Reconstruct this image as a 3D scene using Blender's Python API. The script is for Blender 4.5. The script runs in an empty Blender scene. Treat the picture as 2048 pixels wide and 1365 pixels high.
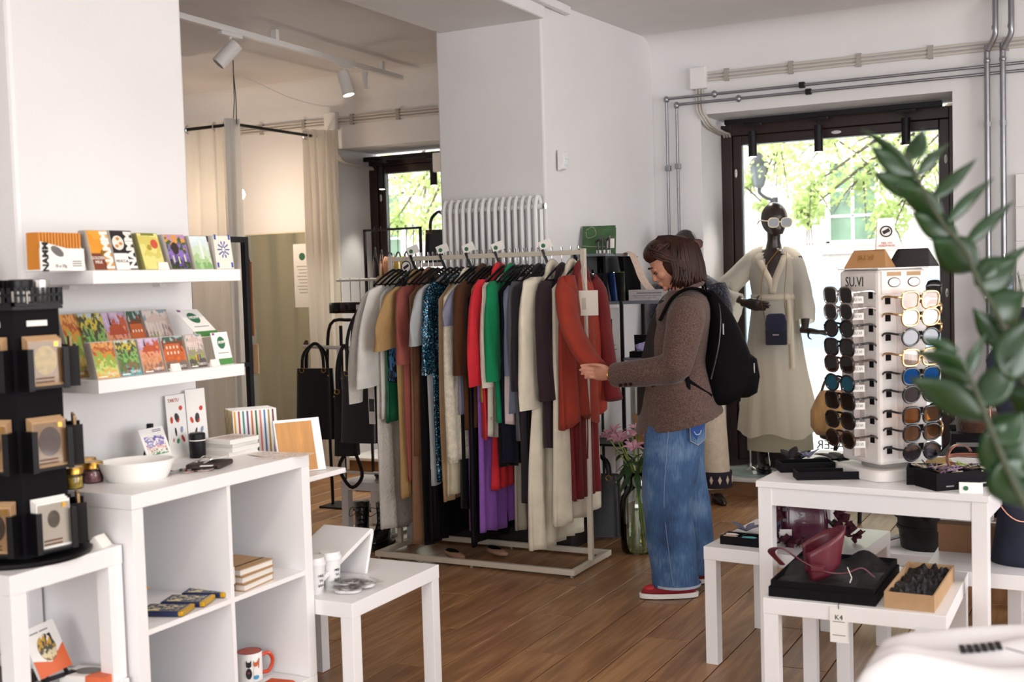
import bpy, math, random
from mathutils import Vector, Matrix
R = random.Random(7)
PI = math.pi
C = bpy.context.scene.collection
SC = bpy.context.scene

# ---------------------------------------------------------------- camera, light, exposure
cam = bpy.data.cameras.new('camera')
cam.sensor_width = 36.0; cam.sensor_fit = 'HORIZONTAL'; cam.lens = 41.17
cam.clip_start = 0.05; cam.clip_end = 300
cam.dof.use_dof = True; cam.dof.focus_distance = 5.35; cam.dof.aperture_fstop = 3.4
camo = bpy.data.objects.new('camera', cam); C.objects.link(camo)
_y, _p, _r = 0.482, 0.0539346, -0.0297246
_f = Vector((-math.sin(_y) * math.cos(_p), math.cos(_y) * math.cos(_p), -math.sin(_p)))
_R0 = Vector((math.cos(_y), math.sin(_y), 0)); _U0 = _R0.cross(_f)
_rt = math.cos(_r) * _R0 + math.sin(_r) * _U0
_up = -math.sin(_r) * _R0 + math.cos(_r) * _U0
camo.matrix_world = Matrix(((_rt.x, _up.x, -_f.x, 0), (_rt.y, _up.y, -_f.y, 0), (_rt.z, _up.z, -_f.z, 1.4835), (0, 0, 0, 1)))
SC.camera = camo

W = bpy.data.worlds.new('sky'); SC.world = W; W.use_nodes = True
bg = W.node_tree.nodes['Background']
bg.inputs['Color'].default_value = (0.985, 0.985, 0.985, 1); bg.inputs['Strength'].default_value = 5.0

sun = bpy.data.lights.new('sun', 'SUN'); sun.energy = 0.6; sun.angle = 0.1; sun.color = (1.0, 0.95, 0.86)
suno = bpy.data.objects.new('sun', sun); C.objects.link(suno)
suno.rotation_euler = (math.radians(48), 0, math.radians(150))

def portal(name, loc, rot, sx, sy):
    l = bpy.data.lights.new(name, 'AREA'); l.shape = 'RECTANGLE'; l.size = sx; l.size_y = sy
    l.cycles.is_portal = True
    o = bpy.data.objects.new(name, l); C.objects.link(o); o.location = loc; o.rotation_euler = rot
portal('window_portal', (-1.68, 8.1, 1.3), (-PI / 2, 0, 0), 1.56, 2.4)
portal('window_portal', (-4.63, 8.1, 1.3), (-PI / 2, 0, 0), 1.56, 2.4)
portal('window_portal', (3.3, 1.45, 1.55), (0, PI / 2, 0), 2.1, 2.3)
portal('window_portal', (3.3, 4.65, 1.55), (0, PI / 2, 0), 2.1, 2.3)
portal('window_portal', (0.2, -2.6, 1.55), (PI / 2, 0, 0), 4.4, 2.1)

SC.view_settings.view_transform = 'Standard'; SC.view_settings.look = 'None'
SC.view_settings.gamma = 1.0; SC.view_settings.use_curve_mapping = False
SC.view_settings.exposure = 0.52
SC.cycles.use_denoising = True; SC.cycles.use_adaptive_sampling = True; SC.cycles.adaptive_threshold = 0.025
SC.cycles.max_bounces = 8; SC.cycles.diffuse_bounces = 3; SC.cycles.transparent_max_bounces = 16
SC.cycles.sample_clamp_indirect = 6.0; SC.cycles.caustics_reflective = False; SC.cycles.caustics_refractive = False

# ---------------------------------------------------------------- materials
def lin(c):
    if isinstance(c, str):
        c = tuple(int(c[i:i + 2], 16) for i in (0, 2, 4))
    return tuple((x / 255 / 12.92) if x / 255 <= 0.04045 else ((x / 255 + 0.055) / 1.055) ** 2.4 for x in c) + (1.0,)
_M = {}
def mat(name, col=None, rough=0.5, metal=0.0, var=0.0, vs=6.0, bump=0.0, bs=60.0, spec=0.5, sheen=0.0, coat=0.0, emit=None, es=1.0, stretch=None, transl=0.0, alpha=1.0, detail=3.0):
    if name in _M: return _M[name]
    m = bpy.data.materials.new(name); _M[name] = m; m.use_nodes = True
    nt = m.node_tree; N = nt.nodes; L = nt.links; b = N['Principled BSDF']
    b.inputs['Base Color'].default_value = lin(col); b.inputs['Roughness'].default_value = rough
    b.inputs['Metallic'].default_value = metal; b.inputs['Specular IOR Level'].default_value = spec
    if sheen: b.inputs['Sheen Weight'].default_value = sheen
    if coat: b.inputs['Coat Weight'].default_value = coat
    if emit: b.inputs['Emission Color'].default_value = lin(emit); b.inputs['Emission Strength'].default_value = es
    if alpha < 1: b.inputs['Alpha'].default_value = alpha
    if var or bump:
        tc = N.new('ShaderNodeTexCoord'); mp = N.new('ShaderNodeMapping'); L.new(tc.outputs['Object'], mp.inputs['Vector'])
        if stretch: mp.inputs['Scale'].default_value = stretch
    if var:
        n = N.new('ShaderNodeTexNoise'); n.inputs['Scale'].default_value = vs; n.inputs['Detail'].default_value = detail
        L.new(mp.outputs[0], n.inputs['Vector'])
        mr = N.new('ShaderNodeMapRange'); mr.inputs[1].default_value = 0.3; mr.inputs[2].default_value = 0.7
        mr.inputs[3].default_value = 1 - var; mr.inputs[4].default_value = 1 + var
        L.new(n.outputs['Fac'], mr.inputs[0])
        mx = N.new('ShaderNodeVectorMath'); mx.operation = 'SCALE'; mx.inputs[0].default_value = lin(col)[:3]
        L.new(mr.outputs[0], mx.inputs['Scale']); L.new(mx.outputs[0], b.inputs['Base Color'])
    if bump:
        n2 = N.new('ShaderNodeTexNoise'); n2.inputs['Scale'].default_value = bs; n2.inputs['Detail'].default_value = 4
        L.new(mp.outputs[0], n2.inputs['Vector'])
        bp = N.new('ShaderNodeBump'); bp.inputs['Strength'].default_value = bump; bp.inputs['Distance'].default_value = 0.01
        L.new(n2.outputs['Fac'], bp.inputs['Height']); L.new(bp.outputs[0], b.inputs['Normal'])
    if transl:
        t = N.new('ShaderNodeBsdfTranslucent'); ms = N.new('ShaderNodeMixShader'); ms.inputs[0].default_value = transl
        if var: L.new(mx.outputs[0], t.inputs['Color'])
        else: t.inputs['Color'].default_value = lin(col)
        L.new(b.outputs[0], ms.inputs[1]); L.new(t.outputs[0], ms.inputs[2]); L.new(ms.outputs[0], N['Material Output'].inputs['Surface'])
    return m

def thin_glass(name, tint=(1, 1, 1), refl=0.08, rough=0.0, grey=0.0):
    if name in _M: return _M[name]
    m = bpy.data.materials.new(name); _M[name] = m; m.use_nodes = True
    nt = m.node_tree; N = nt.nodes; L = nt.links; N.remove(N['Principled BSDF'])
    t = N.new('ShaderNodeBsdfTransparent'); t.inputs['Color'].default_value = tint + (1,)
    g = N.new('ShaderNodeBsdfGlossy'); g.inputs['Roughness'].default_value = rough
    fr = N.new('ShaderNodeFresnel'); fr.inputs['IOR'].default_value = 1.45
    mu = N.new('ShaderNodeMath'); mu.operation = 'MULTIPLY_ADD'; mu.inputs[1].default_value = 1.0; mu.inputs[2].default_value = refl - 0.035
    mu.use_clamp = True
    L.new(fr.outputs[0], mu.inputs[0])
    ms = N.new('ShaderNodeMixShader'); L.new(mu.outputs[0], ms.inputs[0]); L.new(t.outputs[0], ms.inputs[1]); L.new(g.outputs[0], ms.inputs[2])
    L.new(ms.outputs[0], N['Material Output'].inputs['Surface'])
    return m

def pic(name, cols, scale=7.0, seed=0.0, bands=None, rough=0.35):
    """printed picture: patches of a few inks, paler towards the top band"""
    if name in _M: return _M[name]
    m = bpy.data.materials.new(name); _M[name] = m; m.use_nodes = True
    nt = m.node_tree; N = nt.nodes; L = nt.links; b = N['Principled BSDF']; b.inputs['Roughness'].default_value = rough
    tc = N.new('ShaderNodeTexCoord'); mp = N.new('ShaderNodeMapping'); L.new(tc.outputs['Generated'], mp.inputs['Vector'])
    mp.inputs['Location'].default_value = (seed, seed * 1.7, seed * 0.6)
    v = N.new('ShaderNodeTexVoronoi'); v.inputs['Scale'].default_value = scale; L.new(mp.outputs[0], v.inputs['Vector'])
    n = N.new('ShaderNodeTexNoise'); n.inputs['Scale'].default_value = scale * 0.5; n.inputs['Detail'].default_value = 5; L.new(mp.outputs[0], n.inputs['Vector'])
    sx = N.new('ShaderNodeSeparateXYZ'); L.new(tc.outputs['Generated'], sx.inputs[0])
    sc = N.new('ShaderNodeSeparateColor'); L.new(v.outputs['Color'], sc.inputs[0])
    a = N.new('ShaderNodeMath'); a.operation = 'MULTIPLY_ADD'; L.new(sc.outputs[0], a.inputs[0]); a.inputs[1].default_value = 0.34
    L.new(sx.outputs[2], a.inputs[2])
    a2 = N.new('ShaderNodeMath'); a2.operation = 'MULTIPLY_ADD'; L.new(n.outputs['Fac'], a2.inputs[0]); a2.inputs[1].default_value = 0.5; L.new(a.outputs[0], a2.inputs[2])
    mr = N.new('ShaderNodeMapRange'); mr.inputs[1].default_value = 0.2; mr.inputs[2].default_value = 1.6; L.new(a2.outputs[0], mr.inputs[0])
    cr = N.new('ShaderNodeValToRGB'); L.new(mr.outputs[0], cr.inputs[0]); cr.color_ramp.interpolation = 'CONSTANT'
    el = cr.color_ramp.elements
    el[0].position = 0; el[0].color = lin(cols[0]); el[1].position = 1.0 / len(cols); el[1].color = lin(cols[1])
    for i in range(2, len(cols)):
        e = el.new(i / len(cols)); e.color = lin(cols[i])
    L.new(cr.outputs[0], b.inputs['Base Color'])
    return m

# ---------------------------------------------------------------- mesh builder
def V(*a): return Vector(a)
class MB:
    def __init__(s): s.v = []; s.f = []
    def add(s, vs, fs):
        o = len(s.v); s.v += [tuple(q) for q in vs]; s.f += [tuple(i + o for i in f) for f in fs]; return s
    def box(s, x0, x1, y0, y1, z0, z1):
        vs = [(x, y, z) for z in (z0, z1) for y in (y0, y1) for x in (x0, x1)]
        return s.add(vs, [(0, 2, 3, 1), (4, 5, 7, 6), (0, 1, 5, 4), (2, 6, 7, 3), (0, 4, 6, 2), (1, 3, 7, 5)])
    def obox(s, c, ax, ay, az, hx, hy, hz):
        c = Vector(c); ax = Vector(ax).normalized() * hx; ay = Vector(ay).normalized() * hy; az = Vector(az).normalized() * hz
        vs = [c + sx * ax + sy * ay + sz * az for sz in (-1, 1) for sy in (-1, 1) for sx in (-1, 1)]
        return s.add(vs, [(0, 2, 3, 1), (4, 5, 7, 6), (0, 1, 5, 4), (2, 6, 7, 3), (0, 4, 6, 2), (1, 3, 7, 5)])
    def rings(s, rs, caps=True, closed=True, loop=False):
        n = len(rs[0]); o = len(s.v)
        for r in rs: s.v += [tuple(q) for q in r]
        m = len(rs)
        for i in range(m if loop else m - 1):
            a = o + i * n; b = o + ((i + 1) % m) * n
            for j in range(n if closed else n - 1):
                k = (j + 1) % n; s.f.append((a + j, a + k, b + k, b + j))
        if caps and closed and not loop:
            s.f.append(tuple(o + j for j in reversed(range(n)))); s.f.append(tuple(o + (m - 1) * n + j for j in range(n)))
        return s
    def tube(s, pts, r, n=8, flat=1.0, ref=None, caps=True, loop=False, ry=None):
        pts = [Vector(p) for p in pts]; m = len(pts); rs = []
        rad = r if isinstance(r, (list, tuple)) else [r] * m
        ryl = ry if isinstance(ry, (list, tuple)) else ([ry] * m if ry else [q * flat for q in rad])
        u = None
        for i in range(m):
            if loop: t = pts[(i + 1) % m] - pts[i - 1]
            else: t = pts[min(i + 1, m - 1)] - pts[max(i - 1, 0)]
            t = t.normalized() if t.length > 1e-9 else Vector((0, 0, 1))
            if ref is not None: u = Vector(ref)
            elif u is None: u = Vector((0, 0, 1)) if abs(t.z) < 0.9 else Vector((1, 0, 0))
            u = u - t * u.dot(t)
            u = u.normalized() if u.length > 1e-6 else t.orthogonal().normalized()
            w = t.cross(u)
            rs.append([pts[i] + rad[i] * math.cos(2 * PI * j / n) * u + ryl[i] * math.sin(2 * PI * j / n) * w for j in range(n)])
        return s.rings(rs, caps, True, loop)
    def cyl(s, p0, p1, r, r1=None, n=14): return s.tube([p0, p1], [r, r if r1 is None else r1], n)
    def bar(s, p0, p1, w, h=None, ref=(0, 0, 1)):
        p0 = Vector(p0); p1 = Vector(p1); d = p1 - p0; ref = Vector(ref)
        if abs(d.normalized().dot(ref)) > 0.99: ref = Vector((1, 0, 0))
        sx = d.cross(ref).normalized(); sy = sx.cross(d).normalized()
        return s.obox((p0 + p1) / 2, d, sx, sy, d.length / 2, w / 2, (h or w) / 2)
    def lathe(s, prof, n=24, c=(0, 0, 0), caps=True):
        rs = [[(c[0] + r * math.cos(2 * PI * j / n), c[1] + r * math.sin(2 * PI * j / n), c[2] + z) for j in range(n)] for r, z in prof]
        return s.rings(rs, caps)
    def ell(s, c, rx, ry, rz, n=14, m=9, rot=None):
        c = Vector(c); rs = []
        for i in range(m):
            a = -PI / 2 + PI * (i + 0.5) / m if False else -PI / 2 + PI * i / (m - 1)
            ca = max(math.cos(a), 0.02); row = []
            for j in range(n):
                t = 2 * PI * j / n; p = Vector((rx * ca * math.cos(t), ry * ca * math.sin(t), rz * math.sin(a)))
                row.append(c + (rot @ p if rot else p))
            rs.append(row)
        return s.rings(rs)
    def grid(s, fn, nu, nv, closeu=False):
        o = len(s.v)
        for j in range(nv + 1):
            for i in range(nu if closeu else nu + 1):
                s.v.append(tuple(fn(i / nu, j / nv)))
        w = nu if closeu else nu + 1
        for j in range(nv):
            for i in range(nu):
                i2 = (i + 1) % w; s.f.append((o + j * w + i, o + j * w + i2, o + (j + 1) * w + i2, o + (j + 1) * w + i))
        return s
    def prism(s, poly, p, ax, ay, n, h):
        p = Vector(p); ax = Vector(ax); ay = Vector(ay); n = Vector(n).normalized()
        a = [p + ax * x + ay * y for x, y in poly]; b = [q + n * h for q in a]; k = len(poly)
        o = len(s.v); s.v += [tuple(q) for q in a + b]
        s.f.append(tuple(o + i for i in reversed(range(k)))); s.f.append(tuple(o + k + i for i in range(k)))
        for i in range(k): s.f.append((o + i, o + (i + 1) % k, o + k + (i + 1) % k, o + k + i))
        return s
    def mesh(s, name, m, smooth=False):
        me = bpy.data.meshes.new(name); me.from_pydata(s.v, [], s.f); me.validate(); me.update()
        if m: me.materials.append(m)
        if smooth:
            me.polygons.foreach_set('use_smooth', [True] * len(me.polygons))
            if smooth != 2: me.set_sharp_from_angle(angle=0.7)
        return me
    def build(s, name, m, parent=None, smooth=False, bevel=0, sub=0, solid=0, remesh=0, sm=0, loc=None, rz=0, rot=None, kind=None, label=None):
        o = bpy.data.objects.new(name, s.mesh(name, m, smooth)); C.objects.link(o)
        if parent: o.parent = parent
        if loc is not None: o.location = loc
        if rz: o.rotation_euler = (0, 0, rz)
        if rot: o.rotation_euler = rot
        if remesh:
            q = o.modifiers.new('r', 'REMESH'); q.mode = 'VOXEL'; q.voxel_size = remesh; q.use_smooth_shade = True
        if sm:
            q = o.modifiers.new('s', 'SMOOTH'); q.iterations = sm; q.factor = 0.5
        if solid:
            q = o.modifiers.new('t', 'SOLIDIFY'); q.thickness = solid; q.offset = 0
        if bevel:
            q = o.modifiers.new('b', 'BEVEL'); q.width = bevel; q.segments = 2; q.limit_method = 'ANGLE'
        if sub:
            q = o.modifiers.new('u', 'SUBSURF'); q.levels = sub; q.render_levels = sub
        if kind: o['kind'] = kind
        if label: o['label'] = label
        return o

def tag(o, label, cat, group=None):
    o['label'] = label; o['category'] = cat
    if group: o['group'] = group
    return o
def thing(name, label, cat, loc=(0, 0, 0), rz=0, group=None):
    o = bpy.data.objects.new(name, None); C.objects.link(o); o.empty_display_size = 0.05
    o.location = loc; o.rotation_euler = (0, 0, rz); return tag(o, label, cat, group)
def empty(name, parent=None, loc=(0, 0, 0), rot=(0, 0, 0)):
    o = bpy.data.objects.new(name, None); C.objects.link(o); o.parent = parent; o.location = loc; o.rotation_euler = rot; return o
def structure(o): o['kind'] = 'structure'; return o
def kids(o): return [x for x in bpy.data.objects if x.parent == o]
_ch = {}
def dup(root, loc, rz=None, label=None, group=None, rot=None):
    r = root.copy(); C.objects.link(r); r.location = loc
    if rz is not None: r.rotation_euler = (0, 0, rz)
    if rot is not None: r.rotation_euler = rot
    if label: r['label'] = label
    if group: r['group'] = group
    if root.name not in _ch: _ch[root.name] = [(c, kids(c)) for c in kids(root)]
    for ch, gs in _ch[root.name]:
        c = ch.copy(); C.objects.link(c); c.parent = r
        for g in gs:
            d = g.copy(); C.objects.link(d); d.parent = c
    return r
def text(body, size, m, parent, o, right, up, name='lettering', align='CENTER', ext=0.0004, bold=0.0, shear=0.0, sx=1.0):
    c = bpy.data.curves.new('t', 'FONT'); c.body = body; c.size = size; c.align_x = align; c.align_y = 'CENTER'
    c.extrude = ext; c.offset = bold; c.shear = shear; c.resolution_u = 2
    tmp = bpy.data.objects.new('t', c); me = bpy.data.meshes.new_from_object(tmp)
    bpy.data.objects.remove(tmp); bpy.data.curves.remove(c)
    me.materials.clear(); me.materials.append(m); me.name = name
    r = Vector(right).normalized() * sx; u = Vector(up).normalized(); n = r.cross(u).normalized(); o = Vector(o)
    me.transform(Matrix(((r.x, u.x, n.x, o.x), (r.y, u.y, n.y, o.y), (r.z, u.z, n.z, o.z), (0, 0, 0, 1))))
    ob = bpy.data.objects.new(name, me); C.objects.link(ob); ob.parent = parent
    return ob
def lerp(a, b, t): return a + (b - a) * t
def curve(pts, n):
    """smooth path through points (Catmull-Rom), n samples"""
    P = [Vector(p) for p in pts]; P = [P[0] * 2 - P[1]] + P + [P[-1] * 2 - P[-2]]; out = []; k = len(P) - 3
    for i in range(n):
        t = i / (n - 1) * k; j = min(int(t), k - 1); t -= j; a, b, c, d = P[j:j + 4]
        out.append(0.5 * ((2 * b) + (c - a) * t + (2 * a - 5 * b + 4 * c - d) * t * t + (3 * b - a - 3 * c + d) * t ** 3))
    return out
def interp(tab, x):
    if x <= tab[0][0]: return tab[0][1]
    for (a, u), (b, v) in zip(tab, tab[1:]):
        if x <= b: return lerp(u, v, (x - a) / (b - a))
    return tab[-1][1]

# shared finishes
wallm = mat('white plaster', 'eae8e8', 0.85, var=0.015, vs=3, bump=0.12, bs=120, spec=0.2)
ceilm = mat('ceiling plaster', 'e6e2e1', 0.9, var=0.02, vs=4, bump=0.1, bs=90, spec=0.2)
white = mat('white lacquer', 'f1eff0', 0.32, spec=0.45)
whitemat = mat('white paint', 'f0eeec', 0.5)
paper = mat('white paper', 'f2f0ec', 0.7)
blackmetal = mat('black metal', '0f0d11', 0.45, spec=0.3)
blackplas = mat('black plastic', '0b0a0d', 0.4, spec=0.3)
blackcard = mat('black card', '0c0a0f', 0.7, var=0.1, vs=40, spec=0.15)
blackleather = mat('black leather', '0a090c', 0.36, bump=0.15, bs=220, spec=0.35)
chrome = mat('chrome', 'd8d8da', 0.18, 1.0)
brass = mat('brass', 'c79a4a', 0.28, 1.0)
kraft = mat('kraft card', 'b3906a', 0.75, var=0.06, vs=30)
greybeige = mat('rack beige paint', 'cfc5b4', 0.45)
darkfabric = mat('black fabric', '0b090d', 0.9, var=0.15, vs=30, spec=0.1)
# ---------------------------------------------------------------- the room
YW = 7.5
H = 3.05
# floor: subfloor and planks laid along Y
floor = structure(MB().box(-7.2, 3.2, -2.5, 7.6, -0.12, -0.014).build('floor', mat('subfloor', '3a2a1e', 0.9)))
def plank_material():
    m = bpy.data.materials.new('oak laminate'); m.use_nodes = True
    nt = m.node_tree; N = nt.nodes; L = nt.links; b = N['Principled BSDF']
    tc = N.new('ShaderNodeTexCoord'); oi = N.new('ShaderNodeObjectInfo')
    off = N.new('ShaderNodeVectorMath'); off.operation = 'SCALE'; off.inputs[0].default_value = (3.1, 17.0, 5.0); L.new(oi.outputs['Random'], off.inputs['Scale'])
    ad = N.new('ShaderNodeVectorMath'); L.new(tc.outputs['Object'], ad.inputs[0]); L.new(off.outputs[0], ad.inputs[1])
    mp = N.new('ShaderNodeMapping'); mp.inputs['Scale'].default_value = (9, 0.75, 1); L.new(ad.outputs[0], mp.inputs['Vector'])
    n = N.new('ShaderNodeTexNoise'); n.inputs['Scale'].default_value = 2.2; n.inputs['Detail'].default_value = 5; n.inputs['Distortion'].default_value = 1.2; L.new(mp.outputs[0], n.inputs['Vector'])
    mp2 = N.new('ShaderNodeMapping'); mp2.inputs['Scale'].default_value = (90, 3, 1); L.new(ad.outputs[0], mp2.inputs['Vector'])
    n2 = N.new('ShaderNodeTexNoise'); n2.inputs['Scale'].default_value = 1.5; n2.inputs['Detail'].default_value = 3; L.new(mp2.outputs[0], n2.inputs['Vector'])
    mx = N.new('ShaderNodeMath'); mx.operation = 'MULTIPLY_ADD'; mx.inputs[1].default_value = 0.35; L.new(n2.outputs['Fac'], mx.inputs[0]); L.new(n.outputs['Fac'], mx.inputs[2])
    r2 = N.new('ShaderNodeMath'); r2.operation = 'MULTIPLY_ADD'; r2.inputs[1].default_value = 0.22; L.new(oi.outputs['Random'], r2.inputs[0]); L.new(mx.outputs[0], r2.inputs[2])
    cr = N.new('ShaderNodeValToRGB'); L.new(r2.outputs[0], cr.inputs[0]); el = cr.color_ramp.elements
    el[0].position = 0.36; el[0].color = lin('6c492f'); el[1].position = 1.02; el[1].color = lin('b5895e')
    e = el.new(0.72); e.color = lin('936a46')
    L.new(cr.outputs[0], b.inputs['Base Color']); b.inputs['Roughness'].default_value = 0.36
    bp = N.new('ShaderNodeBump'); bp.inputs['Strength'].default_value = 0.08; bp.inputs['Distance'].default_value = 0.003
    L.new(n2.outputs['Fac'], bp.inputs['Height']); L.new(bp.outputs[0], b.inputs['Normal'])
    return m
pm = plank_material()
PW, PL = 0.193, 1.285
def plank_mesh(w, l):
    e = 0.0022; b = MB()
    b.rings([[(e, e, -0.014), (w - e, e, -0.014), (w - e, l - e, -0.014), (e, l - e, -0.014)],
             [(e, e, -0.0015), (w - e, e, -0.0015), (w - e, l - e, -0.0015), (e, l - e, -0.0015)],
             [(e + .0018, e + .0018, 0), (w - e - .0018, e + .0018, 0), (w - e - .0018, l - e - .0018, 0), (e + .0018, l - e - .0018, 0)]])
    return b.mesh('plank', pm)
pmesh = plank_mesh(PW, PL)
rowi = 0; x = -5.6
rest = MB()
while x < 0.4:
    y = 7.5 - PL * (1 + ((rowi * 0.37) % 1.0))
    ys = []
    while y > 1.4: ys.append(y); y -= PL
    for y in ys:
        if -0.35 - 1.05 * 0 - (y + PL) * 0.62 > x + 2.9 and False: continue
        o = bpy.data.objects.new('plank', pmesh); C.objects.link(o); o.parent = floor; o.location = (x, y, 0)
    top = 7.5 - PL * ((rowi * 0.37) % 1.0)
    if 7.5 - top > 0.02:
        o = bpy.data.objects.new('plank', plank_mesh(PW, 7.5 - top)); C.objects.link(o); o.parent = floor; o.location = (x, top, 0)
    rest.box(x + .001, x + PW - .001, -2.5, (ys[-1] if ys else 7.5) - .001, -0.014, 0)
    rowi += 1; x += PW
rest.box(-7.2, -5.602, -2.5, 7.5, -0.014, 0).box(x + .001, 3.2, -2.5, 7.5, -0.014, 0)
o = rest.build('plank_field', pm, floor); o['kind'] = 'stuff'

# window wall with two openings
WL = (-5.41, -3.85); WR = (-2.47, -0.905); ZT = 2.52; ZS = 0.118
wb = MB()
for a, b in ((-7.2, WL[0]), (WL[1], WR[0]), (WR[1], 3.3)): wb.box(a, b, YW, 8.05, -0.1, H + 0.2)
for a, b in (WL, WR): wb.box(a, b, YW, 8.05, ZT, H + 0.2); wb.box(a, b, YW + 0.02, 8.05, -0.1, 0.02)
structure(wb.build('wall_back', wallm))
# sills: timber box with a white board
for i, (a, b) in enumerate((WL, WR)):
    s = structure(MB().box(a - 0.02, b + 0.02, YW - 0.015, YW + 0.02, 0.0, 0.093).build('trim_%d' % (i + 1), mat('brown sill board', '8a6242', 0.5, var=0.15, vs=5)))
    MB().box(a - 0.03, b + 0.03, YW - 0.03, 8.0, 0.094, ZS).build('sill_board', whitemat, s, bevel=0.004)
structure(MB().box(-7.3, -7.2, -2.5, 8.05, -0.1, H + 0.2).build('wall_left', wallm))
# right wall and shopfront wall with their windows (behind and beside the camera)
wr = MB()
for a, b in ((-2.6, 0.4), (2.5, 3.6), (5.7, 8.05)): wr.box(3.2, 3.4, a, b, -0.1, H + 0.2)
for a, b in ((0.4, 2.5), (3.6, 5.7)): wr.box(3.2, 3.4, a, b, -0.1, 0.4); wr.box(3.2, 3.4, a, b, 2.7, H + 0.2)
structure(wr.build('wall_right', wallm))
wf = MB()
for a, b in ((-7.3, -2.0), (2.4, 3.4)): wf.box(a, b, -2.7, -2.5, -0.1, H + 0.2)
wf.box(-2.0, 2.4, -2.7, -2.5, -0.1, 0.5).box(-2.0, 2.4, -2.7, -2.5, 2.6, H + 0.2)
structure(wf.build('wall_front', wallm))
structure(MB().box(-7.3, 3.4, -2.7, 8.05, H, H + 0.2).build('ceiling', ceilm))
# cove where window wall meets ceiling
cv = MB(); rr = 0.16; prof = [(YW + 0.001, H - rr)] + [(YW - rr + rr * math.cos(a), H - rr + rr * math.sin(a)) for a in [PI / 2 * k / 8 for k in range(9)]][::1] + [(YW + 0.001, H + 0.001)]
cv.rings([[(-7.2, y, z) for y, z in prof], [(3.2, y, z) for y, z in prof]])
structure(cv.build('trim_3', wallm, smooth=True))
# pier carrying the radiator, beam and near column
pier = MB(); pl = [(-3.60, 6.02), (-2.905, 6.02), (-2.80, 7.51), (-3.60, 7.51)]
pier.rings([[(x, y, 0) for x, y in pl], [(x, y, 3.06) for x, y in pl]])
structure(pier.build('wall_pier', wallm, bevel=0.012))
structure(MB().box(-3.57, -2.88, -2.5, 6.03, 2.935, 3.08).build('trim_4', wallm, bevel=0.012))
structure(MB().box(-3.50, -2.738, 2.277, 2.962, 0, 2.96).build('wall_column', wallm, bevel=0.012))
# small cornice stub beside the pier head
structure(MB().box(-2.884, -2.84, 5.6, 6.3, 3.0, 3.05).build('trim_5', wallm, bevel=0.01))

# windows: dark timber frame, sash, pane, oval stay plates
dk = mat('dark brown timber', '2d1a18', 0.38, var=0.15, vs=6, stretch=(8, 8, 0.6))
glass = thin_glass('window glass', (0.97, 0.985, 0.98), 0.05)
white_metal = mat('white metal', 'e9e8e6', 0.35)
def window(n, a, b):
    w = empty('window_%d' % n, None, ((a + b) / 2, 7.93, ZS)); structure(w)
    hw = (b - a) / 2; h = ZT - ZS - 0.03; fw = 0.075
    m = MB(); m.box(-hw, -hw + fw, 0, 0.09, 0, h).build('frame_side', dk, w, bevel=0.004)
    MB().box(hw - fw, hw, 0, 0.09, 0, h).build('frame_side', dk, w, bevel=0.004)
    MB().box(-hw + fw, hw - fw, 0, 0.09, h - fw, h).build('frame_head', dk, w, bevel=0.004)
    MB().box(-hw + fw, hw - fw, 0, 0.09, 0, 0.05).build('frame_sill', dk, w, bevel=0.004)
    i0 = -hw + fw; i1 = hw - fw; z1 = h - fw; sw = 0.062
    MB().box(i0, i0 + sw, 0.02, 0.08, 0.05, z1).build('sash_side', dk, w, bevel=0.006)
    MB().box(i1 - sw, i1, 0.02, 0.08, 0.05, z1).build('sash_side', dk, w, bevel=0.006)
    MB().box(i0 + sw, i1 - sw, 0.02, 0.08, z1 - sw, z1).build('sash_head', dk, w, bevel=0.006)
    MB().box(i0 + sw, i1 - sw, 0.02, 0.08, 0.05, 0.05 + sw).build('sash_foot', dk, w, bevel=0.006)
    bead = mat('pane bead', 'b9c8cc', 0.4)
    p = MB().box(i0 + sw, i1 - sw, 0.05, 0.056, 0.05 + sw, z1 - sw).build('pane', glass, w)
    e = 0.006; x0 = i0 + sw; x1 = i1 - sw; q0 = 0.05 + sw; q1 = z1 - sw
    g = MB().box(x0, x0 + e, .03, .05, q0, q1).box(x1 - e, x1, .03, .05, q0, q1).box(x0, x1, .03, .05, q1 - e, q1).box(x0, x1, .03, .05, q0, q0 + e)
    g.build('glazing_seal', bead, p)
    for zz in (0.18 * h, 0.5 * h, 0.86 * h):
        for xx in (i0 + 0.022, i1 - 0.022):
            st = MB().ell((xx, 0.018, zz), 0.010, 0.006, 0.03, 12, 7).build('stay_plate', white_metal, w, smooth=2)
            MB().ell((xx, 0.011, zz), 0.005, 0.004, 0.012, 8, 5).build('stay_knob', chrome, st, smooth=2)
    st = MB().ell((0.0, 0.018, z1 - 0.03), 0.035, 0.006, 0.012, 12, 7).build('stay_plate', white_metal, w, smooth=2)
    return w
window(1, *WL)
w2 = window(2, *WR)
# mirrored shop lettering on the glass of the nearer window (it reads from the street)
green = mat('dark green lettering', '27584a', 0.6)
text('T GAL', 0.115, green, w2, (0.10, 0.062, 0.27), (-1, 0, 0), (0, 0, 1), align='CENTER')
text('N GALER', 0.085, green, w2, (0.0, 0.062, 0.165), (-1, 0, 0), (0, 0, 1), align='CENTER')
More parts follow.
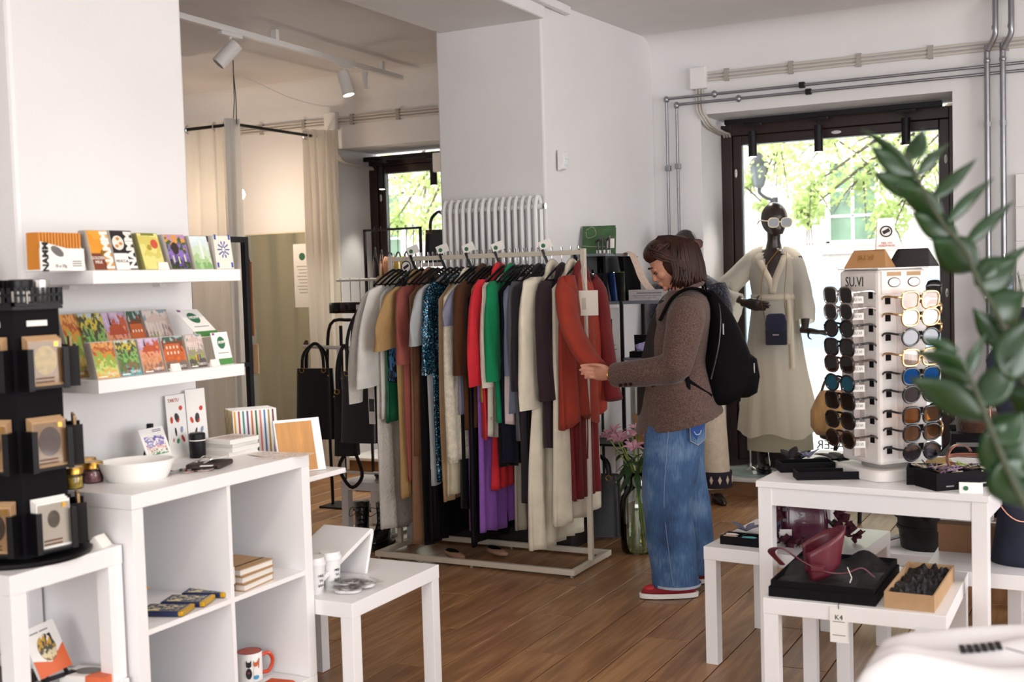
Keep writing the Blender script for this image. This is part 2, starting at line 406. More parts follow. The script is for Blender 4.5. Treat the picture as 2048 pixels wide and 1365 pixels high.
# ---------------------------------------------------------------- outside: street, facade, trees, lamp
structure(MB().box(-40, 30, 8.06, 26, -0.3, -0.12).build('floor_street', mat('grey paving', '8f8d8c', 0.9, var=0.1, vs=2)))
fac = thing('facade', 'pale plastered building front with a light blue base across the street', 'building', (0, 24, -0.12))
fm = mat('cream render', 'b9b4ae', 0.9, var=0.03, vs=1)
MB().box(-40, 30, 0, 1, 1.35, 12).build('wall_face', fm, fac)
MB().box(-40, 30, -0.06, 1, 0, 1.35).build('base_course', mat('light blue render', '8fa9c4', 0.9), fac)
for k in range(9):
    MB().box(-40, 30, -0.025, 0, 1.5 + k * 0.62, 1.5 + k * 0.62 + 0.57).build('rustication_band', fm, fac)
fr_w = mat('white window paint', 'eceae6', 0.6); fglass = mat('far window glass', '4d6a52', 0.15, var=0.5, vs=1.6)
for wx in (-23.75, -20.05, -16.35, -12.65, -8.95, -5.25, -1.55, 2.15):
    w = MB().box(wx, wx + 0.95, -0.07, -0.03, 2.15, 3.7).build('window', fglass, fac)
    b = MB().box(wx - .05, wx + .03, -.12, -.03, 2.1, 3.75).box(wx + .92, wx + 1.0, -.12, -.03, 2.1, 3.75).box(wx - .05, wx + 1.0, -.12, -.03, 2.07, 2.15).box(wx - .05, wx + 1, -.12, -.03, 3.7, 3.78)
    b.box(wx + .45, wx + .50, -.1, -.06, 2.15, 3.7).box(wx, wx + .95, -.1, -.06, 2.62, 2.66).box(wx, wx + .95, -.1, -.06, 3.14, 3.18)
    b.build('window_frame', fr_w, w)
    MB().box(wx - .2, wx + 1.15, -.16, 0, 1.9, 1.97).build('window_ledge', fr_w, fac)
leafm = mat('lit lime leaves', 'b7c886', 0.6, var=0.25, vs=2.5, transl=0.6)
barkm = mat('bark', '4a4038', 0.9, var=0.2)
def tree(x, y, h, blobs, label, n=2600, seed=1):
    rr = random.Random(seed); t = thing('lime_tree', label, 'tree', (x, y, -0.12), group='trees in the street')
    MB().tube(curve([(0, 0, 0), (0.05, 0, 1.5), (-0.05, .1, h * .6), (.1, 0, h)], 8), [.17, .16, .15, .14, .12, .1, .07, .03], 10).build('trunk', barkm, t, smooth=2)
    m = MB(); br = []
    for (bx, by, bz, r) in blobs:
        p1 = Vector((bx, by, bz)); m.tube(curve([(0, 0, h * .62), p1 * .5 + V(0, 0, h * .35), p1], 6), [.06, .05, .04, .03, .02, .01], 5)
        br.append(p1)
        for k in range(4):
            d = V(rr.uniform(-1, 1), rr.uniform(-1, 1), rr.uniform(-1.2, .3)).normalized() * r
            m.tube([p1 + d * .2, p1 + d * .7 + V(0, 0, -.1), p1 + d * 1.05 + V(0, 0, -.25)], [.012, .008, .004], 4)
    m.build('branches', barkm, t, kind='stuff')
    f = MB()
    for k in range(n):
        bx, by, bz, r = blobs[rr.randrange(len(blobs))]
        d = V(rr.gauss(0, 1), rr.gauss(0, 1), rr.gauss(0, 1)).normalized() * r * 1.15 * (rr.random() ** 0.6)
        p = V(bx, by, bz) + d; s = rr.uniform(.025, .055)
        a = V(rr.uniform(-1, 1), rr.uniform(-1, 1), rr.uniform(-1, .2)).normalized(); b = a.orthogonal().normalized()
        f.add([p, p + a * s + b * s * .6, p + a * s * 1.9, p + a * s - b * s * .6], [(0, 1, 2, 3)])
    f.build('foliage', leafm, t, kind='stuff')
tree(-.4, 15.0, 6.5, [(-3.5, 0, 3.2, .42), (-2.9, .3, 3.25, .5), (-2.3, 0, 3.2, .55), (-1.7, -.2, 3.0, .5), (-1.2, .2, 3.1, .5), (-1.3, 0, 2.45, .42), (-1.9, 0, 2.5, .38), (-2.5, .2, 2.75, .42), (-3.1, 0, 2.65, .33), (-3.15, 0, 2.35, .2), (-2.2, .1, 2.2, .25), (-.6, 0, 3.4, .7), (-.4, 0, 2.6, .5), (.6, 0, 4.0, .9), (-1.5, 0, 4.2, .8), (-2.8, 0, 4.2, .6)], 'lime tree with hanging bright green leaves outside the nearer window', 5200, 3)
tree(-8.3, 15.5, 6.5, [(-1.7, 0, 3.2, .4), (-1.2, 0, 3.1, .4), (-.8, .2, 2.8, .4), (-1.9, .2, 2.6, .25), (-1.3, 0, 2.5, .3), (-.6, 0, 3.5, .5), (-2.2, 0, 3.6, .5), (.4, 0, 4.0, .7), (.3, 0, 3.0, .5)], 'lime tree with pale green leaves outside the window behind the radiator pier', 2600, 5)
tree(-6.9, 17.5, 6.5, [(2.0, 0, 3.6, .35), (2.35, 0, 3.2, .22), (1.9, 0, 3.0, .16), (2.1, 0, 2.6, .12), (1.2, 0, 4.2, .6)], 'thin lime tree half hidden by the street lantern', 620, 8)
sl = thing('street_lantern', 'black ornate street lantern on a bracket beyond the shop window', 'street lamp', (-4.02, 15.2, -0.12), 0.3)
bm_ = mat('painted iron', '23272c', 0.5)
MB().tube([(0, 0, 0), (0, 0, 1), (0, 0, 2.55)], [.07, .045, .035], 10).build('post', bm_, sl, smooth=True)
MB().tube(curve([(0, 0, 2.3), (-.03, 0, 2.5), (-.12, 0, 2.55), (-.2, 0, 2.62), (-.2, 0, 2.7)], 12), .022, 6).tube(curve([(0, 0, 2.3), (-.12, 0, 2.38), (-.05, 0, 2.5)], 8), .015, 5).build('scroll_bracket', bm_, sl, smooth=True)
MB().lathe([(.04, 2.68), (.07, 2.72), (.12, 2.95), (.125, 2.97)], 6, (-.2, 0, 0)).build('lantern_glass', mat('lantern glass', '5d6266', 0.2), sl)
MB().lathe([(.14, 2.97), (.11, 3.03), (.05, 3.1), (.02, 3.16), (.03, 3.2), (.0, 3.24)], 6, (-.2, 0, 0)).build('lantern_roof', bm_, sl)

# ---------------------------------------------------------------- services on the walls and ceiling
galv = mat('galvanised pipe', '9b9ba0', 0.3, 0.85, var=0.1, vs=10)
def pipe_pair(name, label, group, paths, r, clips=(), elbows=(), m=galv):
    t = thing(name, label, 'pipe', paths[0][0], group=group); o = Vector(paths[0][0])
    for p in paths: MB().tube([Vector(q) - o for q in p], r, 10).build('pipe', m, t, smooth=True)
    for c in clips: MB().box(c[0] - .018 - o.x, c[0] + .018 - o.x, c[1] - .03 - o.y, c[1] + .004 - o.y, c[2] - .018 - o.z, c[2] + .018 - o.z).build('clip', blackmetal if len(c) < 4 else galv, t, bevel=.004)
    for e in elbows: MB().ell(Vector(e) - o, .02, .02, .024, 10, 7).build('elbow', galv, t, smooth=2)
    return t
pipe_pair('heating_pipe', 'upper steel heating pipe running over the nearer window and down its left', 'heating pipes round the nearer window',
          [[(-2.69, 7.455, .3), (-2.69, 7.455, 2.62), (-2.67, 7.455, 2.64), (3.1, 7.455, 2.64)]], .0095, [(-2.69, 7.47, 2.18, 1), (-1.79, 7.47, 2.64)], [(-2.69, 7.455, 2.635), (-2.36, 7.455, 2.64)])
pipe_pair('heating_pipe', 'lower steel heating pipe running over the nearer window and down its left', 'heating pipes round the nearer window',
          [[(-2.62, 7.455, .3), (-2.62, 7.455, 2.575), (-2.60, 7.455, 2.595), (3.1, 7.455, 2.595)]], .0095, [(-2.62, 7.47, 2.19, 1), (-1.75, 7.47, 2.595)], [(-2.62, 7.455, 2.59), (-2.2, 7.455, 2.595)])
for dx, lb in ((0, 'left of the two thick steel risers right of the nearer window'), (.085, 'right of the two thick steel risers right of the nearer window')):
    x = -.705 + dx
    t = pipe_pair('riser_pipe', lb, 'risers right of the nearer window', [curve([(x, 7.44, .2), (x, 7.44, 1.5), (x, 7.44, 2.66), (x + .003, 7.435, 2.72), (x + .045, 7.41, 2.80), (x + .05, 7.40, 2.86), (x + .05, 7.40, 3.05)], 30)], .0165,
                  [(x, 7.46, 2.30, 1)], [(x, 7.44, 2.67), (x + .048, 7.405, 2.85)])
cond = mat('beige cable conduit', 'cfc8c0', 0.55)
def conduit(label, x0, x1, z, end=0):
    t = thing('cable_conduit', label, 'conduit', (x0, 7.49, z), group='cable conduits on the window wall')
    for dz in (-.022, 0, .022):
        MB().tube([(0, 0, dz), (x1 - x0, 0, dz)], .009, 8).build('cable', cond, t, smooth=True)
    n = int((x1 - x0) / .42)
    for k in range(n + 1): MB().box(.12 + k * .42, .15 + k * .42, -.014, .008, -.04, .04).build('clip', mat('clip grey', 'a8a29a', 0.5), t)
conduit('triple beige cable run above the nearer window', -2.42, 3.1, 2.762)
conduit('triple beige cable run above the farther window', -5.38, -3.62, 2.735)
conduit('triple beige cable run on the changing booth wall', -7.1, -5.47, 2.73)
def jbox(x, z, label, drop):
    t = thing('junction_box', label, 'junction box', (x, 7.5, z), group='junction boxes')
    MB().box(-.055, .055, -.05, 0, -.07, .07).build('cover', whitemat, t, bevel=.006)
    for dx in (-.02, 0, .02):
        MB().tube(curve([(dx, -.015, -.07), (dx, -.015, -.2), (dx + .03, -.014, -.26), (dx + .05, .05, -.31), (dx + .05, .3, -.33), (dx + .045, .43, -.34), (dx + .045, .44, -.5), (dx + .045, .44, -1.6)], 26), .008, 6).build('cable', cond, t, smooth=True)
jbox(-2.47, 2.755, 'white junction box with cables at the head of the nearer window', 0)
jbox(-5.43, 2.73, 'white junction box with cables at the head of the farther window', 0)
pir = thing('motion_sensor', 'small white motion sensor on the side of the radiator pier', 'sensor', (-2.885, 6.17, 2.15))
MB().prism([(0, -.06), (.035, -.05), (.045, 0), (.04, .05), (.0, .06)], (0, -.03, 0), (1, 0, 0), (0, 0, 1), (0, 1, 0), .06).build('housing', whitemat, pir, bevel=.006)
MB().box(.036, .047, -.022, .022, -.03, .01).build('lens', mat('milky lens', 'dfe3ea', .2), pir, bevel=.004)

# radiator: tube columns in front of the pier
rad = thing('radiator', 'tall white tubular column radiator on the pier behind the clothes rail', 'radiator', (-3.53, 5.93, .22))
rm = mat('radiator enamel', 'f2f1f0', 0.28)
for k in range(15):
    x = .022 + k * .0425
    MB().tube(curve([(x, .035, .03), (x, .015, 0), (x, -.02, 0), (x, -.035, .03)], 6) + [V(x, -.035, 1.66)] + curve([(x, -.035, 1.66), (x, -.015, 1.71), (x, .02, 1.71), (x, .035, 1.66)], 6)[1:] + [V(x, .035, .03)], .0125, 8).build('radiator_tube', rm, rad, smooth=True)
MB().cyl((-.01, 0, .045), (.65, 0, .045), .016).build('header_pipe', rm, rad, smooth=True)
MB().cyl((-.01, 0, 1.66), (.65, 0, 1.66), .016).build('header_pipe', rm, rad, smooth=True)
MB().cyl((.655, -.0, 1.66), (.665, 0, 1.66), .018).build('end_plug', chrome, rad, smooth=True)
v = MB().cyl((.48, -.01, -.05), (.48, -.01, .02), .012).cyl((.48, -.06, -.05), (.48, .0, -.05), .02).build('valve', whitemat, rad, smooth=True)

# ceiling track with white spots in the left room
tr = thing('track_light', 'white ceiling track with two white cylinder spots in the left room', 'track light', (-4.57, 4.6, 2.955))
MB().box(-.018, .018, 0, 2.75, 0, .035).build('track', whitemat, tr, rz=.045, bevel=.003)
for y in (.2, 1.2, 2.45): MB().box(-.02 - y * .045, .02 - y * .045, y, y + .03, .03, .095).build('ceiling_clip', whitemat, tr)
def wspot(y, ax, ay, lit):
    h = empty('spot', tr, (-y * .045, y, 0)); MB().box(-.018, .018, -.09, .09, -.022, 0).build('adapter', whitemat, h, bevel=.003)
    MB().cyl((0, 0, -.02), (0, 0, -.07), .008).build('stem', whitemat, h)
    d = Vector((math.sin(ax) * math.cos(ay), math.sin(ax) * math.sin(ay), -math.cos(ax)))
    c = Vector((0, 0, -.10)); MB().tube([c - d * .05, c + d * .11], .042, 22).build('spot_head', whitemat, h, smooth=True)
    MB().tube([c + d * .111, c + d * .112], .035, 20).build('spot_lens', mat('lit lens', 'fff6e8', emit='fff0dc', es=9) if lit else mat('dark lens', '30302f', .3), h)
wspot(.78, 0.75, PI * 1.25, False); wspot(1.98, 0.25, 0.2, True)
pl_ = empty('plug', tr, (-.1, 2.24, 0)); MB().cyl((0, 0, -.01), (0, 0, -.04), .022).cyl((0, 0, -.04), (0, 0, -.13), .017).build('plug_body', whitemat, pl_, smooth=True)
sp = bpy.data.lights.new('spot_lamp', 'SPOT'); sp.energy = 60; sp.spot_size = 1.4; sp.spot_blend = .6; sp.color = (1, .9, .76); sp.shadow_soft_size = .04
so = bpy.data.objects.new('spot_lamp', sp); C.objects.link(so); so.location = (-4.65, 6.62, 2.7); so.rotation_euler = (.15, .1, 0)
bl = thing('pendant_bulb', 'bare glowing globe bulb on a thin cable inside the changing booth', 'lamp', (-5.89, 6.9, 2.17))
MB().ell((0, 0, 0), .05, .05, .05, 18, 12).build('bulb', mat('lit bulb', 'ffe2b8', emit='ffdcae', es=14), bl, smooth=2)
MB().cyl((0, 0, .045), (0, 0, .12), .02).build('socket', whitemat, bl, smooth=True)
MB().tube([(0, 0, .12)] + curve([(0, 0, .3), (.02, -.02, .6), (.44, -.47, .76), (.7, -.2, .62), (.95, -.05, .56), (1.12, .02, .65), (1.26, -.06, .66)], 24), .003, 5).build('cable', whitemat, bl, smooth=True)
pt = bpy.data.lights.new('bulb_lamp', 'POINT'); pt.energy = 9; pt.color = (1, .80, .62); pt.shadow_soft_size = .05
po = bpy.data.objects.new('bulb_lamp', pt); C.objects.link(po); po.location = (-5.89, 6.9, 2.06)

# black window tracks with hanging cylinder spots
def btrack(x0, x1, y, spots, label, z=2.475, paper_at=None):
    t = thing('window_track_light', label, 'track light', (x0, y, z))
    MB().box(0, x1 - x0, -.018, .018, 0, .034).build('track', blackmetal, t, bevel=.002)
    for s in spots:
        e = empty('spot', t, (s - x0, 0, 0)); MB().box(-.06, .06, -.016, .016, -.02, .0).build('adapter', blackplas, e, bevel=.003)
        MB().cyl((0, 0, -.02), (0, 0, -.06), .006).build('stem', blackmetal, e); MB().cyl((0, 0, -.055), (0, 0, -.225), .028, n=20).build('spot_head', blackmetal, e, smooth=True)
        MB().cyl((0, 0, -.226), (0, 0, -.2265), .022, n=20).build('spot_lens', mat('lit lens', 'fff6e8', emit='fff0dc', es=9), e)
    for s in spots:
        l = bpy.data.lights.new('spot_lamp', 'SPOT'); l.energy = 16; l.spot_size = 1.15; l.spot_blend = .6; l.color = (1, .93, .82); l.shadow_soft_size = .03
        lo = bpy.data.objects.new('spot_lamp', l); C.objects.link(lo); lo.location = (s, y, z - .232); lo.rotation_euler = (-.25, 0, 0)
    if paper_at is not None: MB().box(paper_at - x0, paper_at - x0 + .09, -.05, -.02, -.13, .02).build('driver_box', whitemat, t, bevel=.01)
    return t
btrack(-2.40, -1.0, 7.80, (-2.21, -1.77, -1.22), 'black track with three hanging black spots across the nearer window')
btrack(-5.36, -3.9, 7.80, (-5.2, -4.72, -4.2), 'black track with hanging black spots across the farther window', 2.44, -4.70)
# shop ceiling track above the front of the shop (beside and behind the camera)
ft = thing('ceiling_track', 'white ceiling track with spots above the front of the shop', 'track light', (-.9, .4, 3.0))
MB().box(-.018, .018, 0, 3.6, 0, .05).build('track', whitemat, ft)
for k, (y, tx, ty, tz, pw) in enumerate(((.5, -2.6, 2.3, 1.0, 16), (1.5, -2.5, 2.9, .9, 16), (2.5, -2.5, 3.3, .5, 16), (3.3, -.7, 4.1, .7, 14))):
    h = empty('spot', ft, (0, y, 0)); MB().box(-.018, .018, -.09, .09, -.022, 0).build('adapter', whitemat, h)
    c = V(0, 0, -.1); d = (V(tx, ty, tz) - V(-.9, .4 + y, 2.9)).normalized()
    MB().tube([c - d * .05, c + d * .11], .042, 22).build('spot_head', whitemat, h, smooth=True)
    MB().tube([c + d * .111, c + d * .112], .035, 20).build('spot_lens', mat('lit lens', 'fff6e8', emit='fff0dc', es=9), h)
    l = bpy.data.lights.new('spot_lamp', 'SPOT'); l.energy = pw; l.spot_size = 1.0; l.spot_blend = .7; l.color = (1, .86, .72); l.shadow_soft_size = .05
    lo = bpy.data.objects.new('spot_lamp', l); C.objects.link(lo); lo.location = V(-.9, .4 + y, 2.9) + d * .13; lo.rotation_euler = d.to_track_quat('-Z', 'Y').to_euler()

# ---------------------------------------------------------------- changing booth
steel = mat('matt black tube', '15140f', 0.4)
rod = thing('curtain_rod', 'black bent curtain rod hung from the ceiling by a wire', 'curtain rod', (-5.49, 6.42, 2.61))
MB().tube([(-1.6, 0.02, 0), (-.06, 0, 0), (-.015, .015, 0), (0, .06, 0), (0, 1.07, 0)], .0115, 10).build('rod', steel, rod, smooth=True)
MB().cyl((0, 1.065, 0), (0, 1.08, 0), .03).build('wall_flange', steel, rod, smooth=True)
MB().tube([(-.02, .01, 0), (0, .01, .17), (.01, .0, .34), (.012, 0, .44)], .0035, 5).tube([(.012, .01, 0), (.015, .01, .17), (.012, .0, .34)], .0035, 5).build('hanging_wire', steel, rod)
def curtain(name, label, pts, z0, z1, amp, folds, m, eyes=(), thick=0.004):
    o = Vector((pts[0][0], pts[0][1], z0)); t = thing(name, label, 'curtain', o, group='booth curtains')
    path = curve([(x, y, 0) for x, y in pts], 60); L_ = len(path)
    def fn(u, v):
        i = u * (L_ - 1); j = min(int(i), L_ - 2); p = path[j].lerp(path[j + 1], i - j); d = (path[j + 1] - path[j]).normalized(); n = V(-d.y, d.x, 0)
        a = amp * (0.6 + .6 * v) * math.sin(2 * PI * folds * u + .5 * math.sin(6 * v + u * 9)) + amp * .15 * math.sin(2 * PI * folds * 2.3 * u + 3 * v)
        return p + n * a + V(0, 0, lerp(z1, z0, v)) - o
    MB().grid(fn, 130, 24).build('cloth', m, t, smooth=2)
    for (x, y) in eyes:
        MB().tube([(x - o.x + .028 * math.cos(a) * 0, y - o.y + .03 * math.cos(a), 2.61 - o.z + .03 * math.sin(a)) for a in [2 * PI * k / 16 for k in range(16)]], .005, 6, loop=True).build('eyelet', chrome, t, smooth=True)
linen = mat('cream curtain linen', 'f6f0e6', 0.9, transl=0.4)
linen2 = mat('white curtain lining', 'eceae6', 0.9, transl=0.3)
curtain('booth_curtain', 'cream curtain drawn across the left side of the changing booth', [(-7.1, 6.44), (-6.4, 6.44), (-5.75, 6.44), (-5.50, 6.43)], .03, 2.64, .03, 9, linen, [(-5.93, 6.44), (-5.68, 6.44), (-5.50, 6.44)])
curtain('booth_curtain', 'white curtain edge hanging at the corner of the changing booth', [(-5.53, 6.36), (-5.50, 6.40), (-5.475, 6.46)], .03, 2.65, .012, 1.5, linen2)
curtain('booth_curtain', 'cream curtain gathered against the wall beside the farther window', [(-5.5, 7.2), (-5.48, 7.3), (-5.42, 7.40), (-5.35, 7.43)], .03, 2.66, .028, 5, linen, [(-5.49, 7.22)])
mir = thing('mirror', 'tall frameless mirror leaning on the booth wall', 'mirror', (-6.0, 7.47, .08))
MB().box(-.31, .31, -.012, .0, 0, 1.81).build('mirror_glass', mat('silvered glass', 'dfe0c8', .03, 1.0), mir)
MB().box(-.318, -.31, -.016, .004, 0, 1.81).box(.31, .318, -.016, .004, 0, 1.81).box(-.318, .318, -.016, .004, 1.81, 1.818).build('edge_strip', mat('pale edge', 'd8cfb0', .4), mir)
nt_ = thing('booth_notice', 'printed white notice with a green round logo on the mirror', 'notice', (-5.83, 7.452, 1.30))
MB().box(0, .155, -.001, .001, 0, .50).build('sheet', paper, nt_)
MB().cyl((.085, -.0015, .40), (.085, -.001, .40), .03, n=20).build('round_logo', mat('logo green', '2f6a4a', .6), nt_)
for k in range(9): MB().box(.03 + (k % 3) * .01, .13, -.0018, -.001, .32 - k * .026, .325 - k * .026).build('text_line', mat('print grey', '8b877f', .7), nt_)
hk = MB().tube(curve([(0, 0, .17), (0, -.05, .1), (0, -.08, .0), (0, -.07, -.1), (0, -.05, -.17), (0, -.07, -.2), (0, -.10, -.17)], 24), .008, 8).build('coat_hook', blackmetal, None, smooth=True, loc=(-5.63, 7.48, 1.70))
tag(hk, 'curved black iron coat hook beside the mirror', 'hook')
pf = thing('pouf', 'dark green velvet pouf on the booth floor', 'pouf', (-5.75, 6.85, 0))
gv = mat('dark green velvet', '1d4a38', .8, sheen=.6)
MB().lathe([(.02, .06), (.27, .06), (.30, .12), (.30, .38), (.26, .44), (.02, .45)], 28).build('seat', gv, pf, smooth=True)
for a in (0.5, 2.1, 3.7, 5.3): MB().cyl((.2 * math.cos(a), .2 * math.sin(a), 0), (.2 * math.cos(a), .2 * math.sin(a), .07), .015).build('leg', blackmetal, pf)
scf = MB().grid(lambda u, v: V(-.06 + .17 * u * (1 - .3 * v), .01 * math.sin(9 * u + 3 * v), -.75 * v), 10, 14).build('printed_scarf', pic('scarf print', ['b8201c', '26201e', 'd04a38', 'efe6dd', 'efe6dd'], 9, 2), None, smooth=2, solid=.004, loc=(-6.05, 6.38, 2.02))
tag(scf, 'white scarf with a red and black print hanging by the booth curtain', 'scarf')
# ---------------------------------------------------------------- left wall display
def lack(label, loc, rz, sx=.55, sy=.55, h=.45, th=.05, leg=.05, group='low white square side tables', name='side_table', m=None):
    m = m or white
    t = thing(name, label, 'table', loc, rz, group)
    MB().box(0, sx, 0, sy, h - th, h).build('table_top', m, t, bevel=.002)
    for x in (0, sx - leg):
        for y in (0, sy - leg): MB().box(x + .0015, x + leg - .0015, y + .0015, y + leg - .0015, 0, h - th).build('leg', m, t, bevel=.0015)
    return t
for z, lb in ((1.50, 'upper white floating shelf holding chocolate bars'), (1.20, 'lower white floating shelf holding two rows of picture bars')):
    s = thing('floating_shelf', lb, 'shelf', (-2.738, 2.30, z))
    MB().box(.001, .258, 0, .60, 0, .037).build('board', white, s, bevel=.0015)
    for y in (.12, .48): MB().box(.001, .03, y, y + .03, -.012, 0).build('bracket', whitemat, s)
inkdark = mat('black ink', '1a1718', .6); inkred = mat('red ink', 'b8352c', .6); inkgrey = mat('grey ink', '6d6a69', .6)
inkgreen = mat('leaf green ink', '4c8a46', .6); inkwhite = mat('white ink', 'f4f1ea', .6); inkblue = mat('navy ink', '27386e', .6)
tagw = mat('price tag', 'f3efe8', .6)
def pack(label, loc, w, h, t, lean, m, edge, cat='chocolate bar', group=None, rz=0, deco=None, n=1, gap=.013):
    """slab(s) facing +X, base edge on the shelf, leaning back; n slabs one behind the other are n things"""
    for k in range(n):
        lbl = label if k == 0 else label + ', ' + ['', 'second', 'third', 'fourth'][k] + ' back'
        th = thing('picture_pack' if cat != 'chocolate bar' else 'chocolate_bar', lbl, cat, (loc[0] - k * gap, loc[1] + k * .003, loc[2]), rz, group)
        th.rotation_euler = (0, -lean, rz)
        MB().box(-t, 0, 0, w, 0, h).build('carton', edge, th)
        f = MB().box(0, .0006, .0015, w - .0015, .0015, h - .0015).build('printed_front', m, th)
        if k == 0 and deco: deco(th, w, h)
RT = (0, 1, 0); UPV = (0, 0, 1)
def d_golden(t, w, h):
    MB().box(.0006, .001, .0015, w * .62, .0015, h * .42).build('label_panel', mat('choc brown', '7a3a22', .5), t)
    text('NAMM', .036, inkwhite, t, (.0012, w * .8, h * .5), UPV, (0, -1, 0), bold=.002)
    text('GOLDEN\nMILK', .012, inkwhite, t, (.0014, w * .28, h * .25), RT, UPV)
    MB().cyl((.0006, w * .6, h * .42), (.0012, w * .6, h * .42), .011, n=16).build('bean_seal', brass, t)
def d_mocca(t, w, h):
    MB().box(.0006, .001, .0015, w * .62, .0015, h * .42).build('label_panel', inkwhite, t)
    MB().cyl((.0006, w * .3, h * .68), (.0014, w * .3, h * .68), .021, n=20).build('cocoa_pod', mat('pod white', 'e9e2d6', .6), t)
    for q in ((.22, .6), (.4, .66), (.3, .78)): MB().ell((.0016, w * q[0], h * q[1]), .001, .007, .005, 10, 5).build('bean_print', mat('bean orange', 'c98a3a', .6), t)
    text('NAMM', .036, inkwhite, t, (.0012, w * .8, h * .5), UPV, (0, -1, 0), bold=.002)
    text('MOCCA', .012, inkdark, t, (.0014, w * .32, h * .22), RT, UPV)
def d_yellow(t, w, h):
    MB().cyl((.0006, w * .72, h * .7), (.0012, w * .72, h * .7), .014, n=16).build('flower_print', mat('poppy', 'c9533c', .6), t)
    MB().cyl((.0006, w * .45, h * .6), (.0013, w * .45, h * .6), .009, n=12).build('figure_print', mat('mustard', 'a9922e', .6), t)
    MB().box(.0006, .0012, w * .2, w * .8, h * .93, h * .985).build('header_print', mat('olive', '7a7f2a', .6), t)
def d_night(t, w, h):
    text('AHHAA', .011, inkwhite, t, (.0012, w * .5, h * .07), RT, UPV) if False else None
    for q in ((.2, .2), (.45, .17), (.75, .22)): MB().box(.0006, .0012, w * q[0], w * q[0] + .005, h * q[1], h * q[1] + .022).build('figure_print', mat('pale figure', 'cfd8a0', .6), t)
    MB().ell((.001, w * .4, h * .6), .0008, .016, .02, 10, 5).build('tree_print', mat('dark tree', '33241f', .6), t)
def d_tower(t, w, h): MB().box(.0006, .0012, w * .5, w * .6, h * .3, h * .88).build('tower_print', mat('tower white', 'eef2ee', .6), t)
def d_tile(t, w, h):
    bl = mat('tile blue', '2a4f9e', .5)
    for r_, n_, s_ in ((.011, 8, .0045), (.022, 10, .005)):
        for k in range(n_):
            a = 2 * PI * k / n_; c = V(.0012, w / 2 + r_ * math.cos(a), h * .58 + r_ * math.sin(a)); MB().obox(c, (1, 0, 0), (0, math.cos(a), math.sin(a)), (0, -math.sin(a), math.cos(a)), .0006, s_, s_ * .4).build('petal_print', bl, t)
    for (y, z) in ((.1, .12), (.9, .12), (.1, .95), (.9, .95)): MB().box(.0006, .0012, w * y - .004, w * y + .004, h * z - .008, h * z + .008).build('corner_print', bl, t)
ed = mat('carton edge', 'b9b3ab', .7)
Z1 = 1.5375; Z2 = 1.2375
G1 = 'chocolate bars on the upper shelf'
pack('orange chocolate bar with a white name down its side', (-2.492, 2.317, Z1), .076, .116, .010, .26, pic('golden wrap', ['d8902e', 'e09a34', 'dd952f', 'e5a23c'], 4), ed, group=G1, deco=d_golden, n=3)
pack('black and white chocolate bar printed with cocoa beans', (-2.492, 2.396, Z1), .083, .116, .010, .22, mat('mocca wrap', '201a1b', .4), ed, group=G1, deco=d_mocca, n=3)
pack('yellow chocolate bar with a red flower print', (-2.492, 2.506, Z1), .083, .113, .010, .30, pic('yellow wrap', ['d8cf78', 'e3da86', 'd4c96a', 'e6dd90'], 3, 2), mat('olive edge', '8d8a52', .7), group=G1, deco=d_yellow, n=3)
pack('chocolate bar with a dark garden picture and violet pond', (-2.492, 2.611, Z1), .085, .110, .010, .28, pic('garden wrap', ['4a5a2a', '2c3522', '6a4f9a', '8a6fb8', '3f5a2c', 'd89848', 'b98ac0'], 8, 5), ed, group=G1, deco=d_night, n=3)
pack('pale green chocolate bar with a white tower', (-2.492, 2.713, Z1), .078, .107, .010, .26, pic('tower wrap', ['7faa6c', 'a9c890', 'c8dcc0', 'd3e2e4', 'dce8ea'], 5, 3), ed, group=G1, deco=d_tower, n=3)
pack('white chocolate bar with a blue tile star', (-2.492, 2.805, Z1), .080, .106, .010, .12, mat('tile wrap', 'eee6da', .4), ed, group=G1, deco=d_tile, n=2)
# tray of mini bars
tb = thing('mini_bar_tray', 'white open tray packed with a row of orange mini bars', 'tray', (-2.51, 2.150, Z1 - .02), group=None)
tb.location.z = Z1
MB().box(0, .003, 0, .146, 0, .06).prism([(0, 0), (.146, 0), (.146, .048), (0, .078)], (.003, 0, 0), (0, 1, 0), (0, 0, 1), (1, 0, 0), .001).box(-.06, 0, 0, .146, 0, .004).build('tray_card', paper, tb)
text('NAMM', .026, inkdark, tb, (.0048, .016, .037), UPV, (0, -1, 0), bold=.0012)
text('15 x 37g', .011, inkdark, tb, (.0048, .065, .013), RT, UPV)
MB().ell((.0045, .055, .052), .0006, .024, .011, 14, 7, Matrix.Rotation(-.5, 3, 'X')).build('cocoa_pod_print', inkgrey, tb)
for k in range(3): MB().box(.004, .0046, .105, .135, .012 + k * .006, .0145 + k * .006).build('text_line', inkgrey, tb)
mini = None
for k in range(14):
    lb = 'orange mini bar standing in the white tray'
    if mini is None:
        mini = thing('mini_bar', lb, 'chocolate bar', (0, 0, 0), group='mini bars in the white tray')
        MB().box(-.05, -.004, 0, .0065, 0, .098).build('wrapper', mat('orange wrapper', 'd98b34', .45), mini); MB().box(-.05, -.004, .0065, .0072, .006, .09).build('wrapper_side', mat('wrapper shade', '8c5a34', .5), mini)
        mini.location = (-2.51, 2.153 + k * .0102, Z1 + .004)
    else: dup(mini, (-2.51, 2.153 + k * .0102, Z1 + .004))
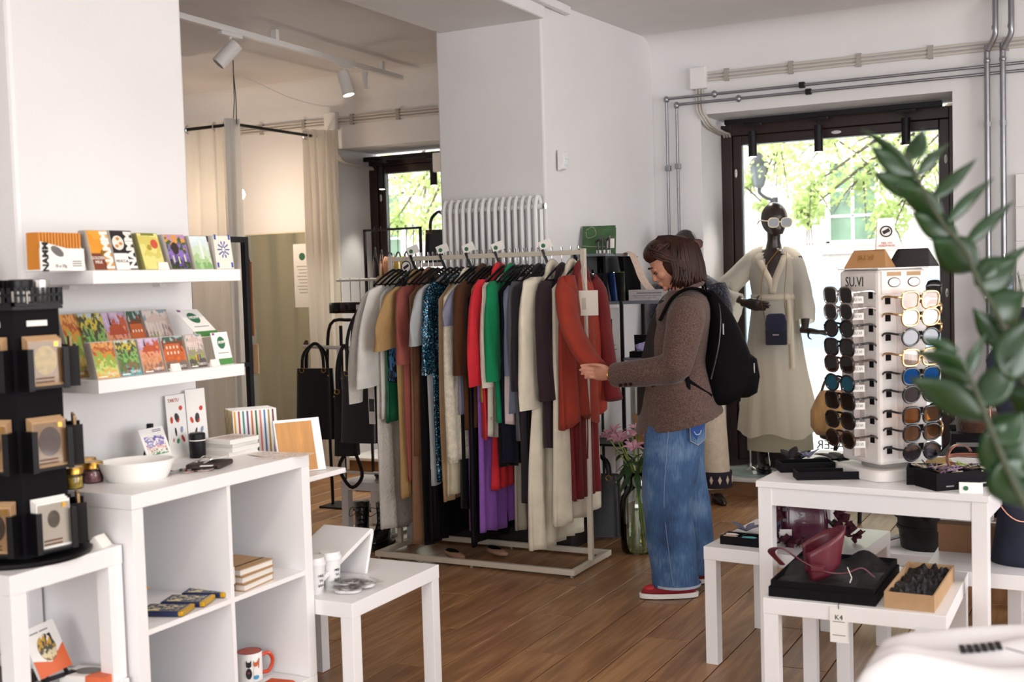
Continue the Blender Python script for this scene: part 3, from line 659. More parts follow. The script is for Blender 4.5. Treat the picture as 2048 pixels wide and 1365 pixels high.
# second shelf: picture bars in two rows
pals = {'street': ['d89a48', 'e0b060', 'c9d27a', '8fae4c', 'cf8a3c', 'a85a34', 'd9a060'], 'river': ['3f8fa0', '58a8b4', '7f6a4a', '3f7a3a', '86b060', '4a4a3c', 'c9b84a', 'b8c8cc'],
        'fountain': ['6f6168', '8a6a62', 'c98a5a', 'd89878', 'b85a3c', 'b8a0c0', 'd0b8d0'], 'town': ['56504e', '7a6a5c', 'c05a2a', 'd0703a', '8a3a1e', '3f5a4a', '9fb0b4'], 'hall': ['4a4444', '5a5250', '8fa050', '9a8a86', 'c9b8b0', 'd6c6be', '7f98a0']}
def d_small(*names):
    def f(t, w, h):
        MB().box(.0006, .001, w * .08, w * .45, h * .045, h * .075).build('text_line', inkwhite, t)
        text('TARTU', .011, inkwhite, t, (.0012, w * .7, h * .11), RT, UPV)
        if 'people' in names:
            for k, c_ in enumerate(('d9b030', 'a03028', '2f3a70')): MB().box(.0006, .0012, w * (.4 + .12 * k), w * (.4 + .12 * k) + .004, h * .22, h * .40).build('figure_print', mat('print ' + c_, c_, .6), t)
        if 'columns' in names:
            for k in range(6): MB().box(.0006, .0011, w * (.14 + .12 * k), w * (.14 + .12 * k) + .003, h * .55, h * .78).build('column_print', mat('stone print', 'e2d2ca', .6), t)
            MB().prism([(w * .1, h * .8), (w * .9, h * .8), (w * .5, h * .95)], (.0006, 0, 0), (0, 1, 0), (0, 0, 1), (1, 0, 0), .0005).build('gable_print', mat('gable print', 'cdb4aa', .6), t)
        if 'spire' in names:
            MB().prism([(w * .12, h * .62), (w * .9, h * .62), (w * .75, h * .78), (w * .3, h * .8)], (.0006, 0, 0), (0, 1, 0), (0, 0, 1), (1, 0, 0), .0005).build('roof_print', mat('roof print', 'b4502e', .6), t)
            MB().prism([(w * .25, h * .78), (w * .33, h * .78), (w * .29, h * .98)], (.0006, 0, 0), (0, 1, 0), (0, 0, 1), (1, 0, 0), .0007).build('spire_print', inkdark, t)
        if 'houses' in names:
            MB().box(.0006, .0011, w * .1, w * .8, h * .4, h * .78).build('house_print', mat('house print', 'c0602e', .6), t)
            for a in range(4):
                for b in range(2): MB().box(.0011, .0014, w * (.17 + .16 * a), w * (.17 + .16 * a) + .005, h * (.48 + .16 * b), h * (.48 + .16 * b) + .008).build('window_print', mat('window print', 'e8dcc8', .6), t)
        if 'boat' in names: MB().ell((.001, w * .45, h * .2), .0008, .010, .004, 10, 5).build('boat_print', mat('boat print', '7a4a2a', .6), t)
    return f
kinds = [('street', ()), ('river', ('boat',)), ('fountain', ('spire',)), ('town', ('houses',)), ('hall', ('columns', 'people'))]
names = {'street': 'yellow street scene', 'river': 'river boat scene', 'fountain': 'red roof and spire scene', 'town': 'orange houses scene', 'hall': 'columned hall scene'}
G2 = 'picture bars on the lower shelf'
for (k, d), y, w in zip(kinds, (2.311, 2.396, 2.484, 2.575, 2.673), (.082, .08, .084, .09, .076)):
    pack('picture bar with a %s in the front row' % names[k], (-2.494, y, Z2), w, .105, .009, .24, pic('print ' + k, pals[k], 9, len(k)), ed, 'chocolate bar', G2, deco=d_small(*d), n=3)
for (k, d), y, w in zip(kinds, (2.345, 2.40, 2.50, 2.592, 2.65), (.07, .10, .09, .072, .15)):
    pack('picture bar with a %s at the back' % names[k], (-2.615, y, Z2), w if w < .12 else .12, .19, .009, .33, pic('print ' + k, pals[k], 9, len(k)), ed, 'chocolate bar', G2, deco=d_small(*d), n=2)
def d_hopp(t, w, h):
    MB().box(.0006, .001, .0015, w - .0015, .0015, h * .2).build('green_band', inkgreen, t)
    MB().ell((.001, w * .5, h * .68), .0008, w * .24, h * .19, 18, 7).build('round_logo', mat('logo green', '2f6a4a', .6), t)
    text('HOPP', w * .16, inkwhite, t, (.0022, w * .5, h * .69), RT, UPV, bold=.0004)
    MB().box(.0006, .001, w * .2, w * .85, h * .36, h * .38).build('text_line', inkgrey, t)
    MB().box(.0006, .0012, w * .05, w * .2, h * .92, h * .985).build('corner_mark', mat('violet print', '8a4a8a', .6), t)
pack('white leaflet with a green round logo standing at the shelf end', (-2.494, 2.79, Z2), .075, .105, .002, .22, paper, paper, 'leaflet', 'leaflets with green logo', deco=d_hopp)
pack('white leaflet with a green round logo lying far back behind the front row', (-2.54, 2.765, Z2 + .09), .10, .13, .002, .85, paper, paper, 'leaflet', 'leaflets with green logo', deco=d_hopp)
for y, z, g in ((2.555, Z1, 'upper'), (2.585, Z2, 'lower'), (2.755, Z2, 'lower ')):
    o = MB().prism([(0, 0), (.012, 0), (.004, .022), (.002, .022)], (0, 0, 0), (1, 0, 0), (0, 0, 1), (0, 1, 0), .036).build('price_card', tagw, None, loc=(-2.4935, y, z)); tag(o, {'upper': 'small white folded price card on the upper shelf', 'lower': 'small white folded price card before the red roof picture bar', 'lower ': 'small white folded price card beside the green logo leaflet'}[g], 'price card')

# cube shelf unit on a plinth
structure(MB().box(-2.737, -2.352, 2.283, 3.035, 0, .163).build('trim_6', white))
K = thing('cube_shelf', 'white four-cube shelf unit standing by the left column', 'shelf unit', (-2.737, 2.271, .163))
kw, kd = .385 + .004, .77
MB().box(0, .389, 0, .77, .73, .77).build('top_panel', white, K, bevel=.0015)
MB().box(0, .389, 0, .77, 0, .04).build('bottom_panel', white, K, bevel=.0015)
for y in (0, .73): MB().box(.001, .388, y, y + .04, .0405, .7295).build('side_panel', white, K, bevel=.001)
MB().box(.002, .384, .3775, .3925, .0405, .7295).build('divider', white, K)
for y in (.0405, .393): MB().box(.002, .384, y, y + .3365, .3775, .3925).build('cube_board', white, K)
MB().box(.0, .006, .04, .73, .04, .73).build('back_panel', mat('shelf back', 'dfe3e5', .5), K)
# things on the cube shelf
ZK = .933
b = thing('bowl', 'white oval melamine bowl at the front of the cube shelf top', 'bowl', (-2.535, 2.478, ZK), .9)
def oval(r, z, k=1.25): return [(r * k * math.cos(2 * PI * j / 32), r * math.sin(2 * PI * j / 32), z) for j in range(32)]
MB().rings([oval(.002, .005), oval(.055, .005), oval(.055, 0), oval(.066, 0), oval(.072, .01), oval(.086, .052), oval(.086, .056), oval(.082, .056), oval(.068, .012), oval(.002, .009)], caps=False).build('bowl_body', mat('melamine', 'f3f0ec', .35), b, smooth=True)
MB().obox((.02, .0, .03), (1, .2, .1), (0, 1, 0), (0, 0, 1), .035, .02, .002).build('leaflet_inside', mat('pink print', 'd8a9a0', .6), b)
jarglass = thin_glass('jar glass', (.96, .97, .96), .07)
for k, (x, y, c_, lb) in enumerate(((-2.60, 2.30, 'c9a83a', 'with yellow pieces at the shelf edge'), (-2.625, 2.395, 'a06a70', 'with pink petals'), (-2.70, 2.44, '8a4a3a', 'with red pieces beside the bowl'), (-2.70, 2.33, '7a8a4a', 'with green leaves at the wall'))):
    t = thing('spice_jar', 'small glass jar %s under a gold lid' % lb, 'jar', (x, y, ZK), group='gold lidded jars')
    MB().lathe([(.0, 0), (.028, 0), (.03, .004), (.03, .036), (.026, .042), (.026, .045)], 20).build('glass', jarglass, t, smooth=True)
    MB().lathe([(.0, .003), (.027, .003), (.027, .033), (.0, .035)], 16).build('filling', mat('filling ' + c_, c_, .9, var=.5, vs=90), t, smooth=True)
    MB().lathe([(.0, .06), (.029, .06), (.031, .057), (.031, .042), (.0, .042)], 24).build('lid', brass, t, smooth=True)
ea = thing('mini_easel', 'small black tabletop easel holding a postcard on the cube shelf', 'easel', (-2.64, 2.625, ZK), .12)
MB().bar((.03, .0, 0), (-.015, .035, .12), .007).bar((.03, .075, 0), (-.015, .04, .12), .007).build('front_legs', blackmetal, ea)
MB().bar((-.05, .038, 0), (-.015, .038, .115), .007).build('rear_leg', blackmetal, ea)
MB().box(.02, .036, -.005, .08, .022, .028).build('ledge', blackmetal, ea)
MB().box(-.022, -.008, .03, .046, .115, .135).build('clamp', blackmetal, ea)
pc = thing('postcard', 'white postcard with a violet and green festival drawing on the mini easel', 'postcard', (-2.612, 2.600, ZK + .030), .12)
pc.rotation_euler = (0, -.35, .12)
MB().box(0, .002, 0, .115, 0, .098).build('card', paper, pc)
MB().box(.002, .0024, .012, .103, .012, .072).build('drawing', pic('festival print', ['f0ede6', '4a8a5a', 'f0ede6', 'e8b8a8', '8f8ac4', 'f0ede6', '6a62b0', 'efeae2'], 13, 4), pc)
for k in range(2): MB().box(.002, .0024, .06, .1, .084 + k * .005, .086 + k * .005).build('text_line', inkblue, pc)
bj = thing('black_tin', 'tall black cylinder tin with a pale ring on the cube shelf', 'tin', (-2.655, 2.86, ZK))
MB().lathe([(0, 0), (.0245, 0), (.026, .003), (.026, .056), (0, .056)], 24).build('body', blackplas, bj, smooth=True)
MB().lathe([(0, .056), (.0265, .056), (.0265, .059), (0, .059)], 24).build('ring', tagw, bj, smooth=True)
MB().lathe([(0, .059), (.026, .059), (.026, .078), (.022, .081), (0, .081)], 24).build('lid', blackplas, bj, smooth=True)
wl = thing('leather_case', 'dark brown leather case with a white card on the cube shelf', 'case', (-2.475, 2.70, ZK), .35)
brl = mat('dark brown leather', '33241f', .5, bump=.1, bs=200)
MB().box(-.055, .055, -.03, .085, 0, .016).build('case_body', brl, wl, bevel=.006)
MB().box(-.03, .04, -.06, -.03, 0, .01).build('strap', brl, wl, bevel=.004)
MB().obox((.0, .04, .022), (1, 0, .15), (0, 1, 0), (-.15, 0, 1), .045, .028, .0008).build('name_card', paper, wl)
MB().tube(curve([(0, -.02, .018), (.02, -.005, .03), (-.01, .01, .034), (-.02, -.01, .022)], 10), .003, 6).build('metal_clasp', chrome, wl)
MB().obox((.02, -.045, .014), (1, .3, 0), (0, 1, 0), (0, 0, 1), .018, .006, .001).build('white_tag', paper, wl)
for k in range(4):
    t = thing('booklet', 'white booklet, %s in the pile by the wooden notebook' % ['lowest', 'second', 'third', 'topmost'][k], 'book', (-2.675 + (k % 2) * .006, 2.905 + (k % 3) * .004, ZK + k * .0135), .05 * (k % 3) - .04, 'white booklets on the cube shelf')
    MB().box(.0, .115, .0, .135, .0015, .0115).build('pages', mat('page edges', 'e4dfd8', .8), t)
    MB().box(-.0, .117, -.001, .136, 0, .0015).box(0, .117, -.001, .136, .0115, .013).box(-.001, 0, -.001, .136, 0, .013).build('cover', paper, t)
    if k == 3: MB().box(.02, .1, .02, .11, .013, .0133).build('drawing', pic('line drawing', ['f2efe9', 'f2efe9', 'd8c8bc', 'f2efe9', 'c8b0a8'], 16, 1), t)
for k, (x, y, r_) in enumerate(((-2.45, 2.89, .2), (-2.42, 2.96, .05), (-2.53, 2.95, -.3))):
    o = MB().box(0, .10, 0, .075, 0, .0008).build('sticker_sheet', pic('sticker print', ['f0e8e0', 'f0e8e0', 'd8b0a0', 'efe7df', 'c8b8a8', 'f0e8e0'], 15, 3 + k), None, loc=(x, y, ZK + .0005 + k * .0009), rz=r_); tag(o, 'flat sticker sheet with small drawings, %s on the cube shelf' % ['middle one', 'one nearest the front corner', 'one nearest the booklets'][k], 'stickers', 'sticker sheets')
sel = thin_glass('cellophane', (.98, .98, .98), .1, .05)
for k, (x, y, r_) in enumerate(((-2.50, 2.545, .3), (-2.475, 2.615, .1), (-2.44, 2.65, .5), (-2.53, 2.57, -.4))):
    t = thing('badge_pack', 'pink and white badge in clear wrap, number %s from the bowl' % ['one', 'two', 'three', 'four'][k], 'badge', (x, y, ZK), r_, 'wrapped badges'); t['label'] = ['pink badge in clear wrap against the bowl', 'pink badge in clear wrap before the leather case', 'pale badge in clear wrap at the shelf front edge', 'red badge in clear wrap behind the bowl rim'][k]
    MB().ell((0, 0, .004), .028, .02, .0035, 14, 5).build('badge', pic('badge print', ['d8a098', 'efe6e0', 'c8685a', 'efe6e0'], 6, k), t, smooth=2)
    MB().obox((0, 0, .0078), (1, 0, .03), (0, 1, .02), (0, 0, 1), .034, .026, .0004).build('wrap', sel, t)
for k, (y, r_) in enumerate(((2.795, .02), (2.885, -.03))):
    t = thing('print_sheet', ['leaning white print with red and black figures behind the black tin', 'leaning white print with small figures half hidden at the column edge'][k], 'print', (-2.712, y, ZK), 0, 'leaning prints'); t.rotation_euler = (0, -.06, r_)
    MB().box(0, .002, 0, .088, 0, .205 if k == 0 else .215).build('sheet', paper, t)
    for j, (y_, z_, w_, h_, c_) in enumerate(((.02, .125, .007, .012, 'c9432f'), (.045, .13, .011, .017, '3a3434'), (.05, .122, .006, .009, 'c9432f'), (.065, .16, .009, .008, 'c9432f'), (.035, .085, .005, .015, '3a3434'), (.042, .055, .007, .009, '3f8a5a'), (.066, .06, .006, .014, 'c9432f'), (.062, .09, .007, .011, '8f98b4'), (.022, .06, .003, .007, 'c9432f'))): MB().ell((.0022, y_, z_ - .01 * k), .0005, w_, h_, 9, 5, Matrix.Rotation(.5 * math.sin(j * 2.3 + k), 3, 'X')).build('figure_print', mat('figure ' + c_, c_, .6), t)
    if k == 0: text('TARTU', .016, inkred, t, (.0027, .034, .187), RT, UPV)
# cubes
Z3 = .163 + .3925
nav = mat('navy wrapper', '1c2750', .35, var=.2, vs=25); gold = mat('gold foil', 'd6a92a', .3, .6)
for k in range(3):
    t = thing('wrapped_chocolate', 'navy chocolate bar with gold ends lying in the upper left cube, %s' % ['nearest the front left', 'middle one', 'farthest right'][k], 'chocolate bar', (-2.405 - k * .012, 2.42 + k * .10, Z3), 0.35, 'navy chocolate bars')
    MB().box(-.075, .06, -.0, .085, 0, .016).build('wrapper', nav, t, bevel=.005)
    MB().box(-.06, .04, .01, .072, .016, .0166).build('printed_front', pic('night town print', ['1c2750', '26346a', 'd9d2b8', '3a5a9a', 'e8d8a0', '1c2750'], 9, k), t)
    MB().box(.045, .062, -.001, .086, .002, .017).build('gold_end', gold, t, bevel=.004)
o = thing('paper_bag', 'crumpled brown and white paper bag at the left of the upper left cube', 'bag', (-2.46, 2.335, Z3))
MB().rings([[(-.03, -.02, 0), (.05, -.02, 0), (.05, .02, 0), (-.03, .02, 0)], [(-.03, -.018, .09), (.052, -.018, .085), (.05, .02, .085), (-.03, .02, .09)]]).build('white_part', paper, o)
MB().rings([[(-.03, -.018, .09), (.052, -.018, .085), (.05, .02, .085), (-.03, .02, .09)], [(-.02, -.012, .14), (.06, .0, .12), (.07, .03, .10), (-.02, .01, .15)]]).build('brown_top', kraft, o)
for k in range(3):
    t = thing('spiral_notebook', ['kraft spiral notebook at the bottom of the pile in the upper right cube', 'kraft spiral notebook in the middle of the pile in the upper right cube', 'kraft spiral notebook with black print on top of the pile in the upper right cube'][k], 'notebook', (-2.62 + .008 * (2 - k), 2.70 + .012 * k, Z3 + k * .0225), .10 - .05 * k, 'kraft notebooks')
    MB().box(0, .24, 0.0, .15, .003, .019).build('pages', mat('page edges', 'e4dfd8', .8), t)
    MB().box(-.003, .243, -.002, .152, 0, .003).build('back_cover', kraft, t); MB().box(-.003, .243, -.002, .152, .019, .022).build('front_cover', kraft, t)
    MB().box(.20, .206, -.003, .153, -.0, .0225).build('elastic_band', blackcard, t)
    for j in range(11): MB().tube([(.0 + .009 * math.cos(a) - .002, .012 + j * .0125, .011 + .0125 * math.sin(a)) for a in [2 * PI * q / 10 for q in range(10)]], .0016, 5, loop=True).build('spiral_ring', blackmetal, t)
    if k == 2:
        for j in range(2): MB().box(.07 + .024 * j, .082 + .024 * j, .03 + .012 * j, .12 - .012 * j, .022, .0224).build('text_line', mat('faded print', '6a5238', .8), t)
t = thing('sweet_bag', 'small clear bag with red sweets in the upper right cube', 'bag', (-2.40, 2.685, Z3))
MB().ell((0, 0, .018), .024, .02, .018, 12, 7).build('sweets', mat('red sweets', 'b8423c', .4, var=.4, vs=60), t, smooth=2)
MB().rings([[(-.02, -.015, .03), (.02, -.015, .03), (.02, .015, .03), (-.02, .015, .03)], [(-.03, -.003, .085), (.03, -.003, .085), (.03, .003, .085), (-.03, .003, .085)]]).build('wrap', mat('milky wrap', 'e6e2df', .3), t)
Z4 = .163 + .0405
mg = thing('mug', 'white mug with red inside and handle and painted animals in the lower right cube', 'mug', (-2.515, 2.905, Z4), -.4)
red = mat('red glaze', 'c9411f', .2); 
MB().lathe([(0, 0), (.036, 0), (.04, .004), (.0405, .094), (.0395, .096)], 32).build('outside', mat('white glaze', 'f2f0ee', .18), mg, smooth=True)
MB().lathe([(.0395, .0965), (.037, .0965), (.036, .01), (0, .008)], 32).build('inside', red, mg, smooth=True)
MB().tube(curve([(.01, .038, .078), (.012, .062, .08), (.014, .075, .055), (.012, .062, .022), (.01, .038, .02)], 18), .0065, 8).build('handle', red, mg, smooth=True)
def on_mug(a, z, sx, sz, m, nm, n=12):
    c = V(.0412 * math.cos(a), .0412 * math.sin(a), z); tq = V(-math.sin(a), math.cos(a), 0)
    MB().prism([(sx * math.cos(2 * PI * j / n), sz * math.sin(2 * PI * j / n)) for j in range(n)], c, tq, (0, 0, 1), (math.cos(a), math.sin(a), 0), .0008).build(nm, m, mg)
def tri_mug(a, z, pts, m, nm):
    c = V(.0412 * math.cos(a), .0412 * math.sin(a), z); tq = V(-math.sin(a), math.cos(a), 0)
    MB().prism(pts, c, tq, (0, 0, 1), (math.cos(a), math.sin(a), 0), .0008).build(nm, m, mg)
fox = mat('fox orange', 'c8683a', .4)
on_mug(-.55, .034, .010, .018, inkdark, 'cat_body'); on_mug(-.55, .062, .009, .009, inkdark, 'cat_head'); tri_mug(-.55, .066, [(-.009, 0), (-.003, .004), (-.008, .012)], inkdark, 'cat_ear'); tri_mug(-.55, .066, [(.009, 0), (.008, .012), (.003, .004)], inkdark, 'cat_ear'); on_mug(-.55, .036, .005, .004, mat('pink patch', 'd86a8a', .4), 'cat_patch')
on_mug(.02, .038, .009, .016, inkwhite, 'fox_shirt'); on_mug(.02, .062, .009, .007, fox, 'fox_head'); tri_mug(.02, .066, [(-.009, -.002), (-.004, .002), (-.008, .01)], fox, 'fox_ear'); tri_mug(.02, .066, [(.009, -.002), (.008, .01), (.004, .002)], fox, 'fox_ear'); tri_mug(.02, .05, [(.008, -.002), (.011, -.002), (.014, .03), (.011, .03)], fox, 'fox_arm'); on_mug(.02, .02, .010, .007, mat('blue shorts', '4a9ac8', .4), 'fox_shorts')
o = MB().rings([[(x, y, 0) for x, y in ((0, 0), (.1, -.01), (.11, .05), (.01, .06))], [(x, y, .016) for x, y in ((.01, .005), (.09, .0), (.10, .045), (.015, .055))]]).build('felt_pouch', mat('orange felt', 'c9542c', .9), None, smooth=False, bevel=.006, loc=(-2.44, 2.86, Z4), rz=.25); tag(o, 'orange felt pouch lying before the mug', 'pouch')
o = MB().ell((0, 0, .045), .07, .06, .045, 16, 9).build('folded_beanie', mat('lilac knit', 'b8a0c8', .95, bump=.4, bs=120, var=.1), None, smooth=2, loc=(-2.56, 2.46, Z4)); tag(o, 'soft lilac knitted beanie in the lower left cube', 'beanie')

# stacked side tables with the revolving display
lack('low white side table carrying a smaller table and books at the far left', (-2.92, 1.705, 0), 0, h=.44)
lack('small white table on top of the low one, under the black revolving display', (-2.745, 1.903, .44), 0, .364, .358, .36)
o = MB().prism([(0, 0), (.05, 0), (.027, .03), (.023, .03)], (0, 0, 0), (1, 0, 0), (0, 0, 1), (0, 1, 0), .05).build('price_card', tagw, None, loc=(-2.445, 2.195, .80), rz=.3); tag(o, 'white tent price card on the small left table', 'price card')
dsp = thing('revolving_display', 'black revolving display tower of packets with tins on top', 'display stand', (-2.535, 2.075, .80))
MB().lathe([(0, 0), (.165, 0), (.168, .004), (.168, .012), (.16, .016), (0, .016)], 40).build('turntable', blackplas, dsp, smooth=True)
cr_ = .126; a0 = math.radians(-8)
hexp = lambda r, z: [(r * math.cos(a0 + PI / 6 + PI / 3 * k), r * math.sin(a0 + PI / 6 + PI / 3 * k), z) for k in range(6)]
MB().rings([hexp(cr_, .016), hexp(cr_, .64)]).build('column', blackcard, dsp)
winm = thin_glass('packet window', (.95, .93, .9), .02, .05)
packs = []
for f_ in range(6):
    a = a0 + PI / 3 * f_; n = V(math.cos(a), math.sin(a), 0); t_ = V(-math.sin(a), math.cos(a), 0); ap = cr_ * math.cos(PI / 6)
    for tier in range(3):
        z = .03 + tier * .205; c = n * (ap + .022)
        m = MB(); m.obox(c + V(0, 0, z + .004), t_, n, (0, 0, 1), .056, .022, .003)
        m.obox(c + t_ * .054 + V(0, 0, z + .05), t_, n, (0, 0, 1), .003, .022, .052); m.obox(c - t_ * .054 + V(0, 0, z + .05), t_, n, (0, 0, 1), .003, .022, .052)
        m.obox(c + t_ * .049 + n * .022 + V(0, 0, z + .05), t_, n, (0, 0, 1), .008, .0012, .052); m.obox(c - t_ * .049 + n * .022 + V(0, 0, z + .05), t_, n, (0, 0, 1), .008, .0012, .052)
        m.build('pocket', blackplas, dsp)
        packs.append((f_, tier, n, t_, c, z, a))
    MB().obox(n * (ap + .001) + V(0, 0, .605), t_, n, (0, 0, 1), .028, .001, .007).build('name_plate', tagw, dsp)
MB().rings([hexp(.138, .64), hexp(.138, .648)]).build('top_plate', blackplas, dsp)
# perforated rim
for f_ in range(6):
    a = a0 + PI / 3 * f_; n = V(math.cos(a), math.sin(a), 0); t_ = V(-math.sin(a), math.cos(a), 0); ap = .138 * math.cos(PI / 6)
    m = MB(); m.obox(n * ap + V(0, 0, .654), t_, n, (0, 0, 1), .064, .0015, .005); m.obox(n * ap + V(0, 0, .676), t_, n, (0, 0, 1), .064, .0015, .003)
    for j in range(9): m.obox(n * ap + t_ * (-.06 + j * .015) + V(0, 0, .675), t_, n, (0, 0, 1), .004, .0015, .020)
    m.build('perforated_rim', blackplas, dsp)
fills = ['b8a8a4', '4a2420', 'd8b85a', '3a2a28', '5a4440', 'c9b0a0']; cnt = 0
for (f_, tier, n, t_, c, z, a) in packs:
    facing = f_ in (0, 5, 1, 4)
    if not facing: continue
    where = {0: 'right', 5: 'left', 1: 'far right', 4: 'far left'}[f_] + ' side, ' + ['bottom', 'middle', 'top'][tier] + ' pocket'
    whitep = (f_ == 0 and tier == 0); bm2 = paper if whitep else kraft
    for q in range(3 if f_ in (0, 5) else 1):
        lb = ('white' if whitep else 'kraft') + ' packet with a round window, display tower ' + where + ['', ', second behind', ', third behind'][q]
        t = thing('packet', lb, 'packet', V(-2.535, 2.075, .80) + c + n * (.010 - q * .009) + V(0, 0, z + .0075), a, 'packets in the display tower')
        t.rotation_euler = (0, -.02, a)
        MB().box(-.006, 0, -.047, .047, 0, .118 + .004 * q).build('packet_card', bm2, t)
        if q == 0:
            col = '77746f' if whitep else fills[cnt % 6]
            MB().prism([(.031 * math.cos(2 * PI * j / 24) * (.55 if whitep else 1), .037 * math.sin(2 * PI * j / 24) * (.6 if whitep else 1)) for j in range(24)], (.0, 0, .064 if not whitep else .072), (0, 1, 0), (0, 0, 1), (1, 0, 0), .0012).build('filling', mat('tea ' + col, col, .6, var=.25, vs=60), t)
            MB().box(.0013, .0016, -.045, .045, .006, .112).build('clear_window', winm, t)
            MB().box(.0, .002, .024, .036, .098, .11).build('seal', brass, t)
            for j in range(2): MB().box(.0, .0022, -.03, .02, .008 + j * .009, .012 + j * .009).build('text_line', mat('print brown', '6a4630', .7), t)
            cnt += 1
tinm = mat('brushed tin', 'bfbdb8', .3, .9)
for k, (dx, dy, m, lb) in enumerate(((-.065, -.05, tinm, 'silver tin at the left end of the display tower top'), (-.005, -.055, blackplas, 'black tin with a label, left of two on the display tower'), (.062, -.02, blackplas, 'black tin with a label, right of two on the display tower'), (.03, .06, tinm, 'silver tin without a label on the display tower'), (-.04, .04, blackplas, 'black tin at the back of the display tower'))):
    t = thing('tea_tin', lb, 'tin', (-2.535 + dx, 2.075 + dy, 1.448), group='tins on the display tower')
    MB().lathe([(0, 0), (.029, 0), (.03, .002), (.03, .05), (0, .05)], 24).build('body', m, t, smooth=True); MB().lathe([(0, .05), (.031, .05), (.031, .066), (.029, .068), (0, .068)], 24).build('lid', m, t, smooth=True)
    if 'label' in lb and 'without' not in lb: MB().tube([(.0302 * math.cos(a), .0302 * math.sin(a), .024) for a in [-1.4 + .2 * j for j in range(10)]], .0006, 4, ry=.012, ref=(0, 0, 1)).build('label_strip', tagw, t) if False else MB().grid(lambda u, v: V(.0306 * math.cos(-1.5 + 1.6 * u), .0306 * math.sin(-1.5 + 1.6 * u), .012 + .026 * v), 10, 1).build('label_strip', tagw, t)
o = MB().obox((0, 0, 0), (1, .8, .25), (-.8, 1, 0), (0, 0, 1), .055, .0012, .016).build('shelf_sign', tagw, None, loc=(-2.51, 1.955, 1.455)); tag(o, 'slanted white sign on the rim of the display tower', 'sign')
o = MB().box(-.0, .03, -.001, .001, 0, .03).build('price_label', tagw, None, loc=(-2.445, 2.015, 1.455), rz=.5); tag(o, 'small white price label hooked on the right rim of the display tower', 'price card')
fr_ = thing('metal_stand', 'black metal frame standing behind the display tower at the left edge', 'frame', (-2.78, 1.92, .8))
MB().box(-.008, .008, .235, .255, 0, .77).build('post', blackmetal, fr_); MB().box(-.008, .008, -.1, .255, .75, .77).build('top_bar', blackmetal, fr_); MB().box(-.008, .008, -.1, -.08, 0, .75).build('post', blackmetal, fr_); MB().box(-.03, .03, -.1, .255, 0, .01).build('foot', blackmetal, fr_)
# books below
e2 = thing('mini_easel', 'small black easel holding the orange booklet under the left table', 'easel', (-2.54, 2.11, .44), -.1)
MB().bar((.03, 0, 0), (-.02, .03, .13), .008).bar((.03, .07, 0), (-.02, .04, .13), .008).bar((-.06, .035, 0), (-.02, .035, .12), .008).box(.015, .035, -.01, .085, .018, .024).build('easel_frame', blackmetal, e2)
e2b = thing('orange_booklet', 'orange and white booklet with an oval photo on the black easel', 'book', (-2.515, 2.09, .468), -.1); e2b.rotation_euler = (0.12, -.42, -.1)
MB().box(-.012, 0, 0, .10, 0, .135).build('pages', paper, e2b); orange = mat('coral cover', 'd9683c', .5)
MB().prism([(0, 0), (.10, 0), (.10, .068), (.05, .03), (0, .05)], (0, 0, 0), (0, 1, 0), (0, 0, 1), (1, 0, 0), .001).build('coral_panel', orange, e2b)
MB().prism([(.026 * math.cos(2 * PI * j / 24), .036 * math.sin(2 * PI * j / 24)) for j in range(24)], (0, .052, .07), (0, 1, 0), (0, 0, 1), (1, 0, 0), .002).build('oval_photo', pic('photo print', ['8a6a3a', 'd8c8a0', '4a4a3a', 'c89a3a', 'efe6d8'], 8, 6), e2b)
for k in range(2): MB().box(0, .0012, .02 + .03 * k, .045 + .03 * k, .116, .119).build('text_line', inkgrey, e2b)
t = thing('orange_box', 'coral and white box with a dark oval window lying on the low left table', 'box', (-2.50, 2.155, .44), .25)
MB().box(-.02, .12, 0, .09, 0, .02).build('box_body', paper, t, bevel=.003); MB().box(.06, .121, -.001, .091, .0, .021).build('coral_end', orange, t); MB().prism([(.035 * math.cos(2 * PI * j / 24), .026 * math.sin(2 * PI * j / 24)) for j in range(24)], (.04, .045, .0212), (1, 0, 0), (0, 1, 0), (0, 0, 1), .0006).build('oval_window', mat('dark window', '6a6662', .3), t)
o = MB().box(0, .16, 0, .12, 0, .03).build('dark_book', mat('dark cover', '3a2a26', .5), None, bevel=.003, loc=(-2.72, 2.0, .44), rz=.2); tag(o, 'dark brown book lying behind the easel on the low left table', 'book')

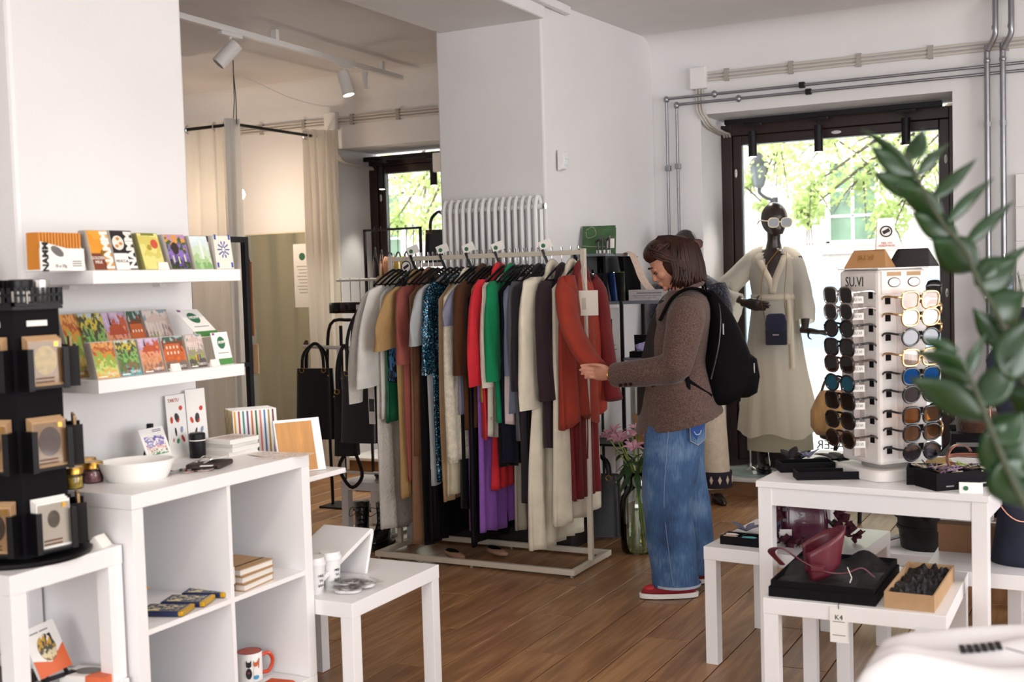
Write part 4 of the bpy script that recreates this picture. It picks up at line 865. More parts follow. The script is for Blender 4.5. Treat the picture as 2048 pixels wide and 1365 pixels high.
# table beside the cube shelf
lack('low white side table right of the cube shelf', (-2.203, 3.046, 0), math.radians(90.58))
ust = thing('acrylic_stand', 'white bent display stand tipped on its side on the table by the cube shelf', 'stand', (-2.50, 3.33, .45))
prof = [(.048, 0), (.062, 0), (.11, .135), (.108, .15), (.095, .155), (-.205, .045), (-.215, .03), (-.205, .028), (.088, .137), (.094, .13)]
MB().prism(prof, (-.09, 0, 0), (0, 1, 0), (0, 0, 1), (1, 0, 0), .21).build('bent_sheet', white, ust, bevel=.003)
MB().prism([(-.215, 0), (-.205, 0), (-.202, .03), (-.212, .03)], (-.09, 0, 0), (0, 1, 0), (0, 0, 1), (1, 0, 0), .21).build('front_lip', white, ust)
cupm = mat('white cup', 'f0eff0', .35)
cp = None
for (x, y, lb) in ((-2.40, 3.20, 'white reusable cup with printed words, taller one by the display stand'), (-2.40, 3.11, 'white reusable cup with printed words, half hidden behind the cube shelf')):
    t = thing('travel_cup', lb, 'cup', (x, y, .45), group='white cups')
    MB().lathe([(0, 0), (.029, 0), (.03, .003), (.037, .095), (0, .095)], 28).build('cup_body', cupm, t, smooth=True)
    MB().lathe([(0, .095), (.040, .095), (.041, .1), (.040, .106), (.036, .108), (.035, .122), (0, .122)], 28).build('lid', cupm, t, smooth=True)
    for j, wd in enumerate(('MEE', 'TA', 'BARI')): text(wd, .012, inkdark, t, (.0335 + .0015, -.008, .062 - j * .016), (.3, 1, 0), (0.08, 0, 1))
for k, (x, y, r_) in enumerate(((-2.30, 3.16, .3), (-2.29, 3.23, -.2), (-2.335, 3.21, .8))):
    t = thing('wrapped_earrings', ['white earrings in a clear bag at the table corner', 'white earrings in a clear bag, middle of three on the table', 'white earrings in a clear bag nearest the cups'][k], 'earrings', (x, y, .45 + k * .004), r_, 'wrapped earrings')
    for s_ in (-1, 1): MB().tube([(.028 * math.cos(a) + s_ * .012, .028 * math.sin(a), .008) for a in [2 * PI * j / 18 for j in range(18)]], .007, 8, loop=True).build('hoop', mat('pearl white', 'eceaea', .3), t, smooth=True)
    MB().grid(lambda u, v: V(-.06 + .12 * u, -.05 + .1 * v, .017 + .004 * math.sin(7 * u + 5 * v) * math.sin(9 * v)), 10, 8).build('clear_bag', sel, t, smooth=2)
for k, (x, y) in enumerate(((-2.47, 3.10), (-2.49, 3.125))):
    t = thing('paper_roll', ['narrow white strip poster with the word TARTU leaning behind the cups', 'second narrow strip poster leaning behind the cups'][k], 'poster', (x, y, .45), group='strip posters'); t.rotation_euler = (.05, -.2, 0)
    MB().box(0, .002, 0, .035, 0, .215).build('strip', paper, t)
    if k == 0: text('TARTU', .014, inkdark, t, (.0025, .018, .12), (0, 0, -1), (0, 1, 0))
    MB().box(.002, .0024, .002, .006, .01, .2).build('stripe', mat('stripe yellow', 'd9c04a', .6), t)
# black display frame with a white ledge, striped notebooks and a wooden cover
st = thing('ledge_stand', 'slim black metal display frame with a white ledge behind the cube shelf', 'display stand', (-2.835, 3.02, 0))
for y in (0, .30): MB().box(0, .02, y, y + .02, 0, 1.66).build('post', blackmetal, st)
MB().box(0, .02, .02, .30, 1.64, 1.66).build('top_bar', blackmetal, st); MB().box(0, .02, .02, .30, 1.19, 1.205).build('cross_bar', blackmetal, st); MB().box(-.12, .06, 0, .32, 0, .012).build('foot', blackmetal, st)
MB().box(.02, .43, .03, .30, .822, .840).build('white_ledge', white, st, bevel=.003)
for k, (y, z, h) in enumerate(((.335, 1.26, .36), (.335, .97, .12), (.335, 1.17, .12))):
    pass
for k, (x, y, z0, z1, w) in enumerate(((-2.82, 3.347, 1.30, 1.57, .03), (-2.83, 3.352, 1.16, 1.27, .05), (-2.83, 3.352, .94, 1.04, .05))):
    t = thing('wooden_tag', ['long brown wooden slat hanging on the display frame', 'kraft card hanging from the upper frame post', 'kraft card with a white sticker hanging from the lower frame post'][k], 'tag', (x, y, z0), 0, 'tags on the display frame')
    MB().box(-.02, -.02 + w, 0, .004, 0, z1 - z0).build('board', mat('oiled wood', '8a5a34', .5) if k == 0 else kraft, t, bevel=.002)
    MB().tube(curve([(0, .002, z1 - z0), (-.01, .0, z1 - z0 + .03), (0, -.004, z1 - z0 + .05)], 8), .003, 5).build('hook', blackmetal, t)
    if k == 2: MB().box(-.01, .02, -.001, 0, .02, .04).build('sticker', paper, t)
cols = ['d8a23c', 'b04a3a', '3a8a8a', '6a4a7a', 'c96a3a', '3f6a3f', 'd87a7a', '4a7ab0', 'a88a4a', '7a3a4a']
for k in range(6):
    t = thing('striped_notebook', 'white notebook with vertical coloured stripes, %s from the front of the row' % ['first', 'second', 'third', 'fourth', 'fifth', 'sixth'][k], 'notebook', (-2.69 - k * .017, 3.185 + k * .012, .84), -.62, 'striped notebooks'); t.rotation_euler = (0, -.12, -.62)
    MB().box(-.010, 0, -.07, .085, 0, .21).build('pages', paper, t)
    for j in range(10): MB().box(0, .0008, -.066 + j * .015, -.060 + j * .015, .003, .207).build('stripe', mat('stripe ' + cols[j], cols[j], .6), t)
    MB().box(-.0105, .0002, -.0708, -.07, 0, .21).build('spine', mat('spine yellow', 'd9b23c', .6), t)
wn = thing('wooden_notebook', 'white framed notebook with an oak veneer cover standing on the white ledge', 'notebook', (-2.50, 3.17, .842), -.55); wn.rotation_euler = (0, -.3, -.55)
MB().box(-.014, 0, -.06, .105, 0, .185).build('white_board', white, wn); MB().box(0, .003, -.055, .075, .004, .175).build('oak_cover', mat('oak veneer', 'c08a4c', .45, var=.15, vs=6, stretch=(1, 9, 1)), wn)
for z in (.03, .07, .11, .15): MB().box(-.012, -.002, .105, .108, z, z + .004).build('notch', inkdark, wn)
bl_ = MB().prism([(0, 0), (.12, 0), (.05, .30), (0, .30)], (0, 0, 0), (0, 1, 0), (0, 0, 1), (1, 0, 0), .02).build('black_tote', blackleather, None, bevel=.004, loc=(-2.86, 2.975, 1.21)); tag(bl_, 'black leather tote hanging behind the column edge', 'bag')
# ---------------------------------------------------------------- clothes rail
rk = thing('clothes_rail', 'beige metal clothes rail with a long rectangular foot, full of garments', 'clothes rail', (-3.565, 5.153, 0))
LX, LY, RH = 1.176, .471, 1.62
for y in (0, LY - .025): MB().box(0, LX, y, y + .025, .012, .04).build('foot_bar', greybeige, rk, bevel=.002)
for x in (0, LX - .025): MB().box(x, x + .025, .025, LY - .025, .012, .04).build('foot_bar', greybeige, rk, bevel=.002); MB().box(x, x + .025, LY / 2 - .0125, LY / 2 + .0125, .04, RH).build('post', greybeige, rk, bevel=.002)
MB().box(.025, LX - .025, LY / 2 - .011, LY / 2 + .011, RH - .03, RH - .006).build('hanging_bar', greybeige, rk, bevel=.002)
for x in (.02, LX / 2, LX - .02):
    for y in (.0125, LY - .0125): MB().cyl((x, y, 0), (x, y, .012), .008, n=10).build('glide', mat('grey glide', '9a958c', .5), rk)
RY = 5.153 + LY / 2; ZB = RH - .006
# hangers
hg = thing('hanger', 'slim black hanger on the beige clothes rail', 'hanger', (0, 0, 0), group='black hangers on the beige rail')
def hook_pts(z): return [(0, .012 * math.cos(a), z + .012 * math.sin(a)) for a in [-.6 + .45 * k for k in range(10)]]
MB().tube([(0, 0, -.075), (0, 0, -.03)] + [(0, .013 * math.cos(a), .0 + .016 * math.sin(a)) for a in [-PI / 2 - .0 + .5 * k for k in range(8)]][::-1][:8], .0022, 5).build('hook', chrome, hg)
MB().tube(curve([(0, -.2, -.155), (0, -.12, -.115), (0, -.02, -.077), (0, .02, -.077), (0, .12, -.115), (0, .2, -.155)], 16), .007, 6, flat=.6).build('shoulder_bar', blackplas, hg)
MB().tube([(0, -.17, -.150), (0, .17, -.150)], .004, 5).build('trouser_bar', blackplas, hg)
_hfirst = [True]
def hang(x, y=None, z=None, rz=0.0):
    loc = (x, RY if y is None else y, (ZB if z is None else z) + .004)
    if _hfirst[0]: hg.location = loc; hg.rotation_euler = (0, 0, rz); _hfirst[0] = False
    else: dup(hg, loc, rz)

def fab(name, col, rough=.85, **k):
    k.setdefault('var', .07); k.setdefault('vs', 14); k.setdefault('bump', .5); k.setdefault('bs', 22); k.setdefault('sheen', .08); k.setdefault('spec', .2)
    return mat('cloth ' + name, col, rough, **k)
def garment(name, label, x, zsh, zhem, m, w=.2, th=.014, flare=.12, slv=None, fold=.014, nf=3.4, yc=None, seed=1, rz=0, cat=None, group='garments on the beige rail', lower=None, extra=None, hanger=True, strap=False, rag=.012, nrow=None, zrail=None):
    yc = RY if yc is None else yc; rr = random.Random(seed)
    t = thing(name, label, cat or name.split('_')[-1], (x, yc, zsh), rz, group)
    hl = zsh - zhem; n = nrow or max(14, int(hl / .035)); na = 44; ph = rr.uniform(0, 6); ph2 = rr.uniform(0, 6)
    lean = rr.uniform(-.012, .012)
    rows = []
    for i in range(n + 1):
        v = i / n; z = -hl * v; d = hl * v
        if strap: ww = interp([(0, .10), (.06, .13), (.2, w * .8), (.5, w * .85), (1, w * (1 + flare))], v)
        else: ww = interp([(0, .055), (.02, .065), (.06, .13), (.10, w * .98)], d) if d < .10 else w * (.98 + .02 * math.sin(4 * v) + flare * v ** 1.3)
        tt = th * (.55 + .45 * min(1, d / .1)) * (1 + .5 * v)
        row = []
        for j in range(na):
            a = 2 * PI * j / na; cy, sy = math.cos(a), math.sin(a)
            y = ww * math.copysign(abs(cy) ** .8, cy); xx = tt * math.copysign(abs(sy) ** .7, sy)
            k = fold * (.15 + .85 * v)
            wv = math.sin(2 * PI * nf * y / .4 + ph + 1.2 * v) + .45 * math.sin(2 * PI * nf * 2.3 * y / .4 + ph2 - v)
            xx += k * wv + lean * v; yy = y + .008 * v * math.sin(3 * ph + 5 * v)
            zz = z + (rag * math.sin(2 * PI * y / .31 + ph2) * (v > .999)) - (.012 * (1 - abs(cy)) if i == 0 else 0)
            row.append((xx, yy, zz))
        rows.append(row)
    MB().rings(rows).build('body', m, t, smooth=2)
    if lower:
        zl, ml, wl = lower; rows = []; h0 = hl * .93; h1 = zsh - zl
        for i in range(13):
            v = i / 12; z = -lerp(h0, h1, v); row = []
            for j in range(na):
                a = 2 * PI * j / na; cy, sy = math.cos(a), math.sin(a); y = wl * (1 + .1 * v) * math.copysign(abs(cy) ** .8, cy)
                xx = th * 1.0 * math.copysign(abs(sy) ** .7, sy) + fold * 1.1 * math.sin(2 * PI * nf * 1.6 * y / .4 + ph2) * (.5 + .5 * v)
                row.append((xx, y, z))
            rows.append(row)
        MB().rings(rows).build('underskirt', ml, t, smooth=2)
    if slv:
        zs, ws, fl = slv[0], slv[1], slv[2]; out = slv[3] if len(slv) > 3 else .03; dxs = slv[4] if len(slv) > 4 else .012
        L_ = zsh - zs
        for sgn in (-1, 1):
            pts = curve([(0, sgn * (w - .05), -.045), (dxs * .5, sgn * (w + .0), -.11), (dxs, sgn * (w + out), -.11 - (L_ - .11) * .5), (dxs * 1.2, sgn * (w + out * .9), -L_)], 14)
            rad = [interp([(0, .045), (.15, ws), (1, ws * (1 + fl))], k / 13) for k in range(14)]
            rx = [interp([(0, .016), (.2, th * 1.4), (1, th * (1.5 + fl))], k / 13) for k in range(14)]
            rs = []
            for k, p in enumerate(pts):
                row = []
                for j in range(18):
                    a = 2 * PI * j / 18
                    q = V(rx[k] * math.sin(a) + .006 * math.sin(3 * a + ph + k * .7), rad[k] * math.cos(a) * (1 + .07 * math.sin(k * 1.1 + ph + 2 * a)), .0)
                    if k == 13: q.z += .02 * math.cos(a) * sgn * -1 * fl
                    row.append(p + q)
                rs.append(row)
            MB().rings(rs, caps=False).build('sleeve', m, t, smooth=2)
    if extra: extra(t, hl, w)
    if hanger: hang(x, yc if abs(yc - RY) > .3 else RY)
    return t
def collar(m, h=.07, wd=.085):
    def f(t, hl, w):
        MB().tube(curve([(.012, -.09, -.16), (.014, -.075, -.03), (.006, -.03, .012), (.0, .03, .014), (.006, .075, -.03), (.014, .09, -.16)], 20), .014, 8, ry=.028, ref=(1, 0, 0)).build('collar', m, t, smooth=2)
    return f
def pleats(m):
    return None
sequin = mat('blue sequins', '0a2a3f', .3, .2)
def sequin_mat():
    m = bpy.data.materials.new('blue sequin cloth'); m.use_nodes = True; nt = m.node_tree; N = nt.nodes; L = nt.links; b = N['Principled BSDF']
    tc = N.new('ShaderNodeTexCoord'); v = N.new('ShaderNodeTexVoronoi'); v.inputs['Scale'].default_value = 210; L.new(tc.outputs['Object'], v.inputs['Vector'])
    sc = N.new('ShaderNodeSeparateColor'); L.new(v.outputs['Color'], sc.inputs[0])
    cr = N.new('ShaderNodeValToRGB'); L.new(sc.outputs[0], cr.inputs[0]); e = cr.color_ramp.elements; cr.color_ramp.interpolation = 'CONSTANT'
    e[0].color = lin('0a1826'); e[1].position = .55; e[1].color = lin('12506e'); q = e.new(.8); q.color = lin('2a8fb8'); q = e.new(.93); q.color = lin('c8e8f0')
    L.new(cr.outputs[0], b.inputs['Base Color']); b.inputs['Metallic'].default_value = .5; b.inputs['Roughness'].default_value = .3
    return m
sqm = sequin_mat()
floral = pic('floral cloth', ['14161f', '1c2030', '4a8ac0', '12141c', '8a4a3a', '1a1c26', '5a9ad0'], 26, 3, rough=.8)
lace = mat('white lace', 'f0ece4', .9, var=.05, bump=.9, bs=75)
furw = mat('cream teddy fur', 'ece2cc', 1.0, var=.12, vs=40, bump=1.0, bs=70, sheen=.5)
satin = mat('champagne satin', 'd9cdb0', .3, var=.2, vs=9, spec=.8, bump=.3, bs=20)
pl_m = mat('pleated black', '100d12', .6, spec=.2, var=.2, vs=50, stretch=(1, 1, .02), bump=.6, bs=60)
blk = fab('black', '0b090d'); nvy = fab('navy', '131426')
g = garment
g('lace_dress', 'white lace dress with long lace sleeves at the left end of the rail', -3.535, 1.50, .14, lace, .19, slv=(.84, .05, .25, .045, -.10), seed=1, hanger=True)
g('kimono_blouse', 'white kimono blouse with wide short sleeves at the left end of the rail', -3.500, 1.51, .74, fab('white', 'f3f0e9'), .20, slv=(.93, .085, .35, .05, -.04), seed=2)
g('satin_blouse', 'dark green satin blouse peeping between white and tan garments', -3.463, 1.50, .74, mat('green satin', '11603f', .35, var=.2), .2, seed=3)
g('floral_top', 'dark top with blue flowers between green blouse and tan dress', -3.435, 1.52, .95, floral, .2, seed=4)
g('wrap_dress', 'long golden tan wrap dress with flared sleeves', -3.395, 1.50, .33, fab('golden tan', 'bf9a66', .7), .205, slv=(1.13, .075, .5, .05, -.03), seed=5, extra=collar(fab('golden tan', 'bf9a66', .7)))
g('rose_dress', 'dusty rose long dress with elbow sleeves', -3.356, 1.50, .42, fab('dusty rose', 'a55a50', .7), .2, slv=(1.05, .06, .15, .02), seed=6)
g('wrap_coat', 'long camel brown wrap coat reaching the rail foot', -3.312, 1.51, .09, fab('camel brown', '8f6a50', .8), .2, seed=7, extra=collar(fab('camel brown', '8f6a50', .8)))
g('brown_cardigan', 'soft brown cardigan between camel coat and black dress', -3.283, 1.49, .55, fab('mid brown', '7c543c', .9), .2, seed=8)
g('velvet_dress', 'black long dress behind the pale grey tunic', -3.255, 1.50, .10, blk, .19, seed=9)
g('grey_tunic', 'pale grey linen tunic with wide half sleeves', -3.215, 1.51, .42, fab('pale grey', 'b9bcbd'), .195, slv=(1.15, .07, .25, .045, -.02), seed=10, lower=(.11, pl_m, .22))
g('sequin_dress', 'glittering dark blue sequin dress', -3.175, 1.52, .44, sqm, .2, slv=(1.0, .05, .3, .03, -.01), seed=11, fold=.008)
g('camel_skirt', 'long sand coloured skirt hanging beside the sequin dress', -3.135, 1.49, .33, fab('sand', 'b3926f'), .195, seed=12)
g('satin_dress', 'champagne satin dress under the teddy coat', -3.103, 1.50, .36, satin, .195, seed=13)
g('teddy_coat', 'cream teddy fur coat with shawl front', -3.062, 1.50, .55, furw, .24, th=.026, seed=14, yc=RY - .03, extra=collar(furw), rag=.006)
g('black_dress', 'long black dress right of the teddy coat', -3.035, 1.50, .29, blk, .19, seed=15)
g('lavender_blouse', 'grey lavender blouse with puffed short sleeves', -3.012, 1.515, .80, fab('grey lavender', '8d8ba0'), .195, slv=(1.25, .065, .1, .045, -.03), seed=16, lower=(.17, fab('lilac', '8f68b0'), .15))
g('brown_coat', 'chocolate brown coat with turned cuffs', -2.985, 1.52, .71, fab('chocolate', '54331f', .9), .215, th=.018, slv=(1.0, .06, .12, .03, .0), seed=17, extra=collar(fab('chocolate', '54331f', .9)))
g('pleated_skirt', 'black pleated long skirt at the middle of the rail', -2.958, 1.49, .12, pl_m, .2, flare=.3, seed=18)
g('lilac_dress', 'bright lilac long dress with low hem at the middle of the rail', -2.936, 1.49, .17, fab('lilac bright', '9a62c0', .7), .18, seed=19)
g('mustard_shirt', 'mustard shirt beside the coral coat', -2.912, 1.50, .86, fab('mustard', 'b08a3f'), .205, slv=(.97, .05, .1, .03), seed=20)
coral = fab('coral red', 'd8303a', .75)
g('coral_coat', 'bright coral red coat with ruffled cuffs', -2.885, 1.525, .67, coral, .21, slv=(.95, .06, .45, .035, -.01), seed=21, extra=collar(coral), lower=(.39, coral, .12))
g('cream_cardigan', 'cream cardigan between coral coat and green jacket', -2.850, 1.51, .68, fab('cream knit', 'e3d8c8'), .205, slv=(.94, .05, .2, .03), seed=22)
def cuffbutton(t, hl, w):
    collar(fab('emerald', '138a58', .8))(t, hl, w)
    MB().cyl((-.0, -w - .03, -hl + .035), (.0, -w - .036, -hl + .035), .009).build('button', mat('horn button', 'b9a08a', .4), t)
g('green_jacket', 'emerald green jacket with a buttoned hem', -2.815, 1.515, .745, fab('emerald', '138a58', .8), .215, th=.018, slv=(.97, .058, .1, .03), seed=23, extra=cuffbutton)
g('black_tunic', 'black tunic right of the emerald jacket', -2.788, 1.51, .52, blk, .2, seed=24)
g('navy_dress', 'navy dress beside the black tunic', -2.766, 1.51, .54, nvy, .195, seed=25, lower=(.18, fab('oatmeal', 'b5aa9a'), .09))
g('pink_blouse', 'pale pink blouse with grey blue lining', -2.740, 1.49, .75, fab('pale pink', 'd8c6c4'), .205, seed=26)
g('blue_shirt', 'grey blue shirt between pink blouse and grey jacket', -2.718, 1.49, .81, fab('grey blue', '767b90'), .215, slv=(1.0, .05, .1, .02), seed=27)
g('grey_jacket', 'mid grey jacket with rolled sleeves', -2.690, 1.51, .66, fab('mid grey', '5f5d62'), .215, slv=(.97, .055, .2, .025), seed=28)
g('charcoal_coat', 'charcoal coat with wide sleeves', -2.655, 1.51, .36, fab('charcoal', '2e2a30'), .215, th=.02, slv=(.93, .065, .2, .045), seed=29, extra=collar(fab('charcoal', '2e2a30')))
g('black_coat', 'black coat left of the cream linen dress', -2.625, 1.51, .36, blk, .2, slv=(.9, .05, .1, .02), seed=30)
crm = fab('cream linen', 'e6dcc6', .85); ecru = fab('ecru linen', 'ddd2bd', .85); bro = fab('aubergine brown', '34252a', .85); rust = fab('rust red', 'a03c2c', .85); rustd = fab('deep rust', '6e1f20', .85)
g('linen_dress', 'long cream linen dress with a flared sleeve', -2.578, 1.53, .13, crm, .225, th=.02, flare=.35, slv=(.84, .10, .25, .02, -.01), seed=31, fold=.02, extra=collar(crm), rag=.006)
def ties(m):
    def f(t, hl, w):
        collar(m)(t, hl, w)
        for q in ((-.12, .28), (-.02, .2)): MB().tube(curve([(.02, q[0], -hl * .6), (.03, q[0] + .01, -hl), (.025, q[0] + .005, -hl - q[1])], 10), .003, 5, ry=.012, ref=(1, 0, 0)).build('tie_belt', m, t)
    return f
g('hooded_cardigan', 'aubergine brown hooded cardigan with long ties', -2.522, 1.51, .64, bro, .225, th=.022, slv=(.88, .065, .15, .015), seed=32, fold=.016, extra=ties(bro))
g('linen_coat', 'ecru linen coat with a wide collar beside the rust coat', -2.470, 1.53, .26, ecru, .215, th=.02, flare=.2, seed=33, fold=.018, extra=collar(ecru))
# rust coat held by the shopper: near sleeve drawn out towards her hand
t = g('rust_coat', 'rust red coat at the right end, its sleeve held by the shopper', -2.425, 1.515, .76, rust, .235, th=.02, flare=.12, seed=34, fold=.018, extra=ties(rustd), lower=(.37, rustd, .16), rag=.03)
t['label'] = 'rust red coat at the right end, one sleeve held by the shopper'
def sl(pts, rad, ry, m, nm='sleeve'):
    rs = []; P = curve(pts, 20)
    for k, p in enumerate(P):
        u = k / 19; r1 = interp(rad, u); r2 = interp(ry, u); tn = (P[min(k + 1, 19)] - P[max(k - 1, 0)]).normalized(); a1 = V(0, 1, 0); a1 = (a1 - tn * a1.dot(tn)).normalized(); a2 = tn.cross(a1)
        rs.append([p + a1 * r1 * math.cos(2 * PI * j / 22) * (1 + .06 * math.sin(7 * u + 3 * j)) + a2 * r2 * math.sin(2 * PI * j / 22) for j in range(22)])
    MB().rings(rs).build(nm, m, t, smooth=2)
sl([(0, -.17, -.05), (.02, -.21, -.14), (.06, -.25, -.27), (.15, -.30, -.40), (.235, -.33, -.475)], [(0, .05), (.2, .075), (.6, .08), (1, .062)], [(0, .025), (.2, .045), (1, .042)], rust)
sl([(0, .17, -.05), (.02, .22, -.14), (.03, .24, -.35), (.06, .23, -.6), (.08, .22, -.68)], [(0, .05), (.2, .06), (1, .07)], [(0, .02), (.2, .03), (1, .04)], rustd)
MB().tube(curve([(.022, -.17, -.03), (.035, -.17, -.10), (.03, -.14, -.16), (.02, -.10, -.24)], 12), .02, 8, ry=.05, ref=(1, 0, 0)).build('shawl_collar', rust, t, smooth=2)
hgt = thing('hang_tag', 'large cream hang tag on the rust coat', 'tag', (-2.345, 5.33, 1.285), -1.15)
MB().box(-.0012, .0012, -.055, .04, 0, .125).build('card', mat('cream card', 'e6dfd2', .7), hgt); MB().tube(curve([(0, -.01, .12), (-.01, -.03, .2), (-.02, -.02, .27)], 8), .0012, 4).build('string', tagw, hgt); MB().box(.0012, .0022, -.04, -.02, .03, .09).build('loop', mat('tag inset', 'c9bfae', .7), hgt)
# rail signs
for k, (x, lb) in enumerate(((-3.42, 'farthest left'), (-3.235, 'second from the left'), (-3.075, 'middle one'), (-2.90, 'second from the right'), (-2.625, 'farthest right'))):
    t = thing('rail_sign', 'small white size card with a green dot on the rail, ' + lb, 'sign', (x, RY - .012, ZB + .004), .3, 'size cards on the rail'); t.rotation_euler = (0, -.35, .3)
    MB().box(-.005, .06, -.001, 0, 0, .045).build('card', tagw, t); MB().cyl((.015, -.0015, .02), (.015, -.001, .02), .011, n=18).build('green_dot', mat('logo green', '2f6a4a', .6), t)
    MB().box(-.004, .01, -.004, .004, -.08, .004).build('clip', blackplas, t)
t = thing('camera_notice', 'round black and white surveillance disc hanging at the left of the rail', 'sign', (-3.435, RY - .03, 1.56))
MB().cyl((0, 0, 0), (0, .003, 0), .034, n=28).build('disc', tagw, t); MB().tube([(.03 * math.cos(a), -.001, .03 * math.sin(a)) for a in [2 * PI * k / 24 for k in range(24)]], .003, 6, loop=True).build('ring', inkdark, t, smooth=True); MB().obox((0, -.001, 0), (1, 0, .6), (0, 1, 0), (-.6, 0, 1), .018, .001, .007).build('camera_symbol', inkdark, t); MB().tube([(0, 0, .034), (0, .01, .06)], .001, 4).build('cord', inkdark, t)

# ---------------------------------------------------------------- bags and belts left of the rail
br = thing('bag_rack', 'low white tube rack hung with black leather bags left of the clothes rail', 'rack', (-4.12, 5.66, 0))
wt = mat('white tube', 'e9e6e0', .4)
MB().cyl((0, 0, 0), (0, 0, 1.10), .011).build('post', wt, br, smooth=True); MB().cyl((-.26, 0, 1.108), (.34, 0, 1.09), .011).build('hanging_bar', wt, br, smooth=True); MB().cyl((.34, 0, 0), (.34, 0, 1.09), .011).build('post', wt, br, smooth=True); MB().box(-.02, .36, -.12, .12, 0, .015).build('foot', wt, br); MB().cyl((0, 0, .36), (.34, 0, .36), .008).build('tie_bar', wt, br)
def tote(label, x, y, ztop, w, h, d, zbar, rz=0, m=None):
    t = thing('leather_bag', label, 'bag', (x, y, ztop - h), rz, 'black leather bags'); m = m or blackleather
    rows = []
    for i in range(9):
        v = i / 8; s = 1 - .12 * v; rows.append([(w / 2 * s * math.copysign(abs(math.cos(a)) ** .4, math.cos(a)), d / 2 * (1 - .45 * v) * math.copysign(abs(math.sin(a)) ** .5, math.sin(a)), h * v) for a in [2 * PI * j / 24 for j in range(24)]])
    MB().rings(rows).build('body', m, t, smooth=True)
    for s in (-1, 1): MB().tube(curve([(-w * .28, s * d * .25, h - .05), (-w * .25, s * d * .2, h + (zbar - ztop) * .6), (-w * .05, 0, zbar - ztop + h + .012), (w * .1, 0, zbar - ztop + h + .012), (w * .25, s * d * .2, h + (zbar - ztop) * .6), (w * .28, s * d * .25, h - .05)], 22), .004, 6, ry=.011, ref=(0, 1, 0)).build('handle', m, t, smooth=True)
    for sx in (-1, 1):
        MB().tube([(sx * w * .28 + .014 * math.cos(a), -d * .3, h - .01 + .014 * math.sin(a)) for a in [2 * PI * k / 14 for k in range(14)]], .002, 5, loop=True).build('ring', brass, t, smooth=True)
        MB().ell((sx * w * .4, -d * .32, h * .9), .006, .004, .006, 8, 5).build('stud', brass, t, smooth=2)
    return t
tote('tall black leather tote with gold rings, leftmost on the bag rack', -4.27, 5.62, .98, .26, .42, .10, 1.108, .15)
tote('black leather tote hanging behind the white post', -4.02, 5.76, .99, .24, .44, .09, 1.10, -.1)
def weave():
    m = bpy.data.materials.new('woven leather'); m.use_nodes = True; nt = m.node_tree; N = nt.nodes; L = nt.links; b = N['Principled BSDF']; b.inputs['Base Color'].default_value = lin('131116'); b.inputs['Roughness'].default_value = .3
    tc = N.new('ShaderNodeTexCoord'); mp = N.new('ShaderNodeMapping'); mp.inputs['Rotation'].default_value = (0, .785, 0); L.new(tc.outputs['Object'], mp.inputs[0]); ck = N.new('ShaderNodeTexChecker'); ck.inputs['Scale'].default_value = 60; L.new(mp.outputs[0], ck.inputs['Vector']); bp = N.new('ShaderNodeBump'); bp.inputs['Strength'].default_value = .6; L.new(ck.outputs['Fac'], bp.inputs['Height']); L.new(bp.outputs[0], b.inputs['Normal']); return m
t = tote('glossy black woven leather backpack below the lace sleeve', -3.80, 5.42, .985, .25, .40, .13, 1.30, .1, weave())
for k, (dx, dz) in enumerate(((.02, .0), (.07, -.03))):
    tg = thing('paper_tag', ['paper tag with a photo on the woven backpack', 'long white paper tag beside the woven backpack'][k], 'tag', (-3.72 + dx * 1.2, 5.335, .70 + dz), -.1, 'paper tags on bags')
    MB().box(0, .045, -.001, 0, 0, .22).build('card', paper, tg); MB().box(.004, .041, -.0015, -.001, .07, .14).build('photo', mat('photo grey', '3a3a3c', .5, var=.6, vs=60), tg); MB().tube([(.02, 0, .22), (.015, .005, .30)], .001, 4).build('string', tagw, tg)
tote('black fabric bag with long straps hanging low between the totes', -3.97, 5.50, .87, .14, .38, .10, 1.10, .3, mat('black nylon', '16151b', .7))
bs = thing('bag_strap', 'hanging black strap loop with a gold ring under the bags', 'strap', (-3.93, 5.47, .28), .2)
MB().tube(curve([(-.02, 0, .24), (-.07, 0, .14), (0, 0, .03), (.07, 0, .10), (.03, 0, .24)], 20), .003, 6, ry=.012, ref=(0, 1, 0)).build('loop', blackleather, bs, smooth=True); MB().tube([(.02 * math.cos(a) - .02, 0, .245 + .02 * math.sin(a)) for a in [2 * PI * k / 14 for k in range(14)]], .003, 6, loop=True).build('ring', brass, bs, smooth=True)
o = MB().tube(curve([(0, 0, 0), (.02, .0, .012), (.005, 0, -.2), (-.02, 0, -.5)], 16), .002, 6, ry=.012, ref=(0, 1, 0)).build('brown_strap', mat('brown leather', '5a2f1e', .4), None, smooth=True, loc=(-4.372, 5.66, 1.115)); tag(o, 'thin brown leather strap over the end of the bag rack', 'strap')
o = MB().tube(curve([(0, 0, 0), (.015, .0, .012), (.005, 0, -.1), (-.01, 0, -.26)], 16), .002, 6, ry=.012, ref=(0, 1, 0)).build('brown_strap', mat('brown leather', '5a2f1e', .4), None, smooth=True, loc=(-3.905, 5.645, 1.11)); tag(o, 'brown leather strap hanging near the lace sleeve', 'strap')
bst = thing('belt_stand', 'black and white stand hung with dark leather belts before the farther window', 'stand', (-4.58, 6.3, 0))
MB().cyl((.0, 0, 1.5), (.42, 0, 1.5), .009).build('hanging_bar', wt, bst, smooth=True); MB().cyl((.42, 0, 0), (.42, 0, 1.5), .01).build('post', wt, bst, smooth=True)
MB().tube(curve([(-.10, 0, 0), (-.105, 0, .6), (-.10, 0, 1.0), (-.06, 0, 1.22), (.1, 0, 1.24)], 16), .011, 8).build('leg', blackmetal, bst, smooth=True); MB().cyl((-.03, .05, 0), (-.02, .05, 1.2), .011).build('leg', blackmetal, bst, smooth=True)
